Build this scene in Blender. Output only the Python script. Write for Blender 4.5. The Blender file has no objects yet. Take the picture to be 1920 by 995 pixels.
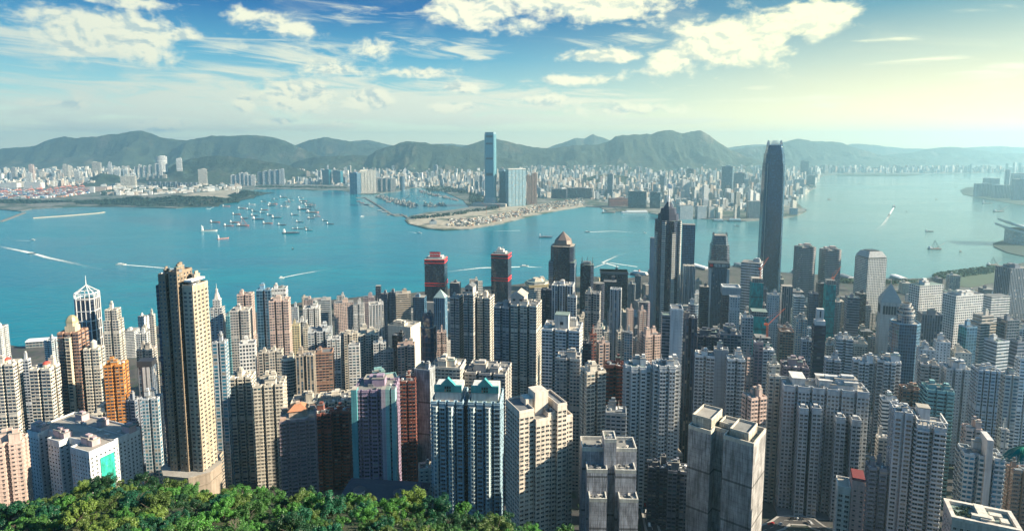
import bpy, bmesh, math, random
from math import sin, cos, tan, pi, radians, floor, sqrt, atan2, asin, exp
from mathutils import Vector, Matrix, noise

S = bpy.context.scene
C = S.collection
rnd = random.Random(7)

# ------------------------------------------------------------------ camera
FPX, PITCH, CAMZ = 1150.0, radians(6.5), 400.0
PY = 271 + FPX * tan(PITCH)          # photo row of the optical axis (the lens is shifted down, as a view camera's)
cam_data = bpy.data.cameras.new('camera')
cam_data.sensor_width = 36.0
cam_data.lens = FPX / 1920 * 36
cam_data.shift_y = (PY - 497.5) / 1920
cam_data.clip_start = 1.0
cam_data.clip_end = 90000.0
cam = bpy.data.objects.new('camera', cam_data)
C.objects.link(cam)
cam.location = (0, 0, CAMZ)
cam.rotation_euler = (pi / 2 - PITCH, 0, 0)
S.camera = cam
CP, SP = cos(PITCH), sin(PITCH)

def ray(x, y):
    u, v = (x - 960) / FPX, (PY - y) / FPX
    return Vector((u, CP + v * SP, -SP + v * CP))

def at(x, y, Y):                       # photo pixel -> point at distance Y
    d = ray(x, y)
    t = Y / d.y
    return Vector((d.x * t, Y, CAMZ + d.z * t))

def gz(x, y, z=0.0):                   # photo pixel -> point on a level plane
    d = ray(x, y)
    t = (z - CAMZ) / d.z
    return Vector((d.x * t, d.y * t, z))

def px(p):                             # point -> photo pixel
    d = Vector(p) - Vector((0, 0, CAMZ))
    zf = d.y * CP - d.z * SP
    zu = d.y * SP + d.z * CP
    return 960 + FPX * d.x / zf, PY - FPX * zu / zf

# ------------------------------------------------------------------ light
SUN_AZ, SUN_EL = radians(96), radians(27)      # clockwise from the view axis (+Y)
sun_dir = Vector((sin(SUN_AZ) * cos(SUN_EL), cos(SUN_AZ) * cos(SUN_EL), sin(SUN_EL)))
sd = bpy.data.lights.new('sun', 'SUN')
sd.energy = 5.0
sd.angle = radians(0.6)
sd.color = (1.0, 0.86, 0.65)
sun = bpy.data.objects.new('sun', sd)
C.objects.link(sun)
sun.rotation_euler = (-sun_dir).to_track_quat('-Z', 'Y').to_euler()
S.view_settings.view_transform = 'Standard'
S.view_settings.look = 'None'
S.view_settings.gamma = 1.0
S.view_settings.use_curve_mapping = False
S.view_settings.exposure = 1.47
cy = S.cycles
cy.max_bounces = 6
cy.diffuse_bounces = 1
cy.glossy_bounces = 2
cy.transmission_bounces = 2
cy.transparent_max_bounces = 8
cy.volume_bounces = 3
cy.caustics_reflective = False
cy.caustics_refractive = False
cy.sample_clamp_indirect = 4.0

# ------------------------------------------------------------------ node helper
class NT:
    def __init__(s, tree):
        s.t = tree
    def n(s, kind, **kw):
        nd = s.t.nodes.new(kind)
        for k, v in kw.items():
            setattr(nd, k, v)
        return nd
    def put(s, sock, v):
        if isinstance(v, bpy.types.NodeSocket):
            s.t.links.new(v, sock)
        elif v is not None:
            if hasattr(sock, 'default_value') and hasattr(sock.default_value, '__len__') and not hasattr(v, '__len__'):
                v = (v, v, v)
            if hasattr(sock, 'default_value') and hasattr(sock.default_value, '__len__') and len(sock.default_value) == 4 and len(v) == 3:
                v = (*v, 1.0)
            sock.default_value = v
    def m(s, op, a, b=None, c=None, clamp=False):
        nd = s.n('ShaderNodeMath', operation=op, use_clamp=clamp)
        s.put(nd.inputs[0], a)
        if b is not None: s.put(nd.inputs[1], b)
        if c is not None: s.put(nd.inputs[2], c)
        return nd.outputs[0]
    def mix(s, f, a, b, mode='MIX'):
        nd = s.n('ShaderNodeMix', data_type='RGBA', blend_type=mode)
        s.put(nd.inputs[0], f); s.put(nd.inputs[6], a); s.put(nd.inputs[7], b)
        return nd.outputs[2]
    def vm(s, op, a, b):
        nd = s.n('ShaderNodeVectorMath', operation=op)
        s.put(nd.inputs[0], a); s.put(nd.inputs[1], b)
        return nd.outputs[0]
    def noise(s, vec, scale, detail=3, rough=0.55, dist=0.0, dim='3D'):
        nd = s.n('ShaderNodeTexNoise', noise_dimensions=dim)
        s.put(nd.inputs['Vector'], vec)
        nd.inputs['Scale'].default_value = scale
        nd.inputs['Detail'].default_value = detail
        nd.inputs['Roughness'].default_value = rough
        nd.inputs['Distortion'].default_value = dist
        return nd.outputs[0]
    def smooth(s, v, a, b, lo=0.0, hi=1.0):
        nd = s.n('ShaderNodeMapRange', interpolation_type='SMOOTHSTEP')
        s.put(nd.inputs[0], v)
        nd.inputs[1].default_value = a; nd.inputs[2].default_value = b
        nd.inputs[3].default_value = lo; nd.inputs[4].default_value = hi
        return nd.outputs[0]
    def xyz(s, x, y, z):
        nd = s.n('ShaderNodeCombineXYZ')
        s.put(nd.inputs[0], x); s.put(nd.inputs[1], y); s.put(nd.inputs[2], z)
        return nd.outputs[0]

# ------------------------------------------------------------------ world: Nishita sky, graded, with clouds
W = bpy.data.worlds.new('World')
S.world = W
W.use_nodes = True
W.node_tree.nodes.clear()
w = NT(W.node_tree)
sky = w.n('ShaderNodeTexSky', sky_type='NISHITA', sun_disc=False)
sky.sun_elevation = SUN_EL
sky.sun_rotation = SUN_AZ
sky.altitude = 400
sky.air_density = 1.0
sky.dust_density = 2.0
sky.ozone_density = 2.5
tc = w.n('ShaderNodeTexCoord')
sep = w.n('ShaderNodeSeparateXYZ')
w.put(sep.inputs[0], tc.outputs['Generated'])
dx, dy, dz = sep.outputs
az = w.m('MULTIPLY', w.m('ARCTAN2', dx, dy), 180 / pi)       # degrees, + to the right of north
el = w.m('MULTIPLY', w.m('ARCSINE', dz), 180 / pi)
# clear-sky colour by height and by angle from the sun
def ramp(v, stops):
    nd = w.n('ShaderNodeValToRGB')
    w.put(nd.inputs[0], v)
    r = nd.color_ramp
    while len(r.elements) < len(stops): r.elements.new(0.5)
    for e, (p, c) in zip(r.elements, stops):
        e.position = p; e.color = (*c, 1)
    return nd.outputs[0]
elf = w.m('DIVIDE', el, 40.0, clamp=True)
left = ramp(elf, [(0.0, (1.35, 1.35, .92)), (.05, (1.0, 1.16, .86)), (.10, (.44, .80, .78)), (.19, (.11, .46, .66)), (.29, (.004, .17, .45)), (.40, (.006, .10, .33)), (1.0, (.010, .075, .24))])
right = ramp(elf, [(0.0, (1.6, 1.32, .62)), (.08, (1.36, 1.17, .62)), (.17, (.72, .78, .56)), (.27, (.13, .36, .43)), (.36, (.10, .33, .43)), (.5, (.34, .52, .52)), (.75, (.5, .62, .55)), (1.0, (.12, .22, .32))])
lr = w.smooth(az, -12.0, 42.0)
clear = w.mix(lr, left, right)
nish = w.mix(1.0, sky.outputs[0], (.10, .10, .10), 'MULTIPLY')
clear = w.mix(0.12, clear, nish)

# clouds: masks given in degrees of azimuth and elevation, broken up with fractal noise
def dirdeg(x, y):
    d = ray(x, y)
    return math.degrees(atan2(d.x, d.y)), math.degrees(atan2(d.z, sqrt(d.x * d.x + d.y * d.y)))
wv = w.xyz(az, el, 0.0)
n_puff = w.noise(w.vm('MULTIPLY', wv, (1.0, 1.5, 1)), 0.36, 9, .56, .3)
n_str = w.noise(w.vm('MULTIPLY', w.xyz(az, w.m('ADD', el, w.m('MULTIPLY', az, 0.03)), 3.0), (0.16, 1.25, 1)), 0.75, 8, .62, .9)
n_fine = w.noise(w.vm('MULTIPLY', wv, (1.0, 1.9, 1)), 1.15, 6, .6, .2)
def blob(x, y, rx, ry, k):
    a, e = dirdeg(x, y)
    sx, sy = rx / 20.0, ry / 20.0
    qx = w.m('DIVIDE', w.m('SUBTRACT', az, a), sx)
    qy = w.m('DIVIDE', w.m('SUBTRACT', el, e), sy)
    r2 = w.m('ADD', w.m('MULTIPLY', qx, qx), w.m('MULTIPLY', qy, qy))
    return w.m('MULTIPLY', w.m('EXPONENT', w.m('MULTIPLY', r2, -1.0)), k)
def total(lst):
    t = None
    for b in lst:
        g = blob(*b)
        t = g if t is None else w.m('MAXIMUM', t, g)
    return t
cum = total([(520, 228, 40, 9, .75), (640, 232, 30, 8, .7), (860, 200, 60, 12, .7), (90, 195, 70, 12, .65), (1120, 8, 150, 34, .95), (1000, 2, 70, 22, .75), (1370, 78, 92, 44, 1.15), (1440, 70, 40, 30, .9), (1520, 32, 72, 30, 1.05), (1525, 62, 22, 22, .8),
             (1265, 112, 50, 32, .9), (1130, 106, 80, 13, .85), (1230, 132, 60, 12, .7), (890, 22, 90, 34, .85), (960, 50, 50, 22, .7), (1090, 150, 80, 12, .75), (1020, 188, 90, 16, .65),
             (200, 62, 120, 40, .9), (110, 32, 90, 24, .6), (330, 66, 60, 16, .75), (540, 50, 70, 26, .7), (480, 30, 60, 14, .6), (560, 180, 80, 30, .85), (690, 185, 60, 24, .75),
             (700, 95, 60, 24, .6), (790, 137, 60, 13, .75), (860, 165, 50, 13, .7), (300, 235, 60, 14, .75), (460, 195, 22, 16, .8), (240, 5, 80, 14, .6), (620, 130, 70, 20, .65), (1180, 205, 130, 16, .6)])
strk = total([(380, 238, 300, 12, .85), (880, 226, 260, 13, .85), (1230, 228, 200, 10, .7), (150, 240, 160, 12, .7), (300, 205, 420, 50, .72), (700, 195, 460, 55, .80), (560, 150, 330, 30, .62), (200, 130, 200, 30, .5), (560, 105, 170, 28, .6), (860, 95, 140, 24, .62), (420, 90, 90, 20, .55), (120, 85, 170, 30, .62), (1000, 200, 280, 34, .6), (1160, 75, 110, 20, .5),
              (700, 30, 260, 26, .45), (1660, 74, 70, 7, .6), (1480, 187, 220, 7, .55), (1740, 118, 90, 12, .45), (1820, 18, 70, 8, .45), (1880, 135, 80, 16, .6), (1330, 215, 130, 9, .5), (1540, 198, 60, 7, .5), (1420, 165, 40, 7, .5)])
m_cum = w.smooth(w.m('ADD', w.m('MULTIPLY', cum, 0.62), w.m('ADD', w.m('MULTIPLY', n_puff, 0.85), w.m('MULTIPLY', n_fine, 0.30))), 0.72, 0.98)
m_str = w.m('MULTIPLY', w.smooth(w.m('ADD', w.m('MULTIPLY', strk, 0.85), w.m('MULTIPLY', n_str, 1.5)), 0.98, 1.36), 0.92)
# thin high cloud over the rest of the dome
n_hi = w.noise(w.vm('MULTIPLY', wv, (0.3, 1.0, 1)), 0.30, 7, .6, .6)
m_hi = w.m('MULTIPLY', w.smooth(n_hi, 0.52, 0.85), w.m('MULTIPLY', w.smooth(el, 2.0, 7.0), 0.30))
lit = ramp(w.m('MULTIPLY_ADD', az, 1 / 90.0, 0.5), [(0.0, (.74, .80, .68)), (.25, (.96, .97, .74)), (.5, (1.05, 1.03, .78)), (.78, (1.2, 1.14, .74)), (1.0, (1.15, 1.1, .74))])
n_sh = w.noise(w.vm('MULTIPLY', w.vm('ADD', wv, (0.25, 0.35, 0)), (1.0, 1.5, 1)), 0.36, 5, .56, .3)
under = w.smooth(w.m('SUBTRACT', n_sh, n_puff), -0.03, 0.10)
shade = w.mix(lr, (.40, .56, .60), (.80, .86, .66))
ccol = w.mix(w.m('MULTIPLY', under, 0.75), lit, shade)
col = w.mix(m_hi, clear, lit)
col = w.mix(m_str, col, w.mix(0.25, lit, shade))
col = w.mix(m_cum, col, ccol)
# the half of the dome behind and beside the camera is a deeper blue
side = w.smooth(w.m('ABSOLUTE', az), 48.0, 95.0)
col = w.mix(w.m('MULTIPLY', side, .93), col, (.062, .270, .58))
bg = w.n('ShaderNodeBackground')
w.put(bg.inputs[0], col)
bg.inputs[1].default_value = 0.385
wo = w.n('ShaderNodeOutputWorld')
w.put(wo.inputs[0], bg.outputs[0])
W.cycles.sampling_method = 'MANUAL'
W.cycles.sample_map_resolution = 512
# ------------------------------------------------------------------ materials
def new_mat(name):
    m = bpy.data.materials.new(name)
    m.use_nodes = True
    m.node_tree.nodes.clear()
    t = NT(m.node_tree)
    out = t.n('ShaderNodeOutputMaterial')
    b = t.n('ShaderNodeBsdfPrincipled')
    t.put(out.inputs[0], b.outputs[0])
    return m, t, b

def simple(name, col, rough=.8, var=.25, scale=.3, metal=0.0, spec=None, detail=4):
    m, t, b = new_mat(name)
    tcn = t.n('ShaderNodeTexCoord')
    nz = t.noise(tcn.outputs['Object'], scale, detail)
    f = t.m('MULTIPLY_ADD', nz, 2 * var, 1 - var)
    t.put(b.inputs['Base Color'], t.mix(1.0, (*col, 1), f, 'MULTIPLY'))
    b.inputs['Roughness'].default_value = rough
    b.inputs['Metallic'].default_value = metal
    if spec is not None: b.inputs['Specular IOR Level'].default_value = spec
    return m

def tinted(name, rough=.8, var=.22, scale=.25, streak=True):
    """Plain surface whose colour is the object's own colour."""
    m, t, b = new_mat(name)
    oi = t.n('ShaderNodeObjectInfo'); tcn = t.n('ShaderNodeTexCoord')
    nz = t.noise(tcn.outputs['Object'], scale, 4)
    f = t.m('MULTIPLY_ADD', nz, 2 * var, 1 - var)
    c = t.mix(1.0, oi.outputs['Color'], f, 'MULTIPLY')
    if streak:
        st = t.noise(t.vm('MULTIPLY', tcn.outputs['Object'], (.5, .5, .03)), 1.0, 3)
        c = t.mix(1.0, c, t.smooth(st, .35, .7, 1.0, .72), 'MULTIPLY')
    t.put(b.inputs['Base Color'], c)
    b.inputs['Roughness'].default_value = rough
    return m

def facade(name, ww=(.18, .82), wh=(.28, .80), glass=(.015, .03, .05), curtain=.18, grough=.12, joint=.05, wrough=.75, spand=None, gspec=.6, vary=1.0, panel=0.0, live=False):
    """Wall with one window per UV cell; wall colour is the object's colour."""
    m, t, b = new_mat(name)
    uv = t.n('ShaderNodeUVMap'); sp = t.n('ShaderNodeSeparateXYZ')
    t.put(sp.inputs[0], uv.outputs[0])
    u, v = sp.outputs[0], sp.outputs[1]
    fu, fv = t.m('FRACT', u), t.m('FRACT', v)
    oi = t.n('ShaderNodeObjectInfo')
    def between(x, a, c):
        return t.m('MULTIPLY', t.m('GREATER_THAN', x, a), t.m('LESS_THAN', x, c))
    mask = t.m('MULTIPLY', between(fu, *ww), between(fv, *wh))
    wn = t.n('ShaderNodeTexWhiteNoise', noise_dimensions='3D')
    t.put(wn.inputs['Vector'], t.xyz(t.m('FLOOR', u), t.m('FLOOR', v), t.m('MULTIPLY', oi.outputs['Random'], 97)))
    r = wn.outputs['Value']
    g2 = tuple(min(1, c * 3.2 + .012) for c in glass)
    gc = t.mix(t.m('MULTIPLY', t.m('POWER', r, 2.5), vary), glass, g2)
    gc = t.mix(t.m('GREATER_THAN', r, 1 - curtain), gc, (.30, .28, .24))
    tcn = t.n('ShaderNodeTexCoord')
    ob = tcn.outputs['Object']
    n1 = t.noise(t.vm('MULTIPLY', ob, (.10, .10, .06)), 1.0, 4)
    n2 = t.noise(t.vm('MULTIPLY', ob, (.55, .55, .025)), 1.0, 3)
    wc = t.mix(1.0, oi.outputs['Color'], t.m('MULTIPLY_ADD', n1, .40, .82), 'MULTIPLY')
    wc = t.mix(1.0, wc, t.smooth(n2, .42, .72, 1.0, .66), 'MULTIPLY')
    if spand is not None:                       # band below the window in another tone
        wc = t.mix(between(fv, 0.0, wh[0]), wc, t.mix(1.0, wc, spand, 'MULTIPLY'))
    if joint:
        wc = t.mix(t.m('LESS_THAN', fv, joint), wc, t.mix(1.0, wc, (.62, .62, .62), 'MULTIPLY'))
    cu, cv = t.m('FLOOR', u), t.m('FLOOR', v)
    if live:
        # service floors, drain pipes and air conditioners break the repetition
        wp = t.n('ShaderNodeTexWhiteNoise', noise_dimensions='2D'); t.put(wp.inputs['Vector'], t.xyz(cu, t.m('MULTIPLY', oi.outputs['Random'], 53), 0))
        pipe = t.m('MULTIPLY', between(fu, .01, .07), t.m('GREATER_THAN', wp.outputs['Value'], .55))
        wc = t.mix(pipe, wc, t.mix(1.0, wc, (.55, .55, .57), 'MULTIPLY'))
        ac = t.m('MULTIPLY', t.m('MULTIPLY', between(fu, .52, .80), between(fv, .06, .24)), t.m('LESS_THAN', r, .34))
        wc = t.mix(ac, wc, (.50, .49, .46))
        svc = t.m('LESS_THAN', t.m('FRACT', t.m('DIVIDE', t.m('ADD', cv, t.m('MULTIPLY', oi.outputs['Random'], 16)), 17.0)), .058)
        mask = t.m('MULTIPLY', mask, t.m('SUBTRACT', 1.0, t.m('MULTIPLY', svc, t.m('GREATER_THAN', oi.outputs['Random'], .45))))
        gc = t.mix(t.m('MULTIPLY', between(r, .55, .68), 1.0), gc, (.03, .10, .13))
    t.put(b.inputs['Base Color'], t.mix(mask, wc, gc))
    t.put(b.inputs['Roughness'], t.m('MULTIPLY_ADD', mask, grough - wrough, wrough))
    t.put(b.inputs['Specular IOR Level'], t.m('MULTIPLY_ADD', mask, gspec - .3, .3))
    bp = t.n('ShaderNodeBump')
    bp.inputs['Strength'].default_value = .6
    bp.inputs['Distance'].default_value = .25
    wob = t.noise(ob, .09, 2)
    t.put(bp.inputs['Height'], t.m('ADD', t.m('MULTIPLY', mask, -1.0), t.m('MULTIPLY', wob, t.m('MULTIPLY', mask, panel))))
    t.put(b.inputs['Normal'], bp.outputs[0])
    return m

F = {
    'p': facade('punched_window_wall', (.13, .87), (.24, .82), glass=(.008, .022, .042), curtain=.09, live=True),
    's': facade('small_window_wall', (.28, .72), (.32, .76), glass=(.008, .02, .04), live=True),
    'q': facade('large_window_wall', (.08, .92), (.23, .87), glass=(.007, .018, .036), curtain=.07, live=True),
    'g': facade('deep_grid_wall', (.16, .84), (.22, .80), glass=(.01, .02, .035), curtain=.03, joint=0),
    'b': facade('ribbon_window_wall', (-1, 2), (.36, .82), glass=(.012, .028, .045), curtain=.06, joint=0),
    'v': facade('vertical_pier_wall', (.26, .84), (.06, .97), glass=(.012, .03, .05), curtain=.05, joint=0),
    'c': facade('curtain_wall', (.05, .95), (.10, .97), glass=(.010, .042, .080), curtain=.0, vary=.5, joint=0, grough=.06, gspec=1.0, panel=1.5),
    'd': facade('dark_curtain_wall', (.04, .96), (.22, .97), glass=(.006, .012, .026), curtain=.0, vary=.6, joint=0, grough=.10, gspec=.8, panel=1.0),
    'e': facade('teal_curtain_wall', (.05, .95), (.14, .96), glass=(.01, .07, .10), curtain=.03, joint=0, grough=.06, gspec=1.0, panel=1.5),
    'i': facade('pale_curtain_wall', (.04, .96), (.08, .97), glass=(.07, .20, .25), curtain=0, joint=0, grough=.10, gspec=.9, panel=1.0, vary=.15),
    'y': facade('balcony_wall', (.08, .92), (.10, .74), glass=(.010, .018, .03), curtain=.06, joint=.10, live=True),
    'k': facade('blank_panel_wall', (-1, -.5), (0, 1), joint=.06),
    't': facade('teal_window_wall', (.14, .86), (.22, .86), glass=(.015, .09, .14), curtain=.08),
}
def netting(name, tint):
    m, t, b = new_mat(name)
    oi = t.n('ShaderNodeObjectInfo'); tcn = t.n('ShaderNodeTexCoord'); ob = tcn.outputs['Object']
    uv = t.n('ShaderNodeUVMap'); sp = t.n('ShaderNodeSeparateXYZ'); t.put(sp.inputs[0], uv.outputs[0])
    fv = t.m('FRACT', t.m('DIVIDE', sp.outputs[1], 9.0))
    fold = t.noise(t.vm('MULTIPLY', ob, (1.5, 1.5, .07)), 1.0, 8, .7)
    patch = t.noise(t.vm('MULTIPLY', ob, (.25, .25, .12)), 1.0, 5, .6)
    c = t.mix(1.0, oi.outputs['Color'], t.smooth(fold, .3, .7, .42, 1.35), 'MULTIPLY')
    c = t.mix(1.0, c, t.smooth(patch, .35, .65, .62, 1.2), 'MULTIPLY')
    fl = t.m('FRACT', sp.outputs[1]); pole = t.m('FRACT', t.m('MULTIPLY', sp.outputs[0], 2.0))
    grid_ = t.m('MAXIMUM', t.m('LESS_THAN', fl, .10), t.m('LESS_THAN', pole, .10))
    c = t.mix(grid_, c, t.mix(1.0, c, (.72, .70, .66), 'MULTIPLY'))
    c = t.mix(t.m('LESS_THAN', fv, .05), c, t.mix(1.0, c, (.35, .35, .35), 'MULTIPLY'))
    t.put(b.inputs['Base Color'], c)
    b.inputs['Roughness'].default_value = .8
    bp = t.n('ShaderNodeBump'); bp.inputs['Strength'].default_value = .8; bp.inputs['Distance'].default_value = .6
    t.put(bp.inputs['Height'], fold); t.put(b.inputs['Normal'], bp.outputs[0])
    return m
F['n'] = netting('scaffold_netting', None)

def roof_material():
    m, t, b = new_mat('roof_deck')
    oi = t.n('ShaderNodeObjectInfo'); tcn = t.n('ShaderNodeTexCoord'); ob = tcn.outputs['Object']
    n1 = t.noise(ob, .12, 6, .65)
    n2 = t.noise(ob, .9, 3)
    pick = t.n('ShaderNodeValToRGB')
    pick.color_ramp.interpolation = 'CONSTANT'
    cols = [(0, (.20, .20, .19)), (.3, (.30, .28, .25)), (.55, (.13, .14, .15)), (.72, (.36, .33, .28)), (.88, (.16, .22, .20))]
    while len(pick.color_ramp.elements) < len(cols): pick.color_ramp.elements.new(.5)
    for e, (p_, c_) in zip(pick.color_ramp.elements, cols):
        e.position = p_; e.color = (*c_, 1)
    t.put(pick.inputs[0], oi.outputs['Random'])
    c = t.mix(1.0, pick.outputs[0], t.m('MULTIPLY_ADD', n1, 1.1, .45), 'MULTIPLY')
    c = t.mix(1.0, c, t.m('MULTIPLY_ADD', n2, .5, .75), 'MULTIPLY')
    t.put(b.inputs['Base Color'], c)
    b.inputs['Roughness'].default_value = .9
    return m
ROOF = roof_material()
PLAIN = tinted('painted_concrete')
METAL = simple('grey_metal', (.32, .33, .34), .45, .2, .5, .6)
WHITE = simple('white_paint', (.74, .73, .70), .6, .12)
DARK = simple('dark_metal', (.03, .035, .045), .5, .2)
def pane_material():
    m, t, b = new_mat('window_glass')
    ge = t.n('ShaderNodeNewGeometry'); r = ge.outputs['Random Per Island']
    c = t.mix(t.m('POWER', r, 3.0), (.008, .016, .028), (.03, .055, .075))
    c = t.mix(t.m('GREATER_THAN', r, .87), c, (.26, .24, .20))
    t.put(b.inputs['Base Color'], c); b.inputs['Roughness'].default_value = .09; b.inputs['Specular IOR Level'].default_value = .6
    return m
GLASS = pane_material()
BLUEGLASS = simple('blue_glass', (.02, .07, .11), .08, .4, .1, 0, 1.0)
REDP = simple('red_paint', (.85, .03, .03), .6, .1)
GOLD = simple('gold_cladding', (.46, .38, .22), .45, .2, .3, .3)
COPPER = simple('brown_cladding', (.20, .15, .125), .5, .2, .2, .2)

# ------------------------------------------------------------------ mesh helper
class MB:
    def __init__(s):
        s.v, s.f, s.mi, s.uv = [], [], [], []
    def face(s, pts, m=0, uv=None):
        b = len(s.v)
        s.v += [tuple(p) for p in pts]
        s.f.append(tuple(range(b, b + len(pts))))
        s.mi.append(m)
        s.uv += list(uv) if uv else [(0.0, 0.5)] * len(pts)
    def idx(s, ids, m=0, uv=None):
        s.f.append(tuple(ids)); s.mi.append(m)
        s.uv += list(uv) if uv else [(0.0, 0.5)] * len(ids)
    def box(s, cx, cy, cz, sx, sy, sz, m=0, rz=0.0, bot=True):
        """cz is the underside"""
        c_, s_ = cos(rz), sin(rz)
        b = len(s.v)
        for z in (cz, cz + sz):
            for ax, ay in ((-.5, -.5), (.5, -.5), (.5, .5), (-.5, .5)):
                x, y = ax * sx, ay * sy
                s.v.append((cx + x * c_ - y * s_, cy + x * s_ + y * c_, z))
        for q in ((0, 1, 5, 4), (1, 2, 6, 5), (2, 3, 7, 6), (3, 0, 4, 7), (4, 5, 6, 7)) + (((3, 2, 1, 0),) if bot else ()):
            s.idx([b + i for i in q], m)
    def prism(s, poly, z0, z1, m=0, top=None, poly2=None):
        b, n = len(s.v), len(poly)
        s.v += [(x, y, z0) for x, y in poly] + [(x, y, z1) for x, y in (poly2 or poly)]
        for i in range(n):
            j = (i + 1) % n
            s.idx((b + i, b + j, b + n + j, b + n + i), m)
        s.idx(range(b + n, b + 2 * n), m if top is None else top)
    def cone(s, poly, z0, z1, m=0, apex=(0, 0)):
        b, n = len(s.v), len(poly)
        s.v += [(x, y, z0) for x, y in poly] + [(*apex, z1)]
        for i in range(n):
            s.idx((b + i, b + (i + 1) % n, b + n), m)
    def bar(s, p, q, r, m=0, r2=None, k=5):
        p, q = Vector(p), Vector(q)
        d = (q - p).normalized()
        a = d.orthogonal().normalized(); c = d.cross(a)
        b = len(s.v)
        for P_, R_ in ((p, r), (q, r if r2 is None else r2)):
            for i in range(k):
                an = 2 * pi * i / k
                s.v.append(tuple(P_ + (a * cos(an) + c * sin(an)) * R_))
        for i in range(k):
            j = (i + 1) % k
            s.idx((b + i, b + j, b + k + j, b + k + i), m)
        s.idx([b + k - 1 - i for i in range(k)], m); s.idx([b + k + i for i in range(k)], m)
    def wall(s, poly, z0, z1, fh=3.1, bay=3.2, m=0, roof=1, ridge=0.0, rh=.7, cap=True, minb=1.6):
        """Storeyed prism; UVs count bays and floors. ridge: slab edges stand proud by that much."""
        n = len(poly)
        nf = max(1, round((z1 - z0) / fh)); h = (z1 - z0) / nf
        nb = []
        for i in range(n):
            L = math.dist(poly[i], poly[(i + 1) % n])
            nb.append(max(1, round(L / bay)) if L > minb else 0)
        if not ridge:
            b = len(s.v)
            s.v += [(x, y, z0) for x, y in poly] + [(x, y, z1) for x, y in poly]
            for i in range(n):
                j = (i + 1) % n
                k = nb[i]
                s.idx((b + i, b + j, b + n + j, b + n + i), m, ((i * 31, 0), (i * 31 + k, 0), (i * 31 + k, nf), (i * 31, nf)))
            if cap: s.idx(range(b + n, b + 2 * n), roof)
            return
        off = offset(poly, ridge)
        rings = [(poly, z0, 0)]
        for k in range(nf):
            zb = z0 + (k + 1) * h
            rings += [(poly, zb - rh, 1), (off, zb - rh, 2), (off, zb, 2), (poly, zb, 2)]
        b = len(s.v)
        for pl, z, _ in rings:
            s.v += [(x, y, z) for x, y in pl]
        for r in range(len(rings) - 1):
            if r == len(rings) - 2 and False: break
            fl = r // 4
            for i in range(n):
                j = (i + 1) % n
                a = b + r * n
                if r % 4 == 0:
                    k = nb[i]
                    uv = ((i * 31, fl), (i * 31 + k, fl), (i * 31 + k, fl + .999), (i * 31, fl + .999))
                else:
                    uv = ((0, fl + .9),) * 4
                s.idx((a + i, a + j, a + n + j, a + n + i), m, uv)
        if cap:
            s.idx([b + (len(rings) - 1) * n + i for i in range(n)], roof)
    def build(s, name, mats, parent=None, color=None, loc=None, rz=None, smooth=False):
        me = bpy.data.meshes.new(name)
        me.from_pydata(s.v, [], s.f)
        ul = me.uv_layers.new(name='UVMap')
        ul.data.foreach_set('uv', [c for p in s.uv for c in p])
        for m in (mats if isinstance(mats, (list, tuple)) else [mats]):
            me.materials.append(m)
        me.polygons.foreach_set('material_index', s.mi)
        if smooth: me.polygons.foreach_set('use_smooth', [True] * len(s.f))
        me.update()
        return link(me, name, parent, color, loc, rz)

def link(me, name, parent=None, color=None, loc=None, rz=None):
    o = bpy.data.objects.new(name, me)
    C.objects.link(o)
    if parent is not None: o.parent = parent
    if color is not None: o.color = (*color[:3], 1)
    if loc is not None: o.location = loc
    if rz is not None: o.rotation_euler = (0, 0, rz)
    return o

def tag(o, label=None, cat=None, group=None, kind=None):
    if label: o['label'] = label
    if cat: o['category'] = cat
    if group: o['group'] = group
    if kind: o['kind'] = kind
    return o

def empty(name, loc, rz=0.0):
    return link(None, name, None, None, loc, rz)

def copy_tree(o, **kw):
    c = o.copy(); C.objects.link(c)
    for ch in o.children:
        k = ch.copy(); C.objects.link(k); k.parent = c
        for g in ch.children:
            q = g.copy(); C.objects.link(q); q.parent = k
    return c

def offset(poly, d):
    n = len(poly); out = []
    for i in range(n):
        p0, p1, p2 = Vector(poly[i - 1]), Vector(poly[i]), Vector(poly[(i + 1) % n])
        e1, e2 = (p1 - p0).normalized(), (p2 - p1).normalized()
        n1, n2 = Vector((e1.y, -e1.x)), Vector((e2.y, -e2.x))
        b = n1 + n2
        if b.length < 1e-4: b = n1.copy()
        b.normalize()
        k = d / max(.35, b.dot(n1))
        out.append((p1.x + b.x * k, p1.y + b.y * k))
    return out

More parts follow.
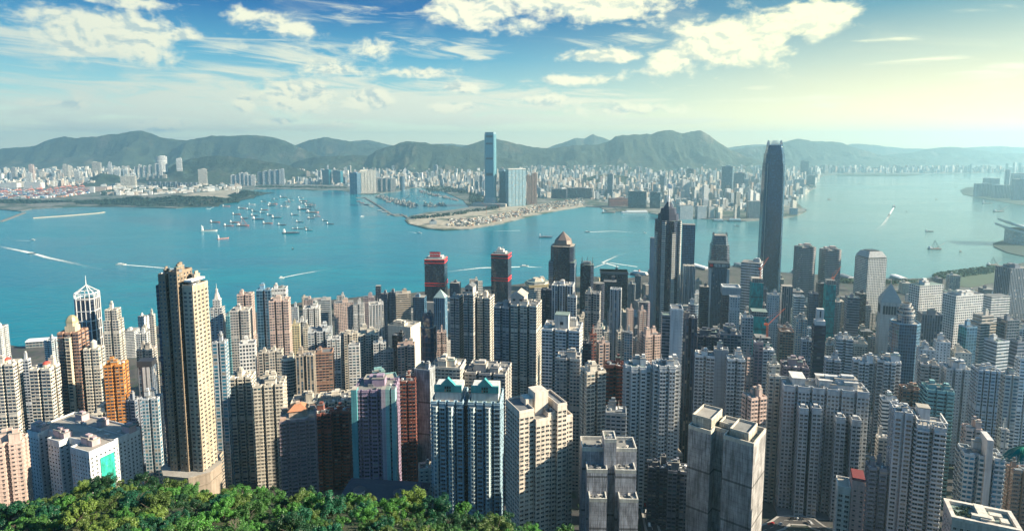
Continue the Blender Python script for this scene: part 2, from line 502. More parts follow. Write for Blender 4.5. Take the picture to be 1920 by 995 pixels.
# footprints, counter-clockwise, centred
def f_rect(w_, d_): return [(-w_ / 2, -d_ / 2), (w_ / 2, -d_ / 2), (w_ / 2, d_ / 2), (-w_ / 2, d_ / 2)]
def f_oct(w_, d_, c=.22):
    k = min(w_, d_) * c
    return [(-w_ / 2 + k, -d_ / 2), (w_ / 2 - k, -d_ / 2), (w_ / 2, -d_ / 2 + k), (w_ / 2, d_ / 2 - k), (w_ / 2 - k, d_ / 2), (-w_ / 2 + k, d_ / 2), (-w_ / 2, d_ / 2 - k), (-w_ / 2, -d_ / 2 + k)]
def f_round(w_, d_, n=20): return [(w_ / 2 * cos(2 * pi * i / n), d_ / 2 * sin(2 * pi * i / n)) for i in range(n)]
def f_notch(w_, d_, nx=3, ny=2, g=2.2, s_=2.4):
    g = min(g, w_ / (nx * 3)); s_ = min(s_, d_ * .16, w_ * .16)
    out = []
    cs = [(-w_ / 2, -d_ / 2), (w_ / 2, -d_ / 2), (w_ / 2, d_ / 2), (-w_ / 2, d_ / 2)]
    for k in range(4):
        A, B = Vector(cs[k]), Vector(cs[(k + 1) % 4])
        L = (B - A).length; e = (B - A) / L; inn = Vector((-e.y, e.x))
        n = nx if k % 2 == 0 else ny
        seg = (L - (n - 1) * g) / n
        out.append(tuple(A))
        for i in range(1, n):
            a = A + e * (i * seg + (i - 1) * g); b = a + e * g
            out += [tuple(a), tuple(a + inn * s_), tuple(b + inn * s_), tuple(b)]
    return out
def f_cross(w_, d_, c=.28, notch=True):
    a, b = w_ / 2, d_ / 2; p, q = a * (1 - 2 * c), b * (1 - 2 * c)
    pts = [(-p, -b), (p, -b), (p, -q), (a, -q), (a, q), (p, q), (p, b), (-p, b), (-p, q), (-a, q), (-a, -q), (-p, -q)]
    if not notch: return pts
    k = min(w_, d_) * .07                  # a small re-entrant slot in the middle of each arm
    return [(-p, -b), (-k, -b), (-k, -b + 1.6 * k), (k, -b + 1.6 * k), (k, -b), (p, -b), (p, -q), (a, -q), (a, -k), (a - 1.6 * k, -k), (a - 1.6 * k, k), (a, k), (a, q), (p, q), (p, b), (k, b), (k, b - 1.6 * k), (-k, b - 1.6 * k), (-k, b), (-p, b), (-p, q), (-a, q), (-a, k), (-a + 1.6 * k, k), (-a + 1.6 * k, -k), (-a, -k), (-a, -q), (-p, -q)]
def f_bays(w_, d_, step=6.0, dep=1.1):
    """shallow projecting bays all round"""
    nx, ny = max(1, round(w_ / step)), max(1, round(d_ / step))
    return f_notch(w_, d_, nx, ny, g=step * .36, s_=dep)
# ------------------------------------------------------------------ sea, shores, terrain
def interp(x, pts):
    if x <= pts[0][0]: return pts[0][1]
    for (a, b), (c, d) in zip(pts, pts[1:]):
        if x <= c: return b + (d - b) * (x - a) / (c - a)
    return pts[-1][1]
def sm(x, a, b):
    t = min(1, max(0, (x - a) / (b - a))); return t * t * (3 - 2 * t)

# sea
def sea_material():
    m, t, b = new_mat('sea_water')
    tcn = t.n('ShaderNodeTexCoord'); ob = tcn.outputs['Object']
    big = t.noise(t.vm('MULTIPLY', ob, (.0009, .0022, 1)), 1.0, 5, .6, .6)
    mid = t.noise(t.vm('MULTIPLY', ob, (.006, .014, 1)), 1.0, 4, .6, .4)
    c = t.mix(t.smooth(big, .3, .7), (.0, .148, .215), (.002, .205, .25))
    c = t.mix(t.smooth(mid, .35, .75, 0, .5), c, (.0, .115, .185))
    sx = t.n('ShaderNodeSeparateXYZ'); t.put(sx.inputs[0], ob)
    glare_tint = t.smooth(t.m('MULTIPLY_ADD', sx.outputs[1], -.12, sx.outputs[0]), -300.0, 1900.0, 0, .8)      # sky glare on the eastern water, painted into the base colour as a paler tone
    c = t.mix(glare_tint, c, (.15, .235, .20))
    t.put(b.inputs['Base Color'], c)
    t.put(b.inputs['Roughness'], t.smooth(big, .3, .7, .07, .22))
    b.inputs['IOR'].default_value = 1.33
    w1 = t.noise(t.vm('MULTIPLY', ob, (.030, .055, 1)), 1.0, 6, .62, .5)
    w2 = t.noise(t.vm('MULTIPLY', ob, (.14, .20, 1)), 1.0, 3, .6, .3)
    bp = t.n('ShaderNodeBump'); bp.inputs['Strength'].default_value = 1.0; bp.inputs['Distance'].default_value = 1.35
    t.put(bp.inputs['Height'], t.m('ADD', w1, t.m('MULTIPLY', w2, .22)))
    t.put(b.inputs['Normal'], bp.outputs[0])
    return m
mb = MB()
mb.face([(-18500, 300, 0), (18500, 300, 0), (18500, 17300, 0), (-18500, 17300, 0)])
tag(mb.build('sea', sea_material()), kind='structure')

# near shore: coast line read off the photograph, unprojected at quay level
COAST = [(-900, 700), (-200, 668), (0, 642), (45, 652), (110, 634), (240, 616), (300, 610), (430, 598), (500, 580), (560, 567), (640, 560), (700, 553), (780, 548), (850, 540), (960, 534), (1090, 517),
         (1180, 522), (1230, 512), (1300, 500), (1390, 500), (1480, 512), (1530, 514), (1590, 520), (1680, 523), (1740, 521), (1790, 514), (1840, 506), (1880, 500), (1920, 492), (2150, 450), (2900, 420)]
coast_u = sorted(((lambda p: (p.x / p.y, p.y))(gz(x, y, 3)) for x, y in COAST))
CREST = [(-1200, 960), (-100, 948), (0, 938), (60, 930), (100, 918), (150, 905), (200, 892), (245, 889), (300, 898), (350, 904), (420, 909), (500, 911), (600, 914), (680, 919), (740, 927), (800, 938), (860, 951), (940, 965), (1010, 979), (1060, 991), (1100, 1002), (1220, 1050), (1500, 1130), (2600, 1300)]
def slope_at(y):
    d = ray(960, y); return -d.z / d.y
def crest_dist(u): return interp(u, [(-1, 172), (-.6, 168), (-.1, 152), (.1, 140), (1, 130)])
def groundz(X, Y):
    u = X / max(Y, 1)
    Yc = interp(u, coast_u)
    s_ = (Yc - Y) / (Yc - 420)
    if s_ <= 0: return 3.0
    z = 3.4 + 117 * max(0, (min(s_, 1) - .30) / .70) ** 1.45
    if Y < 420: z += (420 - Y) * .42
    z += 14 * sm(-u, .25, .6) * sm(s_, .8, 1.0)
    return z
def hillz(X, Y):
    u = X / max(Y, 1)
    yc = interp(960 + u * FPX * .945, CREST)
    D = crest_dist(u)
    zc = CAMZ - D * slope_at(yc) - 4.0
    n_ = noise.noise(Vector((X * .03, Y * .03, 1))) * 3
    if Y < D: return zc + (D - Y) * .44 + n_ * min(1, (D - Y) / 30)
    return zc - (Y - D) * .80 + n_ * .5

def grid(name, us, ys, zf, mat, quay=False):
    m_ = MB()
    R_ = []
    for Y in ys:
        row = []
        for u in us:
            Yc = interp(u, coast_u) if quay else None
            yy = Y if not quay else 330 + (Yc - 330) * Y
            m_.v.append((u * yy, yy, zf(u * yy, yy))); row.append(len(m_.v) - 1)
        R_.append(row)
    if quay:
        row = []
        for u in us:
            Yc = interp(u, coast_u)
            m_.v.append((u * Yc, Yc + .2, -3)); row.append(len(m_.v) - 1)
        R_.append(row)
    for a, b in zip(R_, R_[1:]):
        for i in range(len(us) - 1):
            m_.idx((a[i], a[i + 1], b[i + 1], b[i]), 0)
    return m_.build(name, mat)

def ground_material():
    m, t, b = new_mat('city_ground')
    tcn = t.n('ShaderNodeTexCoord'); ob = tcn.outputs['Object']
    n1 = t.noise(ob, .012, 5, .6); n2 = t.noise(ob, .07, 5, .65)
    c = t.mix(t.smooth(n1, .42, .58), (.040, .041, .044), (.085, .08, .074))
    c = t.mix(t.smooth(n2, .52, .62), c, (.022, .045, .020))
    t.put(b.inputs['Base Color'], c); b.inputs['Roughness'].default_value = .9
    return m
GROUND = ground_material()
us = [-1.15 + 2.3 * i / 110 for i in range(111)]
tag(grid('ground', us, [(i / 60) ** 1.25 for i in range(61)], groundz, GROUND, True), kind='structure')
SOIL = simple('hill_soil', (.035, .045, .02), .95, .6, .4)
tag(grid('hillside', [-1.3 + 2.6 * i / 90 for i in range(91)], [25, 45, 60, 70, 78] + [80 + 4 * i for i in range(40)] + [250 + 12 * i for i in range(12)], hillz, SOIL), kind='structure')

# far shores: flat reclaimed land a few metres above the water
def shore_material(name, a, b_, g, k):
    m, t, b = new_mat(name)
    tcn = t.n('ShaderNodeTexCoord'); ob = tcn.outputs['Object']
    n1 = t.noise(ob, .006, 5, .65); n2 = t.noise(ob, .03, 5, .7)
    c = t.mix(t.smooth(n2, .4, .62), a, b_)
    c = t.mix(t.smooth(n1, .5 - k, .62 - k), c, g)
    t.put(b.inputs['Base Color'], c); b.inputs['Roughness'].default_value = .9
    return m
SHORE = shore_material('far_city_ground', (.10, .105, .10), (.22, .21, .18), (.025, .05, .03), .04)
SAND = shore_material('reclaimed_sand', (.27, .24, .18), (.42, .37, .29), (.07, .09, .06), -.01)
GREEN = shore_material('island_ground', (.02, .045, .03), (.03, .06, .035), (.02, .04, .03), .1)
def sheet(name, pts, z, mat, world=()):
    P_ = [gz(x, y, z) for x, y in pts] + [Vector((*q, z)) for q in world]
    m_ = MB(); n = len(P_)
    b = len(m_.v)
    m_.v += [tuple(p) for p in P_] + [(p.x, p.y, -3) for p in P_]
    m_.idx(range(n), 0)
    for i in range(n):
        j = (i + 1) % n
        m_.idx((i, n + i, n + j, j), 0)
    o = m_.build(name, mat)
    bm = bmesh.new(); bm.from_mesh(o.data); bmesh.ops.triangulate(bm, faces=bm.faces[:], ngon_method='EAR_CLIP'); bmesh.ops.recalc_face_normals(bm, faces=bm.faces[:]); bm.to_mesh(o.data); bm.free()
    return tag(o, kind='structure')
KOWLOON = [(-300, 396), (-60, 394), (0, 392), (40, 396), (60, 391), (150, 387), (200, 385), (260, 388), (330, 390), (368, 386), (410, 377), (445, 370), (470, 368), (478, 363), (440, 358), (500, 354), (560, 355), (590, 357),
           (625, 356), (654, 359), (672, 364), (702, 364), (745, 359), (770, 353), (790, 352), (835, 360), (868, 375), (880, 388), (850, 393), (800, 398), (768, 405), (759, 412), (766, 419), (800, 428), (832, 431),
           (880, 429), (940, 419), (1000, 404), (1050, 394), (1098, 387), (1125, 388), (1140, 396), (1215, 398), (1250, 405), (1300, 409), (1340, 411), (1400, 414), (1440, 412), (1490, 405), (1512, 396), (1500, 385), (1488, 372), (1530, 352), (1528, 340), (1545, 329), (1740, 326), (2000, 323), (2300, 321)]
tag(sheet('far_shore', KOWLOON, 3.0, SHORE, [(18400, 12000), (18400, 17200), (-18400, 17200), (-18400, 9000)]), kind='structure')
sheet('sand_ground', [(764, 413), (769, 419), (802, 427), (832, 430), (880, 428), (940, 418), (1000, 403), (1048, 394), (1096, 387), (1090, 382), (1010, 384), (930, 389), (905, 396), (860, 398), (800, 402)], 3.4, SAND)
sheet('sand_ground', [(300, 371), (420, 355), (455, 357), (440, 362), (470, 365), (440, 369), (400, 372), (330, 376), (250, 378)], 3.4, SAND)
sheet('runway_ground', [(1566, 327), (1620, 326), (1715, 326), (1726, 328), (1700, 330), (1600, 330), (1570, 329)], 3.4, GREEN)
sheet('far_headland', [(2100, 392), (1960, 390), (1900, 382), (1850, 373), (1806, 364), (1800, 356), (1812, 351), (1850, 349), (1920, 345), (2100, 340), (2400, 338)], 3.0, GREEN)
sheet('promontory_ground', [(2000, 486), (1930, 482), (1890, 473), (1864, 462), (1862, 456), (1880, 450), (1920, 446), (2000, 440)], 3.0, GREEN)
# breakwaters of piled rock, and the concrete jetties
ROCK = simple('breakwater_rock', (.16, .15, .13), .9, .5, .3)
def bank(name, pts, wd, h, mat, label, cat):
    m_ = MB(); P_ = [gz(x, y, 0) for x, y in pts]
    prof = [(-1, -2), (-.45, h), (.45, h), (1, -2)]
    rows = []
    for i, p in enumerate(P_):
        d = ((P_[min(i + 1, len(P_) - 1)] - P_[max(i - 1, 0)])).normalized(); nn = Vector((-d.y, d.x, 0))
        rows.append([len(m_.v) + k for k in range(4)])
        for a, z in prof:
            q = p + nn * a * wd; m_.v.append((q.x, q.y, z))
    for a, b in zip(rows, rows[1:]):
        for k in range(3): m_.idx((a[k], a[k + 1], b[k + 1], b[k]), 0)
    for r_ in (rows[0], rows[-1]): m_.idx(r_, 0)
    o = m_.build(name, mat)
    return tag(o, label, cat)
bank('breakwater', [(668, 371), (684, 371), (700, 380), (735, 403), (742, 405), (763, 405)], 14, 4, ROCK, 'long dark breakwater guarding the crowded boat shelter', 'breakwater')
bank('breakwater', [(725, 403), (752, 402), (768, 411)], 11, 4, ROCK, 'short curved breakwater joining the tip of the sandy reclaimed point', 'breakwater')
bank('jetty', [(62, 409), (120, 405), (182, 400), (195, 398)], 12, 3, simple('jetty_concrete', (.42, .37, .28), .9), 'thin pale jetty reaching out below the wooded naval island', 'jetty')
bank('jetty', [(0, 416), (22, 408), (45, 399)], 16, 3, ROCK, 'dark stub of a quay at the edge of the wooded island', 'jetty')

# hills: each ridge has its crest line, distance and real depth
def hill_material(name, a, b_, rock):
    m, t, b = new_mat(name)
    tcn = t.n('ShaderNodeTexCoord'); ob = tcn.outputs['Object']
    n1 = t.noise(ob, .0025, 6, .65); n2 = t.noise(ob, .012, 6, .7)
    c = t.mix(t.smooth(n2, .38, .62), a, b_)
    c = t.mix(t.smooth(n1, .55, .68), c, rock)
    bp = t.n('ShaderNodeBump'); bp.inputs['Strength'].default_value = 1.0; bp.inputs['Distance'].default_value = 60.0
    t.put(bp.inputs['Height'], t.noise(ob, .008, 7, .7)); t.put(b.inputs['Normal'], bp.outputs[0])
    t.put(b.inputs['Base Color'], c); b.inputs['Roughness'].default_value = .95
    return m
HILL = hill_material('wooded_hill', (.008, .020, .013), (.034, .052, .026), (.10, .09, .06))
def ridge(pts, Y, front=2.2, back=1.5, seed=0, na=260, nc=36, rough=1.0):
    P_ = [at(x, y, Y) for x, y in pts]
    xs = [(p.x, p.z) for p in P_]
    m_ = MB(); x0, x1 = xs[0][0], xs[-1][0]
    for i in range(na + 1):
        X = x0 + (x1 - x0) * i / na
        Z = interp(X, xs)
        Z += noise.noise(Vector((X * .004, seed, 0))) * 10 * rough + noise.noise(Vector((X * .0013, seed, 4))) * 14 * rough + (noise.noise(Vector((X * .011, seed, 2))) * 9 + noise.noise(Vector((X * .024, seed, 6))) * 5) * min(1, rough)
        for k in range(nc + 1):
            t = -1 + 2 * k / nc                       # -1 front foot, 0 crest, 1 back foot
            a = abs(t)
            dep = Z * (front if t < 0 else back) + 350 * a
            prof = (1 - a) ** 1.15 * (1 - .12 * sin(a * 9 + X * .002))
            q = Vector((X * .0016, t * 1.3 * (1 if t < 0 else .7), seed))
            g = 1 - abs(noise.noise(q)) * 2
            g2 = 1 - abs(noise.noise(q * 2.3)) * 2; g3 = 1 - abs(noise.noise(q * 5.5)) * 2
            zz = Z * prof - (1 - g) * Z * .42 * min(1, a * 3) * (1 - a) - ((1 - g2) * .24 + (1 - g3) * .12) * Z * min(1, a * 4) * (1 - a)
            m_.v.append((X + (noise.noise(q * 1.4) * 200) * a, Y + (dep * t), max(zz, 2.0) if a < .99 else -4))
    for i in range(na):
        for k in range(nc):
            a = i * (nc + 1) + k
            m_.idx((a, a + nc + 1, a + nc + 2, a + 1), 0)
    o = m_.build('hill', HILL, smooth=True)
    return tag(o, kind='structure')
ridge([(-200, 290), (-60, 278), (0, 275), (65, 275), (90, 266), (120, 262), (145, 265), (180, 262), (205, 255), (225, 252), (245, 244), (262, 240), (285, 244), (300, 250), (330, 254), (350, 257), (365, 254), (400, 253), (440, 258), (480, 260), (520, 265), (545, 272), (560, 277), (600, 292), (660, 306)], 10000, 1.7, 1.2, 1, 300)
ridge([(520, 292), (545, 279), (580, 268), (610, 262), (640, 264), (680, 266), (720, 272), (760, 279), (820, 296)], 11800, 1.4, 1.2, 2, 140)
ridge([(630, 285), (660, 268), (690, 263), (715, 266), (740, 270), (770, 267), (800, 267), (840, 271), (880, 276), (930, 290)], 13800, 1.2, 1.0, 3, 120)
ridge([(500, 318), (540, 310), (560, 300), (590, 290), (625, 288), (670, 287), (690, 290), (705, 280), (740, 272), (760, 267), (785, 270), (810, 276), (850, 279), (880, 284), (930, 294), (980, 304)], 8200, 2.0, 1.2, 4, 260)
ridge([(830, 300), (860, 283), (880, 276), (905, 268), (930, 264), (945, 264), (970, 270), (990, 272), (1015, 274), (1040, 272), (1075, 266), (1110, 268), (1140, 265), (1155, 255), (1185, 256), (1220, 258), (1235, 254), (1260, 253), (1280, 258), (1300, 252), (1313, 249), (1330, 256), (1350, 268), (1370, 279), (1400, 290), (1440, 302)], 9400, 1.8, 1.2, 5, 300)
ridge([(1000, 285), (1040, 268), (1060, 262), (1080, 257), (1095, 260), (1112, 254), (1120, 259), (1140, 266), (1180, 280)], 13500, 1.2, 1.0, 6, 100)
ridge([(1330, 296), (1370, 277), (1400, 273), (1430, 274), (1470, 270), (1495, 265), (1525, 270), (1560, 268), (1580, 270), (1610, 278), (1640, 285), (1680, 292), (1740, 300)], 11500, 1.5, 1.2, 7, 180)
ridge([(1580, 300), (1640, 290), (1700, 288), (1740, 282), (1785, 278), (1830, 281), (1880, 285), (1960, 285), (2060, 278), (2200, 290)], 12500, 1.4, 1.2, 8, 160)
ridge([(1360, 280), (1430, 272), (1560, 276), (1600, 272), (1660, 277), (1760, 276), (1900, 278), (2050, 272)], 15000, 1.0, 1.0, 9, 120)
ridge([(230, 350), (262, 338), (300, 325), (330, 310), (350, 303), (380, 298), (430, 293), (480, 296), (520, 302), (560, 312), (590, 326)], 6900, 2.4, 1.5, 10, 160)
# low wooded islands on the near side of the far shore
ridge([(-120, 378), (0, 376), (60, 377), (140, 378), (190, 376), (230, 372), (255, 368), (290, 372), (330, 366), (360, 368), (400, 369), (430, 374), (442, 378)], 4250, .9, .7, 11, 220, 14, .25)
ridge([(432, 372), (445, 362), (460, 357), (475, 359), (486, 366), (492, 369)], 4850, .8, .7, 12, 60, 12, .2)
ridge([(150, 345), (172, 333), (190, 326), (215, 329), (240, 338), (262, 347)], 6200, 1.8, 1.2, 13, 80, 16, .6)
ridge([(1095, 332), (1120, 325), (1150, 326), (1190, 331)], 6000, 1.2, 1.0, 14, 60, 12, .4)

# air
def haze():
    m_ = MB(); m_.box(0, 8600, -6, 38000, 18000, 748)
    o = m_.build('haze', [])
    m = bpy.data.materials.new('haze_air'); m.use_nodes = True; m.node_tree.nodes.clear()
    t = NT(m.node_tree)
    v = t.n('ShaderNodeVolumePrincipled'); out = t.n('ShaderNodeOutputMaterial')
    v.inputs['Color'].default_value = (.49, .81, .95, 1)
    v.inputs['Density'].default_value = HAZE_DENSITY
    v.inputs['Anisotropy'].default_value = .58
    t.put(out.inputs['Volume'], v.outputs[0])
    o.data.materials.append(m)
    m.cycles.homogeneous_volume = True if hasattr(m.cycles, 'homogeneous_volume') else None
    tag(o, kind='stuff')
HAZE_DENSITY = 7.5e-5
haze()
# ------------------------------------------------------------------ building builder
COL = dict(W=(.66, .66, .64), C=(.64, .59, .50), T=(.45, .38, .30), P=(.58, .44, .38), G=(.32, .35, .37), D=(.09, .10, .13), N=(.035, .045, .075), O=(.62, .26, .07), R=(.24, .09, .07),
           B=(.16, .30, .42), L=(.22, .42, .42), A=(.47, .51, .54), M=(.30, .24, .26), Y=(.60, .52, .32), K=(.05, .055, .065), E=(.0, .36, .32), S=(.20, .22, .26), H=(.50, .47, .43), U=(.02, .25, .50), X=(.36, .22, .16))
BLD = []
FOOT = []
def solve_w(x0, x1, y, Y, th, r):
    xc = (x0 + x1) / 2
    p = at(xc, y, Y); t = Y / ray(xc, y).y
    Wm = (x1 - x0) * t / FPX
    k = p.x / p.y
    return p, Wm / (abs(cos(th) - k * sin(th)) + r * abs(sin(th) + k * cos(th)))

def footprint(fp, w_, d_, o):
    if fp == 'r': return f_rect(w_, d_)
    if fp == 'n': return f_notch(w_, d_, o.get('nx', max(2, round(w_ / 8))), o.get('ny', max(2, round(d_ / 9))), o.get('g', 2.8), o.get('s', 4.2))
    if fp == 'x': return f_cross(w_, d_, o.get('c', .26))
    if fp == 'o': return f_oct(w_, d_, o.get('c', .22))
    if fp == 'c': return f_round(w_, d_)
    if fp == 'b': return f_bays(w_, d_, o.get('step', 5.5), o.get('dep', 1.0))
    return fp(w_, d_)

def tint(c, k, r_=None):
    r_ = r_ or rnd
    j = r_.uniform(-.04, .04)
    return tuple(max(0, min(1, v * k + j * v)) for v in c)

def roof_kit(root, w_, d_, h, col, R_, fp='r', n=2, near=True, tanks=True, tall=1.0, spread=.5):
    """lift rooms, tanks, masts and vents on a roof"""
    for i in range(n):
        a, b = R_.uniform(.20, .38) * w_, R_.uniform(.22, .42) * d_
        m_ = MB(); hh = R_.uniform(3.2, 7.5) * tall
        m_.box(0, 0, 0, a, b, hh, 0); m_.box(0, 0, hh, a + .5, b + .5, .35, 1); m_.box(a * .1, 0, hh + .35, a * .55, b * .55, R_.uniform(1.2, 2.6), 0)
        m_.build('machine_room', [PLAIN, ROOF], root, tint(col, R_.uniform(.9, 1.1), R_), (R_.uniform(-spread, spread) * (w_ - a) * .8, R_.uniform(-spread, spread) * (d_ - b) * .8, h - .1))
    if tanks:
        for i in range(R_.randint(1, 2)):
            m_ = MB(); q = R_.uniform(1.1, 2.0)
            if R_.random() < .5: m_.prism(f_round(2 * q, 2 * q, 10), 0, q * 1.5, 0)
            else: m_.box(0, 0, 0, q * 2.6, q * 1.6, q * 1.1, 0); m_.box(0, 0, q * 1.1, q * 2.8, q * 1.8, .2, 0)
            m_.build('water_tank', [METAL], root, None, (R_.uniform(-.36, .36) * w_, R_.uniform(-.36, .36) * d_, h - .1))
        if R_.random() < .35:
            m_ = MB(); m_.bar((0, 0, 0), (0, 0, R_.uniform(5, 9)), .16, 0, .07)
            m_.build('antenna', [WHITE], root, None, (R_.uniform(-.3, .3) * w_, R_.uniform(-.3, .3) * d_, h))
    if near:
        for i in range(R_.randint(4, 8)):
            m_ = MB(); m_.box(0, 0, 0, R_.uniform(.8, 3), R_.uniform(1, 2), R_.uniform(.8, 1.8), 0)
            m_.build('air_unit', [METAL if R_.random() < .5 else WHITE], root, None, (R_.uniform(-.42, .42) * w_, R_.uniform(-.4, .4) * d_, h), R_.uniform(0, 3))

def parapet(root, poly, h, col, th=.45, ph=1.25):
    inn = offset(poly, -th); m_ = MB(); n = len(poly)
    for a, b in ((poly, inn),):
        k = len(m_.v)
        m_.v += [(x, y, h - .05) for x, y in a] + [(x, y, h + ph) for x, y in a] + [(x, y, h + ph) for x, y in b] + [(x, y, h + .02) for x, y in b]
        for i in range(n):
            j = (i + 1) % n
            for q in range(3): m_.idx((k + q * n + i, k + q * n + j, k + q * n + n + j, k + q * n + n + i), 0)
    return m_.build('parapet', [PLAIN], root, col)

WIN_CACHE = {}
def window_mesh(kind):
    if kind in WIN_CACHE: return WIN_CACHE[kind]
    m_ = MB()                                   # unit width, unit height, faces -y, sits on the wall plane
    if kind == 'balcony':
        m_.box(0, -.65, -.12, 1, 1.3, .14, 0); m_.box(0, -1.26, 0, 1, .09, 1.0, 0); m_.box(-.47, -.65, 0, .06, 1.2, 1.0, 0); m_.box(.47, -.65, 0, .06, 1.2, 1.0, 0)
        me = m_.build('balcony', [PLAIN]).data
    else:
        m_.box(0, -.02, .05, .88, .06, .90, 1)
        m_.box(0, -.05, -.02, 1, .16, .08, 0); m_.box(0, -.05, .94, 1, .18, .07, 0); m_.box(-.47, -.05, .06, .06, .12, .88, 0); m_.box(.47, -.05, .06, .06, .12, .88, 0)
        m_.box(0, -.07, .06, .035, .06, .88, 0)
        if kind == 'window_unit': m_.box(.22, -.24, -.34, .34, .42, .26, 2); m_.box(.22, -.2, -.40, .42, .42, .05, 0)
        me = m_.build('window', [PLAIN, GLASS, METAL]).data
    o = [o for o in bpy.data.objects if o.data == me][0]; bpy.data.objects.remove(o)
    WIN_CACHE[kind] = me
    return me

def wall_items(root, poly, h, fh, bay, kind, wfrac, hfrac, lift, col, edges=None, limit=100, off=0.0, zlo=0.0, minL=2.0):
    """individual windows or balconies on the sides one can see"""
    X, Y, Z0 = root.location; th = root.rotation_euler.z
    nf = max(1, round(h / fh)); fh = h / nf
    items = []
    n = len(poly)
    for i in range(n):
        A, B = Vector(poly[i]), Vector(poly[(i + 1) % n]); L = (B - A).length
        if L < minL or (edges and not edges(A, B, L)): continue
        e = (B - A) / L; nn = Vector((e.y, -e.x)); M_ = (A + B) / 2
        wn = Matrix.Rotation(th, 2) @ nn; wp = Matrix.Rotation(th, 2) @ M_ + Vector((X, Y))
        if wn.dot(-wp.normalized()) < .04: continue
        nb = max(1, round(L / bay)); bw = L / nb
        for f in range(nf):
            z = f * fh + lift * fh
            if z < zlo: continue
            for k in range(nb):
                p = A + e * (bw * (k + .5)) + nn * off
                q = Vector((wp.x, wp.y, Z0 + z))
                if px(q)[1] > 1015 or z + fh > h + .5: continue
                items.append(((q - Vector((0, 0, CAMZ))).length, p, z, atan2(e.y, e.x), bw * wfrac, fh * hfrac if kind != 'balcony' else 1.0))
    items.sort(key=lambda t: t[0])
    Rw = random.Random(int(X * 3 + Y)); mes = [window_mesh(kind), window_mesh('window_unit' if kind == 'window' else kind)]
    for _, p, z, a, sx, sz in items[:limit]:
        o = link(mes[Rw.random() < .27], kind, root, col, (p.x, p.y, z), a); o.scale = (sx, 1, sz)
    rest = items[limit:]
    if rest:
        m_ = MB(); both = [([tuple(v.co) for v in me.vertices], [(tuple(f.vertices), f.material_index) for f in me.polygons]) for me in mes]; me = mes[1]
        for _, p, z, a, sx, sz in rest:
            src, fs = both[Rw.random() < .27]
            c_, s_ = cos(a), sin(a); b = len(m_.v)
            m_.v += [(p.x + x * sx * c_ - y * s_, p.y + x * sx * s_ + y * c_, z + zz * sz) for x, y, zz in src]
            for f, mi in fs: m_.idx([b + i for i in f], mi)
        tag(m_.build(kind, list(me.materials), root, col), kind='stuff')

def bld(x0, x1, y, Y, th, fp, st, col, kind, label, **o):
    """x0..x1: sides in the photo, y: roof height in the photo, Y: distance in metres, th: turn in degrees (+ shows its front to the right)"""
    R_ = random.Random(int(x0 * 7 + y * 13 + Y))
    th = radians(th); r = o.get('r', .85)
    p, w_ = solve_w(x0, x1, y, Y, th, r); d_ = w_ * r
    g = o.get('base', groundz(p.x, p.y)) - 4
    h = p.z - g
    root = empty(kind, (p.x, p.y, g), th)
    c = COL[col] if isinstance(col, str) else col
    c = tint(c, 1, R_)
    poly = footprint(fp, w_, d_, o)
    fh = o.get('fh', 3.1 if kind.startswith('ap') else 3.9); bay = o.get('bay', 3.3)
    near = Y < 600
    ridge = o.get('ridge', .28 if (near and st in 'psyqk') else 0)
    m_ = MB()
    up = o.get('up')                          # upper storeys set back: (fraction of height, scale)
    if up:
        hs = h * up[0]
        m_.wall(poly, 0, hs, fh, bay, 0, 1, ridge)
        p2 = [(a * up[1], b * up[1]) for a, b in poly]
        m_.wall(p2, hs, h, fh, bay, 0, 1, ridge)
        rp = p2
    else:
        m_.wall(poly, 0, h, fh, bay, 0, 1, ridge); rp = poly
    m_.build('wall', [F[st], ROOF], root, c)
    if o.get('para', Y < 1000): parapet(root, rp, h, tint(c, 1.05, R_), ph=o.get('ph', 1.3))
    wk = o.get('kit', 2 if Y < 900 else 1)
    if wk: roof_kit(root, w_ * (up[1] if up else 1), d_ * (up[1] if up else 1), h, tint(c, 1.05, R_), R_, fp, wk, near, Y < 1000)
    if o.get('win'):
        wf = o['win']
        wall_items(root, poly, h if not up else h * up[0], fh, o.get('wbay', 3.2), 'window', wf[0], wf[1], wf[2], tint(c, 1.12, R_), minL=1.9, zlo=o.get('zlo', 0))
    if o.get('bal'):
        lo, hi = o['bal']
        wall_items(root, poly, h, fh, 99, 'balcony', .92, 1, 0.05, tint(c, 1.15, R_), edges=lambda A, B, L: lo < L < hi)
    tag(root, label, o.get('cat', 'building'), o.get('group'))
    rec = dict(root=root, w=w_, d=d_, h=h, poly=poly, p=p, x=(x0 + x1) / 2, x0=x0, x1=x1, y=y, Y=Y, th=th, col=c, sn=o.get('sn'), R=R_)
    BLD.append(rec); FOOT.append((p.x, p.y, max(w_, d_) * .56))
    return rec
# ------------------------------------------------------------------ the buildings of the near shore, read off the photograph
AT, OT, AB = 'apartment_tower', 'office_tower', 'apartment_block'
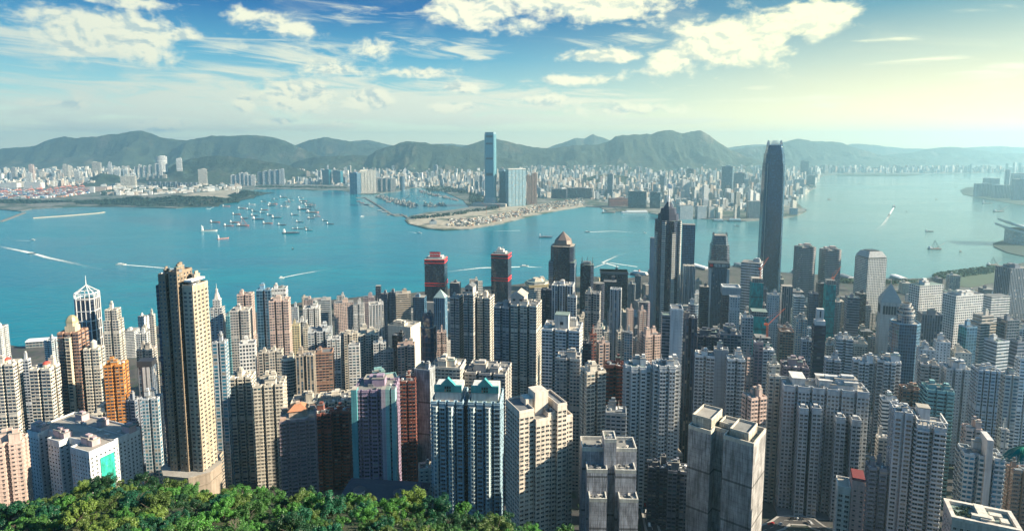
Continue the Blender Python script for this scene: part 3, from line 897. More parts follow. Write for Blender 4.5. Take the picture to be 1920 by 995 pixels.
# --- west end
bld(-30, 16, 613, 900, 8, 'n', 'p', 'W', AT, 'white tower cut by the picture edge beside the long white pier shed')
bld(82, 110, 637, 900, -12, 'n', 'p', 'A', AT, 'grey white block behind the orange tower, right end of the pier shed')
bld(107, 166, 621, 560, 6, 'n', 'q', 'X', AT, 'orange brown tower under a small gold domed cap', sn='gold capped orange tower', nx=3, ny=3, kit=0, r=.9, bay=3.0)
bld(137, 190, 562, 700, 8, 'o', 'd', 'N', OT, 'dark glass tower in a white frame with a pyramid spire on top', sn='spire tower', kit=0, r=.9, c=.18)
bld(192, 231, 580, 690, 10, 'n', 'p', 'C', AT, 'cream tower with white penthouse right of the spire tower', up=(.93, .8), kit=1)
bld(234, 262, 617, 1120, 10, 'r', 'b', 'W', AB, 'flat white roofed shore block between the spire tower and tan twin tower', r=1.6, kit=1)
bld(254, 282, 624, 900, 8, 'n', 'p', 'W', AT, 'white block just left of the tall tan tower near the water', kit=1)
bld(279, 291, 590, 860, 8, 'r', 'p', 'C', AT, 'very slim cream tower close against the left side of the tan tower')
bld(255, 294, 654, 720, 8, 'n', 'p', 'H', AT, 'pinkish cream mid rise left of the tan tower under the slim cream one')
bld(258, 293, 684, 560, 10, 'r', 'v', 'S', OT, 'grey slab with a black roof cap left of the tall tan tower', kit=0, sn='black capped slab')
bld(156, 196, 652, 560, 8, 'n', 'p', 'C', AT, 'cream tower with a rounded top right of the gold capped tower', kit=1, sn='round topped cream tower')
bld(194, 241, 682, 540, 12, 'n', 'p', 'O', AT, 'bright orange block with a cream penthouse', sn='bright orange block', nx=2, ny=2, kit=2, r=.8)
bld(-14, 42, 680, 520, 10, 'n', 'y', 'C', AT, 'cream balconied block with a red dome, cut by the picture edge', kit=1, sn='edge block with red dome')
bld(40, 58, 674, 600, 8, 'r', 'y', 'W', AT, 'narrow white block between the two red domed blocks', kit=1)
bld(54, 113, 688, 530, 6, 'n', 'y', 'C', AT, 'cream balconied block with a red dome left of the orange brown tower', kit=1, sn='second red domed block')
bld(393, 421, 562, 700, 10, 'b', 'p', 'W', AT, 'slim white tower with a tapered cap right of the tan tower', up=(.95, .6), kit=0, sn='slim white capped tower', step=4)
bld(397, 428, 641, 500, 8, 'n', 't', 'A', AT, 'pale tower with sea green glass strips beside the tan tower', kit=2)
bld(418, 433, 592, 900, 8, 'r', 'e', 'L', OT, 'narrow dark teal glass block right of the slim white capped tower')
bld(444, 477, 551, 730, 10, 'n', 'p', 'P', AT, 'pinkish tower with rounded machine room, back one of two', kit=1, ridge=.25)
bld(431, 473, 580, 690, 10, 'n', 'p', 'H', AT, 'pinkish cream tower standing in front of a taller pink twin', kit=1, sn='pink pair', ridge=.25)
bld(448, 481, 642, 620, 16, 'r', 'g', 'W', OT, 'white grid block wrapped in bright blue on its shaded side', kit=1, sn='blue wrapped block', r=.9)
# --- front left
bld(-20, 54, 826, 420, 24, 'n', 's', 'P', AB, 'peach block in the lower corner half in shadow', kit=3, nx=2, ny=2, win=(.42, .42, .32), sn='peach corner block', r=.7)
bld(126, 176, 764, 560, -10, 'r', 's', 'W', AB, 'low white block with a blank wall behind the zigzag slab', kit=2, fh=3.4)
bld(172, 231, 768, 540, 14, 'n', 'p', 'C', AB, 'low cream block with plants on its roof behind the zigzag slab', kit=3)
bld(265, 306, 745, 500, 8, 'n', 't', 'A', AT, 'bluish white tower right behind the zigzag slab', kit=2, sn='bluish white tower')
bld(231, 267, 748, 540, -8, 'b', 'p', 'S', AT, 'blue grey tower between orange block and bluish white tower', kit=1)
# --- left middle
bld(480, 512, 543, 770, 10, 'n', 'c', 'B', OT, 'blue striped glass tower with a dark left side', kit=1, sn='blue striped tower', nx=2)
bld(509, 540, 540, 780, 10, 'r', 'p', 'W', AT, 'white slab rising behind the pink and red striped tower', kit=2)
bld(504, 545, 562, 700, 12, 'n', 'p', 'P', AT, 'pink tower with a dark red stripe and a round penthouse', kit=1, sn='red striped pink tower', ridge=.25)
bld(544, 560, 575, 1000, 10, 'r', 'p', 'A', AT, 'small grey white block right of the pink red striped tower', kit=1)
bld(568, 601, 576, 900, 12, 'n', 'g', 'W', AT, 'white gridded block with stepped top close to the open water', kit=2)
bld(587, 621, 560, 1180, 14, 'r', 'b', 'G', OT, 'grey waterfront block with an orange brick end', kit=1, r=.8)
bld(626, 663, 565, 1150, 14, 'r', 'p', 'P', AB, 'wide pinkish white waterfront block', kit=1, r=.6)
bld(662, 683, 568, 1150, 10, 'n', 'p', 'W', AB, 'white waterfront block right of the wide pinkish one', kit=1)
bld(681, 702, 556, 1200, 10, 'r', 'p', 'M', OT, 'grey tower with a red brown crown at the waterfront', kit=1)
bld(691, 719, 569, 850, 14, 'b', 'v', 'W', AT, 'white tower with ribbed right side in front of the waterfront', kit=1, sn='ribbed white tower', step=4)
bld(704, 715, 535, 1350, 4, 'r', 'd', 'D', OT, 'very slim dark tower alone against the water', kit=0, r=1)
bld(714, 730, 549, 1120, -8, 'n', 'g', 'S', AT, 'left one of three dark gridded towers near the red banded tower', kit=1)
bld(729, 745, 547, 1120, -8, 'n', 'g', 'S', AT, 'middle one of three dark gridded towers near the red banded tower', kit=1)
bld(742, 770, 548, 1100, 10, 'r', 'b', 'T', OT, 'tan banded block right of the dark gridded towers', kit=1)
bld(774, 800, 555, 1200, -6, 'r', 'c', 'B', OT, 'blue glass block left of the red banded dark tower', kit=1)
bld(813, 839, 556, 1090, -10, 'r', 'v', 'B', OT, 'blue grey tower with a pale pyramid roof in front of the red banded tower', kit=0, sn='pyramid roofed blue tower')
bld(843, 864, 529, 1320, -8, 'r', 'g', 'D', OT, 'dark square tower with a white mast between the red banded towers', kit=1)
bld(880, 896, 524, 1350, 6, 'r', 'p', 'C', AB, 'small cream tower on the shore left of the second red banded tower', kit=1)
bld(892, 905, 527, 1360, 6, 'r', 'b', 'W', OT, 'small white banded block against the water by the second red banded tower', kit=0)
bld(727, 789, 607, 850, -20, 'r', 'k', 'C', 'market_hall', 'broad cream low rise hall with a wide flat roof', kit=3, r=.8, sn='broad cream hall', fh=6)
bld(786, 819, 590, 700, -12, 'o', 'c', 'D', OT, 'dark glass tower with white bands and a black cap', kit=1, up=(.9, .7), sn='black capped banded tower', fh=6)
bld(819, 837, 622, 800, 8, 'n', 'p', 'P', AT, 'slim peach tower right of the black capped banded tower', kit=1)
bld(547, 563, 609, 800, 10, 'r', 'p', 'Y', AT, 'narrow yellowish tower left of the white stepped grid block', kit=1)
bld(556, 577, 602, 870, 8, 'n', 'p', 'W', AT, 'white block just behind the narrow yellowish tower', kit=1)
bld(568, 588, 614, 820, 8, 'r', 'p', 'C', AT, 'small cream tower right of the narrow yellowish one', kit=1)
bld(577, 624, 618, 760, 14, 'n', 'p', 'A', AT, 'wide grey white tower, left half shaded, in the low rise left of centre', kit=2, sn='wide grey white tower', nx=3)
bld(613, 639, 634, 700, 12, 'b', 'p', 'W', AT, 'white tower behind the dark brown one', kit=1)
bld(590, 626, 658, 640, 10, 'r', 'q', 'X', AT, 'dark brown tower among white ones', kit=1, sn='dark brown tower', ridge=.3)
bld(636, 672, 624, 740, 10, 'x', 'p', 'C', AT, 'cream tower with stepped top left of the paired cream towers', kit=1)
bld(671, 710, 624, 710, 12, 'n', 'p', 'C', AT, 'tall cream tan tower with vertical recesses beside the broad hall', kit=2, sn='recessed cream tower')
bld(653, 675, 647, 640, 10, 'r', 'p', 'W', AT, 'plain pale tower in front of the stepped cream one', kit=1)
bld(700, 724, 642, 690, 10, 'n', 'p', 'W', AT, 'white tower with a teal strip left of the broad hall', kit=1)
bld(735, 760, 628, 760, -8, 'r', 'd', 'K', OT, 'near black glass block in front of the broad cream hall', kit=1)
bld(745, 778, 647, 680, 8, 'n', 'p', 'P', AT, 'brownish pink tower in front of the broad cream hall', kit=2)
bld(722, 738, 657, 690, 8, 'r', 'p', 'G', AT, 'small grey tower left of the brownish pink tower', kit=1)
bld(525, 557, 672, 600, 10, 'c', 'y', 'C', AT, 'cream tower with rounded balconies', kit=1, sn='round balcony tower')
bld(554, 592, 664, 590, 10, 'n', 'v', 'T', AT, 'tan tower with lit vertical ribs left of the dark brown tower', kit=1)
bld(484, 508, 660, 640, 10, 'n', 'p', 'H', AT, 'beige grey tower right of the blue wrapped block', kit=1)
bld(505, 532, 657, 620, 10, 'b', 'p', 'C', AT, 'cream tower left of the round balcony tower', kit=1)
bld(691, 746, 708, 560, 18, 'r', 's', 'L', AB, 'low pale green block with a cluttered roof', kit=4, r=.7)
bld(744, 777, 710, 530, 8, 'r', 'p', 'P', AB, 'low pink block left of the grey concrete slab', kit=2)
bld(430, 480, 704, 520, 8, 'n', 'p', 'C', AT, 'cream stepped tower with rounded ribs, left one of a pair', kit=2, sn='stepped cream pair', nx=3, ny=2)
bld(475, 538, 716, 505, 12, 'n', 'p', 'C', AT, 'cream stepped tower with rounded ribs, right one of a pair', kit=3, nx=3, ny=3, win=(.5, .45, .3))
bld(524, 594, 778, 455, 16, 'b', 'q', 'M', AT, 'brick and grey tower with a pavilion on its lit orange roof', kit=0, sn='pavilion roofed brick tower', win=(.6, .5, .28), step=6)
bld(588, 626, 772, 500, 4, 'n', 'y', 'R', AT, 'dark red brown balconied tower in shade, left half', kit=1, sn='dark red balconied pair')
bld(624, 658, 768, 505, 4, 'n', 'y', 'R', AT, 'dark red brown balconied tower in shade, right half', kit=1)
bld(545, 600, 748, 570, 10, 'r', 'p', 'C', AB, 'low cream walk up block behind the brick tower', kit=3)
bld(598, 664, 744, 580, 14, 'n', 'p', 'C', AB, 'long low cream block behind the dark red pair', kit=3)
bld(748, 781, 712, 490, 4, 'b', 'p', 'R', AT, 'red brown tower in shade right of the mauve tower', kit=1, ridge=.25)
bld(776, 816, 690, 500, -14, 'r', 'n', 'G', AT, 'bare grey concrete slab left of the blue gabled tower', kit=2, sn='bare grey slab')
bld(806, 874, 682, 530, -8, 'r', 'p', 'C', AB, 'cream block with a busy roof just behind the blue gabled tower', kit=4)
bld(872, 960, 690, 540, -10, 'n', 'p', 'H', AB, 'beige block with a big machine room and a dish behind the blue gabled tower', kit=4, nx=3)
bld(785, 814, 874, 445, 10, 'r', 's', 'C', AB, 'tiny cream cube building at the foot of the blue gabled tower', kit=1)
# --- centre
bld(844, 869, 556, 695, -14, 'n', 'q', 'H', AT, 'left third of the grey beige triple tower', kit=1, ridge=.22, r=1.5)
bld(869, 896, 550, 690, -14, 'n', 'q', 'H', AT, 'middle of the grey beige triple tower, gabled roof house on top', kit=0, ridge=.22, r=1.5, sn='gabled triple tower')
bld(895, 927, 556, 695, -14, 'n', 'q', 'C', AT, 'right third of the grey beige triple tower with a sunlit side', kit=1, ridge=.22, r=1.3)
bld(926, 962, 573, 650, -14, 'n', 'q', 'G', AT, 'grey left half of the tall twin tower with a gabled roof house', kit=1, ridge=.22, r=1.1)
bld(958, 1016, 568, 650, -14, 'n', 'q', 'C', AT, 'cream right half of the tall twin tower with a gabled roof house', kit=1, ridge=.25, r=1.0, sn='gabled twin tower', nx=3)
bld(984, 1031, 526, 1260, 12, 'o', 'b', 'C', OT, 'cream banded office block with a gold sign band near the top', kit=1, sn='gold signed office', c=.3)
bld(1032, 1080, 459, 1300, -12, 'o', 'd', 'N', OT, 'dark blue tower topped by a brown pyramid', kit=0, sn='brown pyramid tower', c=.16, r=1)
bld(1088, 1114, 495, 1300, -10, 'o', 'd', 'N', OT, 'dark blue tower with a spiky glass crown', kit=0, sn='spiky crowned tower', c=.25)
bld(1125, 1177, 507, 1350, -6, 'r', 'd', 'N', OT, 'wide dark box tower at the water right of the spiky crown', kit=0, r=.5, sn='wide dark box')
bld(1132, 1156, 526, 1250, -10, 'r', 'd', 'D', OT, 'dark tower with a white framed roof before the wide dark box', kit=1)
bld(1112, 1134, 530, 1200, -6, 'c', 'd', 'D', OT, 'small dark rounded glass block between spiky crown and dark box', kit=0)
bld(1097, 1127, 549, 760, -14, 'n', 'p', 'H', AT, 'slim pinkish beige tower right of the white pier tower', kit=1, sn='slim pinkish tower')
bld(1144, 1166, 542, 720, -14, 'n', 'v', 'W', AT, 'slim white tower with one dark vertical strip', kit=0, sn='slim white striped tower', nx=3, r=.8)
bld(1035, 1078, 533, 760, -12, 'n', 'v', 'W', AT, 'white tower with dark centre and a stepped right shoulder', kit=1, sn='white pier tower', nx=3)
bld(1064, 1082, 556, 720, -12, 'r', 'p', 'W', AT, 'lower white shoulder block against the white pier tower', kit=1)
bld(1014, 1037, 543, 800, -10, 'n', 'q', 'D', AT, 'dark tower left of the white pier tower', kit=1)
bld(1081, 1106, 594, 800, 14, 'n', 'p', 'C', AT, 'cream mid rise between white pier tower and slim pinkish tower', kit=1)
bld(1017, 1093, 612, 570, -12, 'n', 'q', 'W', AT, 'cream white tower with a large square block on its roof', kit=0, sn='square topped tower', nx=3, ny=3, ridge=.3)
bld(1044, 1090, 668, 500, -10, 'n', 'p', 'H', AT, 'beige tower with red brick panels and a concrete lift house', kit=2, sn='red panelled tower')
bld(1088, 1136, 693, 470, 16, 'n', 'y', 'C', AT, 'cream balconied tower with a white cluttered roof', kit=3, win=(.5, .45, .3))
bld(1134, 1170, 683, 490, -6, 'n', 'y', 'R', AT, 'dark red tower with a red machine room', kit=1, sn='dark red tower')
bld(1136, 1174, 770, 430, -10, 'r', 'p', 'G', AT, 'grey block with a dark rooftop tank left of the white balcony pair', kit=2)
bld(1169, 1222, 684, 465, -4, 'x', 'k', 'W', AT, 'white honeycomb balcony tower, left one of a pair', kit=2, sn='white balcony pair', bal=(2.2, 30), win=(.6, .5, .28), c=.2)
bld(1220, 1277, 682, 460, -4, 'x', 'k', 'W', AT, 'white honeycomb balcony tower, right one of a pair', kit=2, bal=(2.2, 30), win=(.6, .5, .28), c=.2)
bld(1240, 1262, 590, 570, -10, 'r', 'b', 'G', AT, 'glassy grey left wing of the slab with a blank white core', kit=0, r=1.2)
bld(1256, 1281, 577, 560, -10, 'r', 'k', 'W', AT, 'tall blank white core wall in the middle of the slab', kit=0, r=1.5, sn='blank white core')
bld(1277, 1308, 594, 560, -10, 'n', 'v', 'D', AT, 'dark ribbed right wing of the slab with a blank white core', kit=1, r=1.2)
bld(1198, 1241, 626, 680, 14, 'n', 'p', 'P', AT, 'salmon coloured block left of the blank white core', kit=2, sn='salmon block', ridge=.2)
bld(1305, 1350, 628, 630, -12, 'n', 'q', 'D', AT, 'dark green block with planted terraces', kit=3, sn='planted dark block')
bld(1346, 1390, 624, 640, -12, 'r', 'q', 'S', AT, 'dark stepped terrace block cluttered with frames and plants', kit=5)
bld(1303, 1340, 664, 505, -16, 'n', 'y', 'W', AT, 'white balcony tower left of the grey core', kit=1, win=(.6, .5, .28))
bld(1338, 1366, 655, 500, -16, 'r', 'k', 'G', AT, 'blank grey core tower between white balcony wings', kit=1, sn='blank grey core')
bld(1360, 1397, 671, 490, -10, 'n', 'y', 'W', AT, 'white balcony tower with roof frames right of the grey core', kit=2, win=(.6, .5, .28))
bld(1391, 1438, 742, 450, 16, 'n', 'p', 'P', AT, 'peach tower behind the tall netted tower', kit=3, win=(.5, .45, .3), sn='peach tower')
bld(1155, 1172, 622, 690, 10, 'n', 'p', 'C', AT, 'small cream tower below the slim white striped tower', kit=1)
bld(1170, 1186, 624, 690, -8, 'r', 't', 'W', AT, 'white block with a bright green strip beside a small cream tower', kit=1)
bld(1104, 1119, 626, 640, 8, 'r', 'p', 'R', AB, 'small brick red block left of the salmon block', kit=1)
bld(1111, 1129, 615, 660, 8, 'r', 'p', 'H', AB, 'small beige block behind the brick red one', kit=1)
bld(1091, 1109, 643, 600, -6, 'r', 'q', 'D', AB, 'dark green fronted block below the brick red one', kit=1)
bld(1118, 1143, 643, 600, 10, 'n', 'p', 'P', AT, 'pinkish cream tower below the brick red block', kit=1)
bld(1174, 1188, 580, 900, 8, 'r', 'p', 'P', AT, 'thin pink and blue tower right of the slim white striped tower', kit=1)
bld(1196, 1212, 583, 880, 8, 'n', 'p', 'P', AT, 'thin pink tower left of the tall masted tower', kit=1)
bld(1198, 1219, 565, 1000, -10, 'o', 'p', 'M', OT, 'mauve grey tower with a rounded top left of the masted tower', kit=1)
bld(1219, 1229, 445, 1210, -14, 'r', 'k', 'A', OT, 'plain pale grey strip tower against the left of the masted tower', kit=0, r=1.2, sn='pale strip tower')
bld(1279, 1304, 420, 1340, -14, 'r', 'c', 'B', OT, 'smooth blue grey slab right of the masted tower', kit=0, r=.9)
bld(1280, 1304, 497, 1150, -10, 'n', 'v', 'W', OT, 'cream tower with dark slots right of the masted tower foot', kit=0, nx=3)
bld(1289, 1311, 570, 900, -8, 'c', 'c', 'A', OT, 'small rounded grey glass tower right of the masted tower foot', kit=1)
bld(1311, 1330, 536, 1050, -8, 'r', 'd', 'D', OT, 'dark low office with a white roof panel left of the bank tower', kit=1)
bld(1352, 1388, 541, 950, -12, 'r', 'd', 'D', OT, 'dark glass block with a grey roof box beside the bank tower', kit=0, sn='grey boxed block')
bld(1367, 1388, 556, 900, -12, 'r', 's', 'A', OT, 'pale blank slab in front of the grey boxed block', kit=0)
bld(1390, 1431, 490, 1220, -30, 'r', 'b', 'A', OT, 'pale grey office tower with dark window bands left of the tallest tower', kit=1, sn='pale banded office', fh=5.5)
bld(1389, 1413, 594, 800, -12, 'r', 'p', 'A', OT, 'small pale block left of the green netted site', kit=1)
bld(1396, 1413, 670, 560, 8, 'n', 'p', 'P', AT, 'thin pinkish tower right of the white balcony tower', kit=1)
bld(1412, 1431, 643, 560, -6, 'r', 'p', 'M', AT, 'mauve tower with a reddish top under the green netted site', kit=1)
bld(1427, 1452, 655, 560, -10, 'n', 'p', 'W', AT, 'white tower right of the mauve reddish topped one', kit=1)
# --- east
bld(1486, 1509, 555, 950, -16, 'n', 'b', 'W', OT, 'small white banded tower before the banded twin towers', kit=0)
bld(1464, 1487, 535, 1100, -14, 'r', 'v', 'M', OT, 'brown grey tower at the right foot of the tallest tower', kit=0)
bld(1437, 1461, 552, 950, -14, 'r', 's', 'A', OT, 'pale block in front of the foot of the tallest tower', kit=1)
bld(1530, 1548, 530, 1150, -10, 'r', 'd', 'N', OT, 'navy tower left of the sea green netted tower', kit=1)
bld(1515, 1535, 550, 950, -14, 'n', 'c', 'S', OT, 'slender glass tower with white edges before the banded twins', kit=1)
bld(1585, 1613, 557, 900, -16, 'r', 'b', 'S', OT, 'banded glass tower with a sloping white roof', kit=1)
bld(1603, 1625, 549, 1050, -14, 'r', 'd', 'N', OT, 'dark block left of the beige pyramid roofed tower', kit=1)
bld(1646, 1691, 564, 850, -22, 'r', 'k', 'H', OT, 'beige stone tower with a hipped pyramid roof and tall arcade', kit=0, sn='beige pyramid tower', r=.9)
bld(1664, 1730, 604, 720, -16, 'o', 'c', 'B', OT, 'mirror blue glass tower with a stepped round top', kit=0, sn='round topped mirror tower', c=.24, r=.8, bay=2.6)
bld(1705, 1769, 532, 1010, 14, 'r', 'g', 'W', OT, 'white grid office slab behind the mirror tower', kit=2, r=.42, sn='left white grid slab', fh=4.2, bay=4.0)
bld(1768, 1844, 551, 910, 14, 'r', 'g', 'W', OT, 'white grid office slab, lower and wider of two', kit=3, r=.42, sn='right white grid slab', fh=4.0, bay=3.8)
bld(1840, 1895, 553, 1060, 10, 'r', 'b', 'W', OT, 'white office with thin dark bands right of the grid slabs', kit=0, r=.5, fh=4.4)
bld(1720, 1768, 588, 850, -16, 'r', 'v', 'S', OT, 'blue grey ribbed office right of the mirror tower', kit=1, r=.7)
bld(1815, 1872, 590, 800, 12, 'r', 'b', 'H', OT, 'grey beige banded office with a stepped top', kit=1, r=.7, up=(.92, .7))
bld(1869, 1912, 598, 780, 8, 'r', 'd', 'S', OT, 'dark blue block at the right side below the white banded office', kit=1)
bld(1866, 1935, 500, 1120, 8, 'r', 'v', 'S', OT, 'hazy slate blue tower with framed top cut by the picture edge', kit=2, sn='slate edge tower', r=.7)
bld(1523, 1549, 610, 620, -14, 'r', 'b', 'N', OT, 'dark blue banded tower with a white penthouse', kit=0, sn='white penthouse tower', fh=4.5)
bld(1797, 1833, 612, 720, 8, 'r', 'c', 'B', OT, 'small pale blue glass block before the grid slabs', kit=1)
bld(1845, 1893, 638, 680, 14, 'r', 'b', 'A', OT, 'grey banded block low on the right', kit=2)
bld(1893, 1925, 640, 640, 8, 'r', 'b', 'S', OT, 'slate banded block at the right picture edge', kit=1)
bld(1750, 1783, 640, 640, -20, 'r', 's', 'W', AB, 'plain pale block right of the mirror tower foot', kit=1)
bld(1718, 1753, 654, 600, -20, 'r', 's', 'W', AB, 'low white block with roof frames at the mirror tower foot', kit=3)
bld(1780, 1822, 659, 640, -14, 'r', 's', 'C', AB, 'low cream block with pipes on the roof right of the pale block', kit=4)
bld(1596, 1640, 676, 530, -20, 'x', 'y', 'W', AT, 'white balcony tower, left one of a pair below the mirror tower', kit=2, sn='east balcony pair', win=(.55, .45, .3))
bld(1640, 1692, 676, 520, -20, 'x', 'y', 'W', AT, 'white balcony tower, right one of a pair below the mirror tower', kit=2, win=(.55, .45, .3))
bld(1564, 1600, 634, 640, -20, 'n', 'b', 'W', AT, 'white banded mid rise left of the mirror tower', kit=2)
bld(1545, 1576, 673, 560, -18, 'n', 'y', 'A', AT, 'grey white balcony block right of the dark penthouse tower', kit=2)
bld(1459, 1489, 620, 720, -14, 'r', 'q', 'X', AT, 'dark brown block right of the green netted site', kit=1)
bld(1489, 1514, 597, 760, -12, 'n', 't', 'C', AT, 'cream tower with teal windows before the banded twins', kit=2)
bld(1501, 1525, 638, 660, -16, 'n', 'p', 'A', AT, 'grey tower left of the dark penthouse tower', kit=1)
bld(1438, 1463, 683, 500, -6, 'n', 'p', 'C', AT, 'cream pink tower left of the mauve roofed complex', kit=1)
bld(1462, 1517, 684, 545, -14, 'n', 'p', 'M', AB, 'mauve complex with pitched roofs and a dish', kit=4, nx=3)
bld(1720, 1762, 682, 560, -20, 'n', 'q', 'H', AT, 'brown beige block with a pale top storey', kit=2)
bld(1726, 1790, 728, 465, -18, 'b', 'y', 'L', AT, 'teal tower with curved white balconies', kit=3, sn='teal balcony tower', bal=(2.5, 20), step=7)
bld(1684, 1727, 728, 500, -16, 'n', 'q', 'X', AT, 'tan brown tower left of the teal balcony tower', kit=2)
bld(1648, 1686, 748, 470, -18, 'n', 'b', 'W', AT, 'white banded tower left of the tan brown tower', kit=3)
bld(1760, 1822, 688, 560, -16, 'n', 's', 'W', AB, 'white block with several roof cubes right of the brown beige block', kit=4)
bld(1820, 1880, 692, 520, -16, 'n', 'p', 'A', AT, 'tall grey blue ribbed tower right of the teal balcony tower', kit=2, nx=4, sn='grey ribbed tower')
bld(1876, 1912, 703, 480, -16, 'n', 'p', 'H', AT, 'beige grey tower near the right picture edge', kit=2)
bld(1903, 1940, 672, 530, -14, 'n', 'p', 'W', AT, 'white tower cut by the right picture edge above the palm', kit=2)
bld(1872, 1893, 806, 450, -14, 'n', 'p', 'C', AT, 'narrow cream tower just left of the palm', kit=1)
bld(1803, 1843, 802, 435, -20, 'n', 'p', 'P', AT, 'small pinkish tower behind the white finned block', kit=2)
bld(1642, 1668, 820, 440, -14, 'r', 'p', 'H', AT, 'small tan tower left of the white stacked balcony tower', kit=1)
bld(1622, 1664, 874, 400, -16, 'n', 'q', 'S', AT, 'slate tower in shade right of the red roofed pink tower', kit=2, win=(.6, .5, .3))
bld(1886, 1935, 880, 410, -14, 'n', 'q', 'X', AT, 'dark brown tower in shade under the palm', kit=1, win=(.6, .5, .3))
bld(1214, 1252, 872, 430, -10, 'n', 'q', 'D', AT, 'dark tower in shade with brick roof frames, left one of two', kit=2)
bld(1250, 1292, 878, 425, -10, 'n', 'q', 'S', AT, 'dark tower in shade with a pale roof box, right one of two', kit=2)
bld(1440, 1462, 705, 470, -14, 'n', 'p', 'C', AT, 'cream tower left of the big white winged tower', kit=1)
# ------------------------------------------------------------------ buildings with a shape of their own
def special(x0, x1, y, Y, th, r, kind, label, sn=None, base=None, cat='building'):
    th = radians(th)
    p, w_ = solve_w(x0, x1, y, Y, th, r); d_ = w_ * r
    g = (groundz(p.x, p.y) if base is None else base) - 4
    root = empty(kind, (p.x, p.y, g), th)
    tag(root, label, cat)
    rec = dict(root=root, w=w_, d=d_, h=p.z - g, p=p, x=(x0 + x1) / 2, x0=x0, x1=x1, y=y, Y=Y, th=th, sn=sn, R=random.Random(int(x0)), g=g, col=COL['A'])
    BLD.append(rec); FOOT.append((p.x, p.y, max(w_, d_) * .56))
    return rec

def zat(rec, y, x=None):               # local height of a level seen at photo row y
    return at(rec['x'] if x is None else x, y, rec['Y']).z - rec['root'].location.z

def pw(rec, name, poly, z0, z1, st, col, fh=3.1, bay=3.2, ridge=0.0, para=True, win=None, bal=None, wbay=3.0, kit=0, roofcol=None):
    m_ = MB(); m_.wall(poly, z0, z1, fh, bay, 0, 1, ridge)
    root = rec['root']
    c = COL[col] if isinstance(col, str) else col
    o = m_.build(name, [F[st], ROOF], root, c)
    if para: parapet(root, poly, z1, tint(c, 1.05))
    if win: wall_items(root, poly, z1, fh, wbay, 'window', *win, tint(c, 1.12), minL=1.9, zlo=max(0, z0))
    if bal: wall_items(root, poly, z1, fh, bal[2] if len(bal) > 2 else 99, 'balcony', .94, 1, .05, tint(c, 1.15), edges=lambda A, B, L: bal[0] < L < bal[1], zlo=max(0, z0))
    if kit:
        xs = [q[0] for q in poly]; ys = [q[1] for q in poly]
        n0 = set(root.children)
        roof_kit(root, max(xs) - min(xs), max(ys) - min(ys), z1, tint(c, 1.05), rec['R'], 'r', kit, rec['Y'] < 600)
        for k in set(root.children) - n0: k.location.x += (max(xs) + min(xs)) / 2; k.location.y += (max(ys) + min(ys)) / 2
    return o

def R4(xa, ya, xb, yb): return [(xa, ya), (xb, ya), (xb, yb), (xa, yb)]
def part(rec, name, m_, mats, col=None, loc=None, rz=None, smooth=False): return m_.build(name, mats, rec['root'], col, loc, rz, smooth)
def find(sn): return [b for b in BLD if b.get('sn') == sn][0]
def text(rec, name, body, size, loc, mat, face=0.0, ext=.15, font=None):
    cu = bpy.data.curves.new(name, 'FONT'); cu.body = body; cu.size = size; cu.extrude = ext; cu.align_x = 'CENTER'; cu.align_y = 'CENTER'
    o = bpy.data.objects.new(name, cu); C.objects.link(o)
    dg = bpy.context.evaluated_depsgraph_get()
    me = bpy.data.meshes.new_from_object(o.evaluated_get(dg)); bpy.data.objects.remove(o)
    me.materials.clear(); me.materials.append(mat)
    q = link(me, name, rec['root'], None, loc); q.rotation_euler = (pi / 2, 0, face)
    return q

# --- the tall tan twin-pier tower
a = special(284, 391, 518, 440, -9, .62, AT, 'tallest tan brown tower with dark glass side and cream lit right wing', 'tall tan tower')
w_, d_, h = a['w'], a['d'], a['h']
hw, hd = w_ / 2, d_ / 2
zc, zl, zr = zat(a, 512), zat(a, 536), zat(a, 532)
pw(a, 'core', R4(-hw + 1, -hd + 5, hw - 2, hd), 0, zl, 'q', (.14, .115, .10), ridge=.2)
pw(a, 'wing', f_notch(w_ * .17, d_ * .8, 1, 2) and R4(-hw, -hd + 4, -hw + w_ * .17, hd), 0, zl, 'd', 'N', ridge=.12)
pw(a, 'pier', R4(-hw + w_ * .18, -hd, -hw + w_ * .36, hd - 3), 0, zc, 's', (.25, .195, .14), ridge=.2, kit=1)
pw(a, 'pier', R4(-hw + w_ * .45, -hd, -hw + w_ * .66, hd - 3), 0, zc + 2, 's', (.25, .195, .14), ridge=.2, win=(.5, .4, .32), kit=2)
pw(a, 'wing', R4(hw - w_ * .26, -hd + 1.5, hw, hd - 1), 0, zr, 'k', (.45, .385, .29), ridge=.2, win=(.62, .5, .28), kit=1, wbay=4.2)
m_ = MB(); m_.box(0, 0, 0, w_ * .2, d_ * .75, 1.2, 0); part(a, 'canopy', m_, [WHITE], None, (hw - w_ * .13, 0, zr + 3.4))
pb = zat(a, 874)
m_ = MB(); m_.prism(f_oct(w_ * 1.28, d_ * 1.75, .3), -20, pb, 0, 1); m_.prism(f_oct(w_ * 1.32, d_ * 1.8, .3), pb, pb + 1.6, 0, 1); m_.prism(f_oct(w_ * 1.34, d_ * 1.84, .3), pb - 7, pb - 6, 0)
part(a, 'podium', m_, [PLAIN, ROOF], (.30, .25, .20))

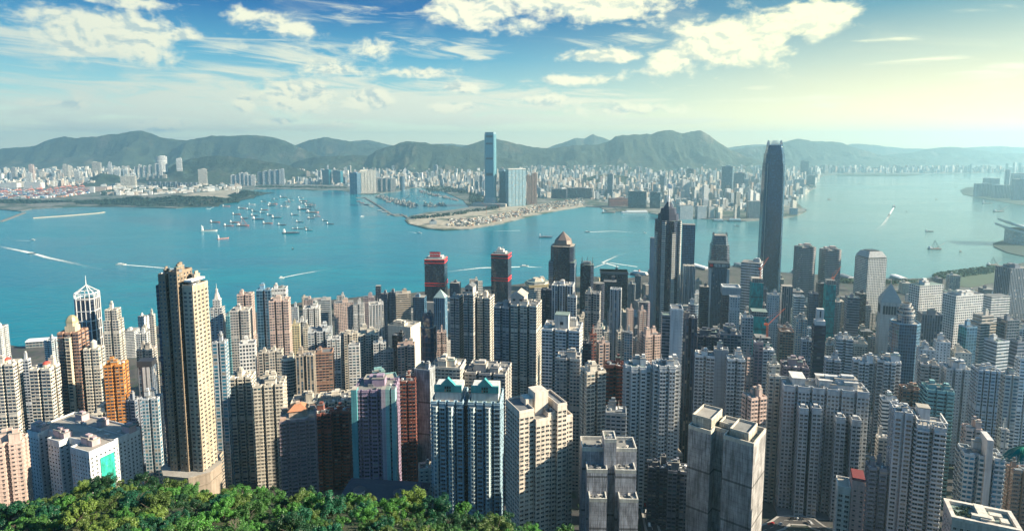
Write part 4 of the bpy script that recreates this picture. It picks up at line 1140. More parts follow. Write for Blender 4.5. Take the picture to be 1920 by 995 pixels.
# --- white zigzag slab with stripe of green netting
a = special(54, 266, 806, 450, -22, .44, AB, 'long white zigzag slab with pink roof houses and a sea green netted strip', 'white zigzag slab')
w_, d_, h = a['w'], a['d'], a['h']; hw, hd = w_ / 2, d_ / 2
st = d_ * .17
poly = [(-hw, -hd - st * .2), (-hw + w_ * .17, -hd - st * .2), (-hw + w_ * .17, -hd + st), (-hw + w_ * .36, -hd + st), (-hw + w_ * .36, -hd - st * .6), (-hw + w_ * .53, -hd - st * .6), (-hw + w_ * .53, -hd + st * .6), (-hw + w_ * .74, -hd + st * .6),
        (-hw + w_ * .74, -hd - st), (hw, -hd - st), (hw, -hd * .2), (hw - 1.5, -hd * .2), (hw - 1.5, hd), (-hw, hd)]
pw(a, 'wall', poly, 0, h, 'k', (.64, .66, .66), ridge=.12, win=(.46, .46, .3), wbay=3.1)
m_ = MB(); zt = h - 3; nl = d_ * .30
for k in range(14): m_.box(0, 0, k * (zt - 6) / 14, nl, .5, (zt - 6) / 14 - .5, 0)
for k in range(14): m_.box(0, .1, k * (zt - 6) / 14 + (zt - 6) / 14 - .5, nl * .96, .3, .52, 0)
part(a, 'netting', m_, [F['n']], (.03, .62, .50), (hw + .35, -hd * .62, 2), pi / 2)
for k, fx in enumerate((.06, .13, .40, .47, .80, .87, .24, .55, .93)):
    m_ = MB(); s_ = 8 if k % 2 == 0 else 5.5
    m_.box(0, 0, 0, s_, 6, 5.2 - (k % 2), 0); m_.box(0, 0, 5.2 - (k % 2), s_ + .5, 6.5, .4, 1); m_.box(.6, 0, 5.6 - (k % 2), s_ * .5, 3, 1.5, 0)
    part(a, 'machine_room', m_, [PLAIN, ROOF], (.50, .38, .40), (-hw + w_ * fx, -hd - st * .2 + 5.5 if k < 6 else hd - 6, h))

for k in range(12):
    m_ = MB()
    if k % 3 == 0: m_.box(0, 0, 0, w_ * rnd.uniform(.08, .2), .5, .5, 0)
    elif k % 3 == 1: m_.box(0, 0, 0, 3.5, 2.2, 1.4, 0)
    else: m_.prism(f_round(2.6, 2.6, 10), 0, 2.2, 0)
    part(a, 'roof_duct' if k % 3 == 0 else 'roof_box' if k % 3 == 1 else 'water_tank', m_, [METAL if k % 2 else PLAIN], (.5, .5, .48), (rnd.uniform(-hw, hw) * .85, rnd.uniform(-.3, .8) * hd, h))
m_ = MB(); m_.box(0, 0, 0, w_ * .9, .4, .5, 0); part(a, 'roof_kerb', m_, [PLAIN], (.6, .6, .58), (0, hd * .3, h))

# --- mauve and teal tower
a = special(661, 752, 722, 450, 2, .8, AT, 'mauve grid tower with pale teal stripes down its right corner', 'mauve tower')
w_, d_, h = a['w'], a['d'], a['h']; hw, hd = w_ / 2, d_ / 2
pw(a, 'wall', f_bays(w_ * .96, d_ * .96, 6, 1.4), 0, h, 'k', (.33, .25, .34), ridge=.3, win=(.86, .66, .2), kit=2)
for x_, wd, c in ((-hw + 1.6, 4.2, (.10, .33, .37)), (hw * .46, 3.2, (.46, .40, .46)), (hw - 5.6, 3.0, (.28, .50, .49)), (hw - 1.4, 3.0, (.28, .50, .49))):
    m_ = MB(); m_.wall(R4(x_ - wd / 2, -hd - 1.6, x_ + wd / 2, -hd + 5), 0, h + 2.5, 3.1, 3, 0, 1)
    part(a, 'pilaster', m_, [F['k'], ROOF], c)

# --- blue tower with two gabled roof houses
a = special(809, 946, 742, 430, -4, .55, AT, 'pale blue twin tower with teal gabled roof houses and dark central slot', 'blue gabled tower')
w_, d_, h = a['w'], a['d'], a['h']; hw, hd = w_ / 2, d_ / 2
for s_ in (-1, 1):
    xc = s_ * hw * .535; bw = hw * .92
    q = [(x + xc, y) for x, y in f_notch(bw, d_, 4, 2, 2.0, 2.6)]
    pw(a, 'wing', q, 0, h, 'k', (.34, .48, .56), ridge=.3, win=(.8, .62, .2), wbay=3.0)
    for k in (-.36, .12):
        m_ = MB(); m_.wall([(x + xc + bw * k, y - hd) for x, y in f_oct(3.4, 3.0, .3)], 0, h - 2, 3.1, 3.4, 0, 1, .3); part(a, 'bay_column', m_, [F['t'], ROOF], (.46, .56, .58))
    zg = zat(a, 712)
    m_ = MB(); b2 = bw * .42
    m_.box(xc, 0, h, b2 * 2, d_ * .6, zg - h - 3, 0)
    part(a, 'roof_house', m_, [PLAIN], (.62, .63, .60))
    m_ = MB(); g0, g1 = zg - 6, zg + 4.5; yf = -d_ * .3
    m_.prism([(xc - b2 - .3, yf - .5), (xc + b2 + .3, yf - .5), (xc + b2 + .3, yf + 1.2), (xc - b2 - .3, yf + 1.2)], g0, zg - 1, 0)
    k = len(m_.v); m_.v += [(xc - b2 * .55, yf - .6, zg - 1), (xc + b2 * .55, yf - .6, zg - 1), (xc, yf - .6, g1), (xc - b2 * .55, yf + 3, zg - 1), (xc + b2 * .55, yf + 3, zg - 1), (xc, yf + 3, g1)]
    for q_ in ((0, 1, 2), (5, 4, 3), (1, 4, 5, 2), (3, 0, 2, 5)): m_.idx([k + i for i in q_], 0)
    for i in (-1, 0, 1):
        for j in (0, 1): m_.box(xc + i * 1.7, yf - .75, g0 + .6 + j * 2.2, 1.1, .3, 1.6, 1)
    part(a, 'gable', m_, [PLAIN, GLASS], (.05, .30, .32))
m_ = MB(); m_.wall(R4(-hw * .09, -hd + 6, hw * .09, hd), 0, h - 4, 3.1, 3, 0, 1); part(a, 'link', m_, [F['d'], ROOF], (.06, .07, .09))

# --- beige stepped tower
a = special(948, 1076, 768, 390, 24, .55, AT, 'big beige stepped tower with rows of paired windows, shadow across its foot', 'big beige tower')
w_, d_, h = a['w'], a['d'], a['h']; hw, hd = w_ / 2, d_ / 2
BE = (.66, .59, .51)
for x0_, x1_, yo, dy in ((-1, -.46, 0, 752), (-.46, .05, -2.2, 770), (.05, .34, .5, 766), (.34, .70, -1.6, 750), (.70, 1, 1.2, 778)):
    pw(a, 'block', R4(hw * x0_, -hd + yo, hw * x1_ - .3, hd), 0, zat(a, dy), 'k', BE, ridge=.16, win=(.78, .54, .26), wbay=3.6)
m_ = MB(); m_.box(0, 0, h - 2, w_ * .24, d_ * .5, zat(a, 729) - h + 2, 0); part(a, 'machine_room', m_, [PLAIN], BE, (-w_ * .02, 1, 0))
m_ = MB(); m_.box(0, 0, h - 2, w_ * .13, d_ * .4, zat(a, 741) - h + 2, 0); part(a, 'machine_room', m_, [PLAIN], BE, (-w_ * .22, 2, 0))
roof_kit(a['root'], w_ * .8, d_ * .7, zat(a, 766), BE, a['R'], 'r', 0, True)
m_ = MB(); m_.box(0, 0, -20, w_ * 1.15, d_ * 1.4, 24, 0); part(a, 'podium', m_, [PLAIN], (.36, .30, .25))

# --- wrapped block with roof terraces
a = special(1085, 1200, 852, 372, -2, .9, AT, 'blue grey wrapped block with open roof terraces stepping towards the trees', 'terraced wrapped block')
w_, d_, h = a['w'], a['d'], a['h']; hw, hd = w_ / 2, d_ / 2
NB = (.36, .38, .44)
def tray(rec, poly, z, col, clutter=5):
    parapet(rec['root'], poly, z, col, .7, 2.4)
    xs = [q[0] for q in poly]; ys = [q[1] for q in poly]
    for i in range(clutter):
        m_ = MB(); m_.box(0, 0, 0, rnd.uniform(.8, 3.2), rnd.uniform(.6, 1.6), rnd.uniform(.5, 2.0), 0)
        part(rec, 'roof_box', m_, [METAL if i % 3 else PLAIN], (.5, .47, .42), (rnd.uniform(min(xs) + 1.6, max(xs) - 1.6), rnd.uniform(min(ys) + 1.6, max(ys) - 1.6), z), rnd.uniform(0, 1.5))
for poly, yy, nm in ((R4(-hw, 0, hw, hd), 846, 'block'), (R4(-hw * .22, -hd * .25, hw * .22, hd * .5), 824, 'shaft'), (R4(-hw * .86, -hd * .6, -hw * .12, 1), 872, 'wing'), (R4(hw * .16, -hd * .6, hw * .9, 1), 872, 'wing'),
                     (R4(-hw * .80, -hd * 1.1, -hw * .18, -hd * .55), 912, 'wing'), (R4(hw * .26, -hd * 1.1, hw * .92, -hd * .55), 912, 'wing')):
    z = zat(a, yy); m_ = MB(); m_.wall(poly, 0, z, 3.1, 3.2, 0, 1); part(a, nm, m_, [F['n'], ROOF], NB); tray(a, poly, z, (.62, .60, .54), 16)

# --- tall tower wrapped in grey netting
a = special(1290, 1436, 806, 385, -38, .62, AT, 'grey tower fully wrapped in scaffold netting, ragged sunlit top', 'tall netted tower')
w_, d_, h = a['w'], a['d'], a['h']; hw, hd = w_ / 2, d_ / 2
NG = (.37, .36, .36)
poly = [(-hw, -hd), (-hw + w_ * .36, -hd), (-hw + w_ * .36, -hd + d_ * .30), (-hw + w_ * .55, -hd + d_ * .30), (-hw + w_ * .55, -hd), (hw, -hd), (hw, hd), (hw - w_ * .40, hd), (hw - w_ * .40, hd - d_ * .3), (hw - w_ * .55, hd - d_ * .3), (hw - w_ * .55, hd), (-hw, hd)]
m_ = MB(); m_.wall(poly, 0, h, 3.1, 3.2, 0, 1); part(a, 'wall', m_, [F['n'], ROOF], NG)
parapet(a['root'], poly, h, (.60, .55, .46), .8, 2.6)
for q, zz in ((R4(-hw + 1, -hd + 4, -hw + w_ * .33, hd - 2), 7.5), (R4(hw - w_ * .38, -hd + 3, hw - w_ * .10, hd - 5), 5.5), (R4(-w_ * .12, 0, w_ * .16, hd - 1), 3.2)):
    m_ = MB(); m_.wall(q, h, h + zz, 3.1, 3.2, 0, 1); part(a, 'roof_house', m_, [F['n'], ROOF], (.56, .51, .42)); parapet(a['root'], q, h + zz, (.60, .55, .46), .5, 1.4)
for i in range(26):
    m_ = MB(); x_, y_ = rnd.uniform(-hw + 1, hw - 1), rnd.uniform(-hd + 1, hd - 1)
    if i % 2: m_.box(0, 0, 0, rnd.uniform(.6, 3), rnd.uniform(.5, 1.4), rnd.uniform(.6, 2.2), 0)
    else: m_.bar((0, 0, 0), (rnd.uniform(-1, 1), rnd.uniform(-1, 1), rnd.uniform(2, 4)), .12, 0, .1)
    part(a, 'scaffold_frame' if i % 2 == 0 else 'roof_box', m_, [METAL if i % 3 else PLAIN], (.6, .55, .46), (x_, y_, h))

# --- white tower with front wings
a = special(1456, 1630, 722, 455, -14, .42, AT, 'broad white tower with four front wings on a dark podium', 'white winged tower')
w_, d_, h = a['w'], a['d'], a['h']; hw, hd = w_ / 2, d_ / 2
WW = (.535, .545, .545)
pw(a, 'wall', f_notch(w_, d_ * .8, 6, 2, 2.2, 2.4), 0, h, 'k', WW, ridge=.22, win=(.72, .60, .22), kit=3)
for fx, yy in ((-.56, 752), (-.26, 750), (.30, 762), (.66, 764)):
    z = zat(a, yy); ww_ = w_ * .105
    q = R4(hw * fx - ww_ / 2, -hd - 7, hw * fx + ww_ / 2, -hd + 4)
    pw(a, 'wing', q, 0, z, 'k', WW, ridge=.22, win=(.78, .62, .2), wbay=4)
    m_ = MB(); m_.box(0, 0, 0, 3, 3, 2.2, 0); part(a, 'roof_box', m_, [PLAIN], WW, (hw * fx, -hd - 2, z))
for fx in (-.62, .02, .62):
    m_ = MB(); m_.box(0, 0, 0, w_ * .15, d_ * .55, 5.5, 0); m_.box(0, 0, 5.5, w_ * .17, d_ * .6, .5, 0); part(a, 'machine_room', m_, [PLAIN], (.66, .64, .60), (hw * fx, 2, h))
m_ = MB(); m_.box(0, -2, -20, w_ * 1.06, d_ * 2.2, zat(a, 946) + 20, 0); part(a, 'podium', m_, [PLAIN], (.20, .19, .19))

# --- white tower with stacked balconies, right of the winged one
a = special(1665, 1774, 776, 395, -22, .62, AT, 'white tower of stacked long balconies with a framed crown and dark vertical slot', 'stacked balcony tower')
w_, d_, h = a['w'], a['d'], a['h']; hw, hd = w_ / 2, d_ / 2
q1 = f_notch(w_ * .36, d_, 2, 3, 2, 2); q1 = [(x - hw + w_ * .18, y) for x, y in q1]
pw(a, 'wing', q1, 0, zat(a, 770), 'k', WW, ridge=.25, win=(.74, .6, .22), kit=1)
q2 = [(x + hw - w_ * .28, y - 3) for x, y in f_notch(w_ * .56, d_ * .9, 2, 2, 2.6, 4)]
pw(a, 'wing', q2, 0, zat(a, 786), 'k', WW, ridge=.25, win=(.9, .62, .24), bal=(5, 30), wbay=3.4)
q3 = R4(-w_ * .16, -hd + 3, w_ * .02, hd); pw(a, 'link', q3, 0, zat(a, 776), 'q', 'S', ridge=.25)
m_ = MB(); zz = zat(a, 786); q4 = offset(q2[:], .6)
xs = [q[0] for q in q2]; ys = [q[1] for q in q2]; rx0, rx1, ry0, ry1 = min(xs), max(xs), min(ys), max(ys)
for k in range(7):
    x_ = rx0 + (rx1 - rx0) * k / 6; m_.box(x_, ry0 - .3, zz, .5, .5, 4.2, 0)
for k in range(1, 5):
    y_ = ry0 + (ry1 - ry0) * k / 4; m_.box(rx0, y_, zz, .5, .5, 4.2, 0); m_.box(rx1, y_, zz, .5, .5, 4.2, 0)
m_.box((rx0 + rx1) / 2, ry0 - .3, zz + 4.2, rx1 - rx0 + .6, .7, .6, 0); m_.box(rx0, (ry0 + ry1) / 2, zz + 4.21, .7, ry1 - ry0 + .6, .58, 0); m_.box(rx1, (ry0 + ry1) / 2, zz + 4.21, .7, ry1 - ry0 + .6, .58, 0)
part(a, 'crown_frame', m_, [PLAIN], (.66, .64, .60))
m_ = MB(); m_.box(0, 0, 0, w_ * .24, d_ * .4, 9, 0); m_.box(0, 0, 9, w_ * .26, d_ * .43, .5, 1); part(a, 'machine_room', m_, [PLAIN, ROOF], WW, (w_ * .12, 2, zz))

# --- white finned block
a = special(1793, 1885, 848, 400, -22, .7, AT, 'blue glass block with white balconies and a tall white fin slab', 'white finned block')
w_, d_, h = a['w'], a['d'], a['h']; hw, hd = w_ / 2, d_ / 2
pw(a, 'wall', f_notch(w_, d_, 3, 2, 3, 3), 0, h, 't', (.46, .50, .52), 3.4, 3.4, ridge=.3, bal=(4, 14))
m_ = MB(); m_.box(0, 0, -10, w_ * .16, d_ * .9, zat(a, 812) + 10, 0)
for k in range(5): m_.box(-w_ * .06 + k * w_ * .03, -d_ * .45 - .15, zat(a, 812) - 22, .5, .3, 22, 0)
part(a, 'fin', m_, [PLAIN], (.56, .54, .52), (w_ * .08, -hd * .35, 0))
roof_kit(a['root'], w_, d_, h, COL['A'], a['R'], 'r', 1, True)

# --- pink tower with a red roof
a = special(1566, 1622, 908, 350, -24, .9, AT, 'slim pink and white tower with a dark red roof', 'red roofed pink tower')
w_, d_, h = a['w'], a['d'], a['h']; hw, hd = w_ / 2, d_ / 2
pw(a, 'wing', R4(-hw, -hd, -hw * .02, hd), 0, h, 'k', (.58, .55, .50), ridge=.15, win=(.7, .6, .22), wbay=3.4)
pw(a, 'wing', R4(hw * .02, -hd - 1, hw, hd - 1), 0, zat(a, 893), 'k', (.54, .33, .29), ridge=.15, win=(.4, .4, .3), wbay=3.8)
m_ = MB(); m_.box(0, 0, zat(a, 893), hw * .95, d_ * .95, 2, 0); m_.prism(R4(-hw * .5, -hd, hw * .5, hd), zat(a, 893) + 2, zat(a, 893) + 3.2, 1, 1, R4(-hw * .46, -hd * .9, hw * .46, hd * .9))
part(a, 'roof', m_, [PLAIN, simple('dark_red_roof', (.16, .025, .025), .7)], (.54, .33, .29), (hw * .51, -1, 0))

# --- roof garden block in the lower right corner
a = special(1764, 1916, 968, 300, -24, .62, AB, 'low block with a planted roof courtyard in the lower right corner', 'roof garden block', base=95)
w_, d_, h = a['w'], a['d'], a['h']; hw, hd = w_ / 2, d_ / 2
pw(a, 'wall', f_rect(w_, d_), 0, h, 'k', (.52, .47, .42), ridge=.12, win=(.5, .45, .3), para=False)
parapet(a['root'], f_rect(w_ + .6, d_ + .6), h, (.62, .57, .50), 2.0, 1.7)
for xx, yy, sx, sy, sz in ((0, 0, 4, d_ * .8, 2.6), (w_ * .22, d_ * .12, 5, 3, 1.5), (w_ * .3, -d_ * .2, 3, 4, 2), (-w_ * .05, -d_ * .3, 8, 2, 3.2), (w_ * .12, -d_ * .1, 2, 5, 1.2)):
    m_ = MB(); m_.box(0, 0, 0, sx, sy, sz, 0); m_.box(0, 0, sz, sx + .4, sy + .4, .25, 0); part(a, 'roof_house', m_, [PLAIN], (.62, .58, .50), (xx, yy, h))
LEAFG = simple('roof_plants', (.03, .07, .03), .9, .6, 1.2)
for i in range(26):
    m_ = MB(); s_ = rnd.uniform(.6, 1.3)
    for k in range(40):
        p = Vector((rnd.gauss(0, .4), rnd.gauss(0, .4), abs(rnd.gauss(.5, .35)))) * s_; q = Vector((rnd.uniform(-1, 1), rnd.uniform(-1, 1), rnd.uniform(-.2, 1))).normalized(); t_ = q.orthogonal().normalized() * .22; u_ = q.cross(t_)
        m_.face([p - t_ - u_, p + t_ - u_, p + t_ + u_, p - t_ + u_], 0)
    part(a, 'roof_shrub', m_, [LEAFG], None, (-w_ * (.12 + .3 * rnd.random()), d_ * rnd.uniform(-.36, .36), h))

# --- slate roofed slab with two round turrets
a = special(640, 806, 912, 405, -6, .42, AB, 'low slate roofed slab with two round white turrets just behind the trees', 'turreted slab', base=130)
w_, d_, h = a['w'], a['d'], a['h']; hw, hd = w_ / 2, d_ / 2
m_ = MB(); m_.wall(f_rect(w_ * .98, d_ * .98), -20, h - 3, 3.4, 3.4, 0, 1); part(a, 'wall', m_, [F['p'], ROOF], (.34, .38, .42))
m_ = MB(); m_.prism(f_rect(w_ * 1.04, d_ * 1.08), h - 3, h + 3.5, 0, 0, f_rect(w_ * .92, d_ * .25)); part(a, 'roof', m_, [simple('slate_roof', (.028, .042, .065), .75, .4, .5)])
for s_ in (-.52, .48):
    m_ = MB(); m_.prism(f_round(7.6, 7.6, 18), h - 12, h + 4.2, 0, 0)
    for k in range(18):
        an = 2 * pi * k / 18; m_.box(3.78 * cos(an), 3.78 * sin(an), h + 1.2, .7, .25, 1.6, 1, an + pi / 2)
    tur = part(a, 'turret', m_, [PLAIN, GLASS], (.58, .58, .56), (hw * s_, -hd * 1.0, 0))
    m_ = MB(); m_.cone(f_round(8.6, 8.6, 18), h + 4.2, h + 6.2, 0); part(a, 'turret_roof', m_, [simple('turret_roof', (.05, .055, .07), .7)]).parent = tur

# --- red banded dark towers
for x0_, x1_, yy, Y_, lab, sn, th in ((796, 839, 483, 1450, 'dark glass tower with red bands and a rooftop sign', 'red banded sign tower', -3), (921, 959, 474, 1430, 'dark glass tower with red bands and white roof plant, no sign', 'second red banded tower', -12)):
    a = special(x0_, x1_, yy, Y_, th, .95, OT, lab, sn)
    w_, d_, h = a['w'], a['d'], a['h']
    m_ = MB(); m_.wall(f_rect(w_, d_), 0, h, 4, 2.2, 0, 1); part(a, 'wall', m_, [F['d'], ROOF], COL['N'])
    z2 = h - (h - zat(a, yy + 45))
    for z in (h - 3.0, h - 10, z2, z2 - 6):
        m_ = MB(); m_.box(0, 0, z, w_ + 1.4, d_ + 1.4, 2.3, 0); part(a, 'red_band', m_, [REDP])
    if sn.startswith('red'):
        m_ = MB(); m_.box(0, 0, h, w_ * .72, d_ * .6, 5, 0); part(a, 'roof_house', m_, [PLAIN], (.6, .57, .52))
        m_ = MB(); m_.box(0, -d_ * .3, h + 5, 25, 1.2, 11, 0); m_.box(0, -d_ * .3 + .1, h + 16, 26, 1.3, .8, 1); part(a, 'sign', m_, [REDP, DARK])
        sgn = [o for o in a['root'].children if o.name.startswith('sign')][0]
        for wd, sx in (('SHUN', -5.6), ('TAK', 7.2)): text(a, 'sign_lettering', wd, 6.4, (sx, -d_ * .3 - .7, h + 10.2), WHITE, 0, .1).parent = sgn
    else:
        m_ = MB(); m_.box(0, 0, h, w_ * .6, d_ * .5, 4, 0); m_.box(-w_ * .05, 0, h + 4, w_ * .4, d_ * .35, 5, 0); m_.box(-w_ * .12, 0, h + 9, w_ * .16, d_ * .2, 4, 0); m_.bar((w_ * .1, 0, h + 9), (w_ * .1, 0, h + 16), .5, 0); part(a, 'roof_house', m_, [PLAIN], (.62, .58, .52))
    m_ = MB(); m_.box(0, 0, 0, w_ * 1.7, d_ * 1.5, 30, 0); part(a, 'podium', m_, [PLAIN], (.4, .38, .35))

# --- tall dark star tower with mast
a = special(1226, 1280, 412, 1150, -10, 1.0, OT, 'very tall star shaped dark tower with mirror stripes and a needle mast', 'masted star tower')
w_, d_, h = a['w'], a['d'], a['h']
def star(s_):
    out = []
    for k in range(16):
        an = -pi / 2 + 2 * pi * k / 16 + pi / 8
        out.append((s_ * (.5 if k % 2 == 0 else .40) * 1.04 * cos(an), s_ * (.5 if k % 2 == 0 else .40) * 1.04 * sin(an)))
    return out
m_ = MB(); m_.wall(star(w_ * .98), 0, h, 3.9, 2.4, 0, 1); part(a, 'wall', m_, [F['d'], ROOF], (.05, .07, .11))
for k in range(8):
    an = -pi / 2 + 2 * pi * k / 8 + pi / 8
    m_ = MB(); hk = h - (0 if k % 2 else 22)
    m_.wall([(x, y) for x, y in R4(-3.4, -1.6, 3.4, 1.6)], 0, hk, 3.9, 40, 0, 1)
    part(a, 'corner_bay', m_, [F['b'], ROOF], (.62, .60, .54), (w_ * .475 * cos(an), w_ * .475 * sin(an), 0), an + pi / 2)
for s0, s1, z0, z1 in ((.80, .76, h, h + 12), (.62, .56, h + 12, h + 22), (.40, .12, h + 22, h + 34)):
    m_ = MB(); m_.prism(f_round(w_ * s0, w_ * s0, 8), z0, z1, 0, 0, f_round(w_ * s1, w_ * s1, 8)); part(a, 'crown', m_, [F['d']], COL['N'])
zm = zat(a, 322)
m_ = MB(); m_.bar((0, 0, h + 30), (0, 0, zm), 1.5, 0, .35, 6); m_.box(0, 0, h + 60, 5, 5, 8, 0)
for s_ in (-1, 1): m_.bar((s_ * 9, 0, h + 26), (0, 0, h + 46), .6, 0, .5); m_.bar((0, s_ * 9, h + 26), (0, 0, h + 46), .6, 0, .5)
part(a, 'mast', m_, [WHITE])

# --- tallest harbour tower: curved crown of fins
def finned_tower(x0_, x1_, ytop, Y_, th, label, sn, st, col, nfin, segs):
    a = special(x0_, x1_, ytop, Y_, th, 1.0, OT, label, sn)
    w_, h = a['w'], a['h']
    rq = lambda s_: f_oct(w_ * s_, w_ * s_, .16)
    for z0, z1, s0, s1 in segs:
        m_ = MB(); p0, p1 = rq(s0), rq(s1); n = 8
        nf = max(1, round((z1 - z0) * h / 4.2))
        b = len(m_.v); m_.v += [(x, y, z0 * h) for x, y in p0] + [(x, y, z1 * h) for x, y in p1]
        for i in range(n):
            j = (i + 1) % n; k = max(1, round(math.dist(p0[i], p0[j]) / 2.2))
            m_.idx((b + i, b + j, b + n + j, b + n + i), 0, ((i * 31, 0), (i * 31 + k, 0), (i * 31 + k, nf), (i * 31, nf)))
        m_.idx(range(b + n, b + 2 * n), 1)
        part(a, 'shaft', m_, [F[st], ROOF], COL[col] if isinstance(col, str) else col)
    z0 = segs[-1][1] * h; s_ = segs[-1][3] * w_ / 2
    for side in range(4):
        for k in range(nfin):
            t_ = (k + .5) / nfin * 2 - 1
            hh = (1 - abs(t_) ** 2.4 * .8) * h * .028 + 3
            m_ = MB(); m_.prism([(-.35, -.9), (.35, -.9), (.35, .9), (-.35, .9)], 0, hh, 0, 0, [(-.3, .6), (.3, .6), (.3, 1.6), (-.3, 1.6)])
            an = side * pi / 2
            x_, y_ = t_ * s_ * .8, -s_
            part(a, 'fin', m_, [WHITE if st != 'd' else METAL], None, (x_ * cos(an) - y_ * sin(an), x_ * sin(an) + y_ * cos(an), z0 - 1.5), an)
    return a
a = finned_tower(1428, 1477, 272, 1600, -10, 'tallest blue glass tower by the harbour, tapering to a crown of fins', 'tallest harbour tower', 'c', (.035, .075, .12), 9,
                 [(0, .60, 1.0, .985), (.60, .605, .97, .97), (.605, .80, .975, .955), (.80, .885, .95, .93), (.885, .945, .90, .85), (.945, 1.0, .80, .64)])
w_, h = a['w'], a['h']
for s_ in (-1, 1):
    for e_ in (-1, 1):
        m_ = MB(); m_.bar((s_ * w_ * .40, e_ * w_ * .49, 0), (s_ * w_ * .375, e_ * w_ * .455, h * .88), 1.1, 0, .9, 4); part(a, 'corner_rib', m_, [METAL])
a = finned_tower(1329, 1371, 440, 1450, -10, 'dark glass tower with a ring of fins behind the bank tower', 'small finned tower', 'd', 'S', 8,
                 [(0, .72, 1.0, 1.0), (.72, .88, .95, .92), (.88, 1.0, .82, .70)])
# --- bank tower with sign
a = special(1327, 1368, 500, 1120, -14, .8, OT, 'dark ribbed tower between two white piers under a sign band', 'bank tower')
w_, d_, h = a['w'], a['d'], a['h']; hw, hd = w_ / 2, d_ / 2
m_ = MB(); m_.wall(R4(-hw * .74, -hd, hw * .74, hd), 0, h, 3.9, 2.6, 0, 1); part(a, 'wall', m_, [F['v'], ROOF], (.10, .13, .17))
for s_ in (-1, 1):
    m_ = MB(); m_.box(s_ * hw * .87, 0, 0, hw * .25, d_ * 1.02, h - 1, 0); part(a, 'pier', m_, [PLAIN], (.50, .50, .48))
m_ = MB(); m_.box(0, 0, h, w_, d_ * .9, 9, 0); part(a, 'sign_band', m_, [DARK])
sgn = [o for o in a['root'].children if o.name.startswith('sign_band')][0]
text(a, 'sign_lettering', '恒生銀行', 6.4, (w_ * .10, -d_ * .45 - .1, h + 4.4), WHITE, 0, .1).parent = sgn
m_ = MB(); m_.box(-w_ * .38, -d_ * .45 - .15, h + 2, 5, .3, 5, 0); part(a, 'sign_emblem', m_, [REDP]).parent = sgn

# --- banded twin towers
for x0_, x1_, yy, lab in ((1487, 1532, 462, 'rounded banded tower, left one of twins by the water'), (1534, 1580, 467, 'rounded banded tower, right one of twins by the water')):
    a = special(x0_, x1_, yy, 1480, -12, .9, OT, lab, 'banded twin towers' if x0_ < 1500 else None)
    w_, d_, h = a['w'], a['d'], a['h']
    m_ = MB(); m_.wall(f_oct(w_, d_, .24), 0, h, 4.6, 60, 0, 1, .5, 1.5); part(a, 'wall', m_, [F['b'], ROOF], (.30, .27, .27))
    for k, (u_, v_) in enumerate(((-.28, 0), (.28, 0))):
        m_ = MB(); m_.wall([(x + u_ * w_, y - d_ * .36) for x, y in f_round(w_ * .3, d_ * .36, 14)], 0, h + 3, 4.6, 60, 0, 1); part(a, 'round_bay', m_, [F['b'], ROOF], (.34, .30, .29))
    m_ = MB(); m_.box(0, 0, h, w_ * .6, d_ * .5, 5, 0); m_.box(w_ * .1, 0, h + 5, w_ * .3, d_ * .3, 3, 0); part(a, 'roof_house', m_, [PLAIN], (.40, .34, .32))
# --- white tower of round windows
a = special(1603, 1663, 482, 1450, 8, .95, OT, 'white tower dotted with small round windows under a hipped flat roof', 'round window tower')
w_, d_, h = a['w'], a['d'], a['h']
m_ = MB(); m_.wall(f_rect(w_, d_), 0, h, 4.2, 4.2, 0, 1); part(a, 'wall', m_, [F['g'], ROOF], (.56, .57, .56))
m_ = MB(); m_.box(0, 0, h, w_ * .94, d_ * .94, 3, 1); m_.prism(f_rect(w_ * 1.0, d_ * 1.0), h + 3, h + 16, 0, 0, f_rect(w_ * .68, d_ * .68)); m_.box(0, 0, h + 16, w_ * .5, d_ * .5, 2, 1); part(a, 'roof', m_, [PLAIN, DARK], (.36, .37, .37))

# --- roofs of towers listed above
b = find('gold capped orange tower'); w_, d_, h = b['w'], b['d'], b['h']
m_ = MB(); m_.box(0, 0, h, w_ * .5, d_ * .5, 6, 0); m_.prism(f_oct(w_ * .48, d_ * .48), h + 6, h + 9, 0); part(b, 'roof_house', m_, [PLAIN], (.60, .50, .34))
m_ = MB()
pr = None
for k in range(6):
    s0, s1 = cos(k * pi / 12), cos((k + 1) * pi / 12); m_.prism(f_oct(w_ * .5 * s0, d_ * .5 * s0), h + 9 + 7 * sin(k * pi / 12), h + 9 + 7 * sin((k + 1) * pi / 12), 0, 0, f_oct(w_ * .5 * max(s1, .05), d_ * .5 * max(s1, .05)))
part(b, 'dome', m_, [GOLD])
m_ = MB(); m_.wall([(x, y - d_ * .5) for x, y in f_oct(w_ * .30, w_ * .16, .3)], 0, h - 3, 3.1, 3, 0, 1, .4, .9); part(b, 'bay_column', m_, [F['y'], ROOF], (.58, .50, .38))
b = find('spire tower'); w_, d_, h = b['w'], b['d'], b['h']
m_ = MB(); hw = w_ * .52; zt = h + 9
oc = f_oct(w_ * 1.03, d_ * 1.03, .18)
for k in range(8):
    A, B = oc[k], oc[(k + 1) % 8]
    m_.bar((*A, 0), (*A, zt), .55, 0, k=4); m_.bar((*A, zt), (*B, zt), .6, 0, k=4); m_.bar((*A, zt - 6), (*B, zt - 6), .5, 0, k=4); m_.bar((*A, zt), (0, 0, zt + 9), .5, 0, .4, 4)
    for q in range(1, 12): m_.bar((*A, h - q * 11.5), (*B, h - q * 11.5), .45, 0, k=4)
    if k % 2 == 0:
        for f_ in (.33, .66):
            X_, Y_ = A[0] + (B[0] - A[0]) * f_, A[1] + (B[1] - A[1]) * f_; m_.bar((X_, Y_, 0), (X_, Y_, zt), .4, 0, k=4)
m_.bar((0, 0, zt + 8), (0, 0, zt + 20), .5, 0, .15)
part(b, 'crown_frame', m_, [WHITE])
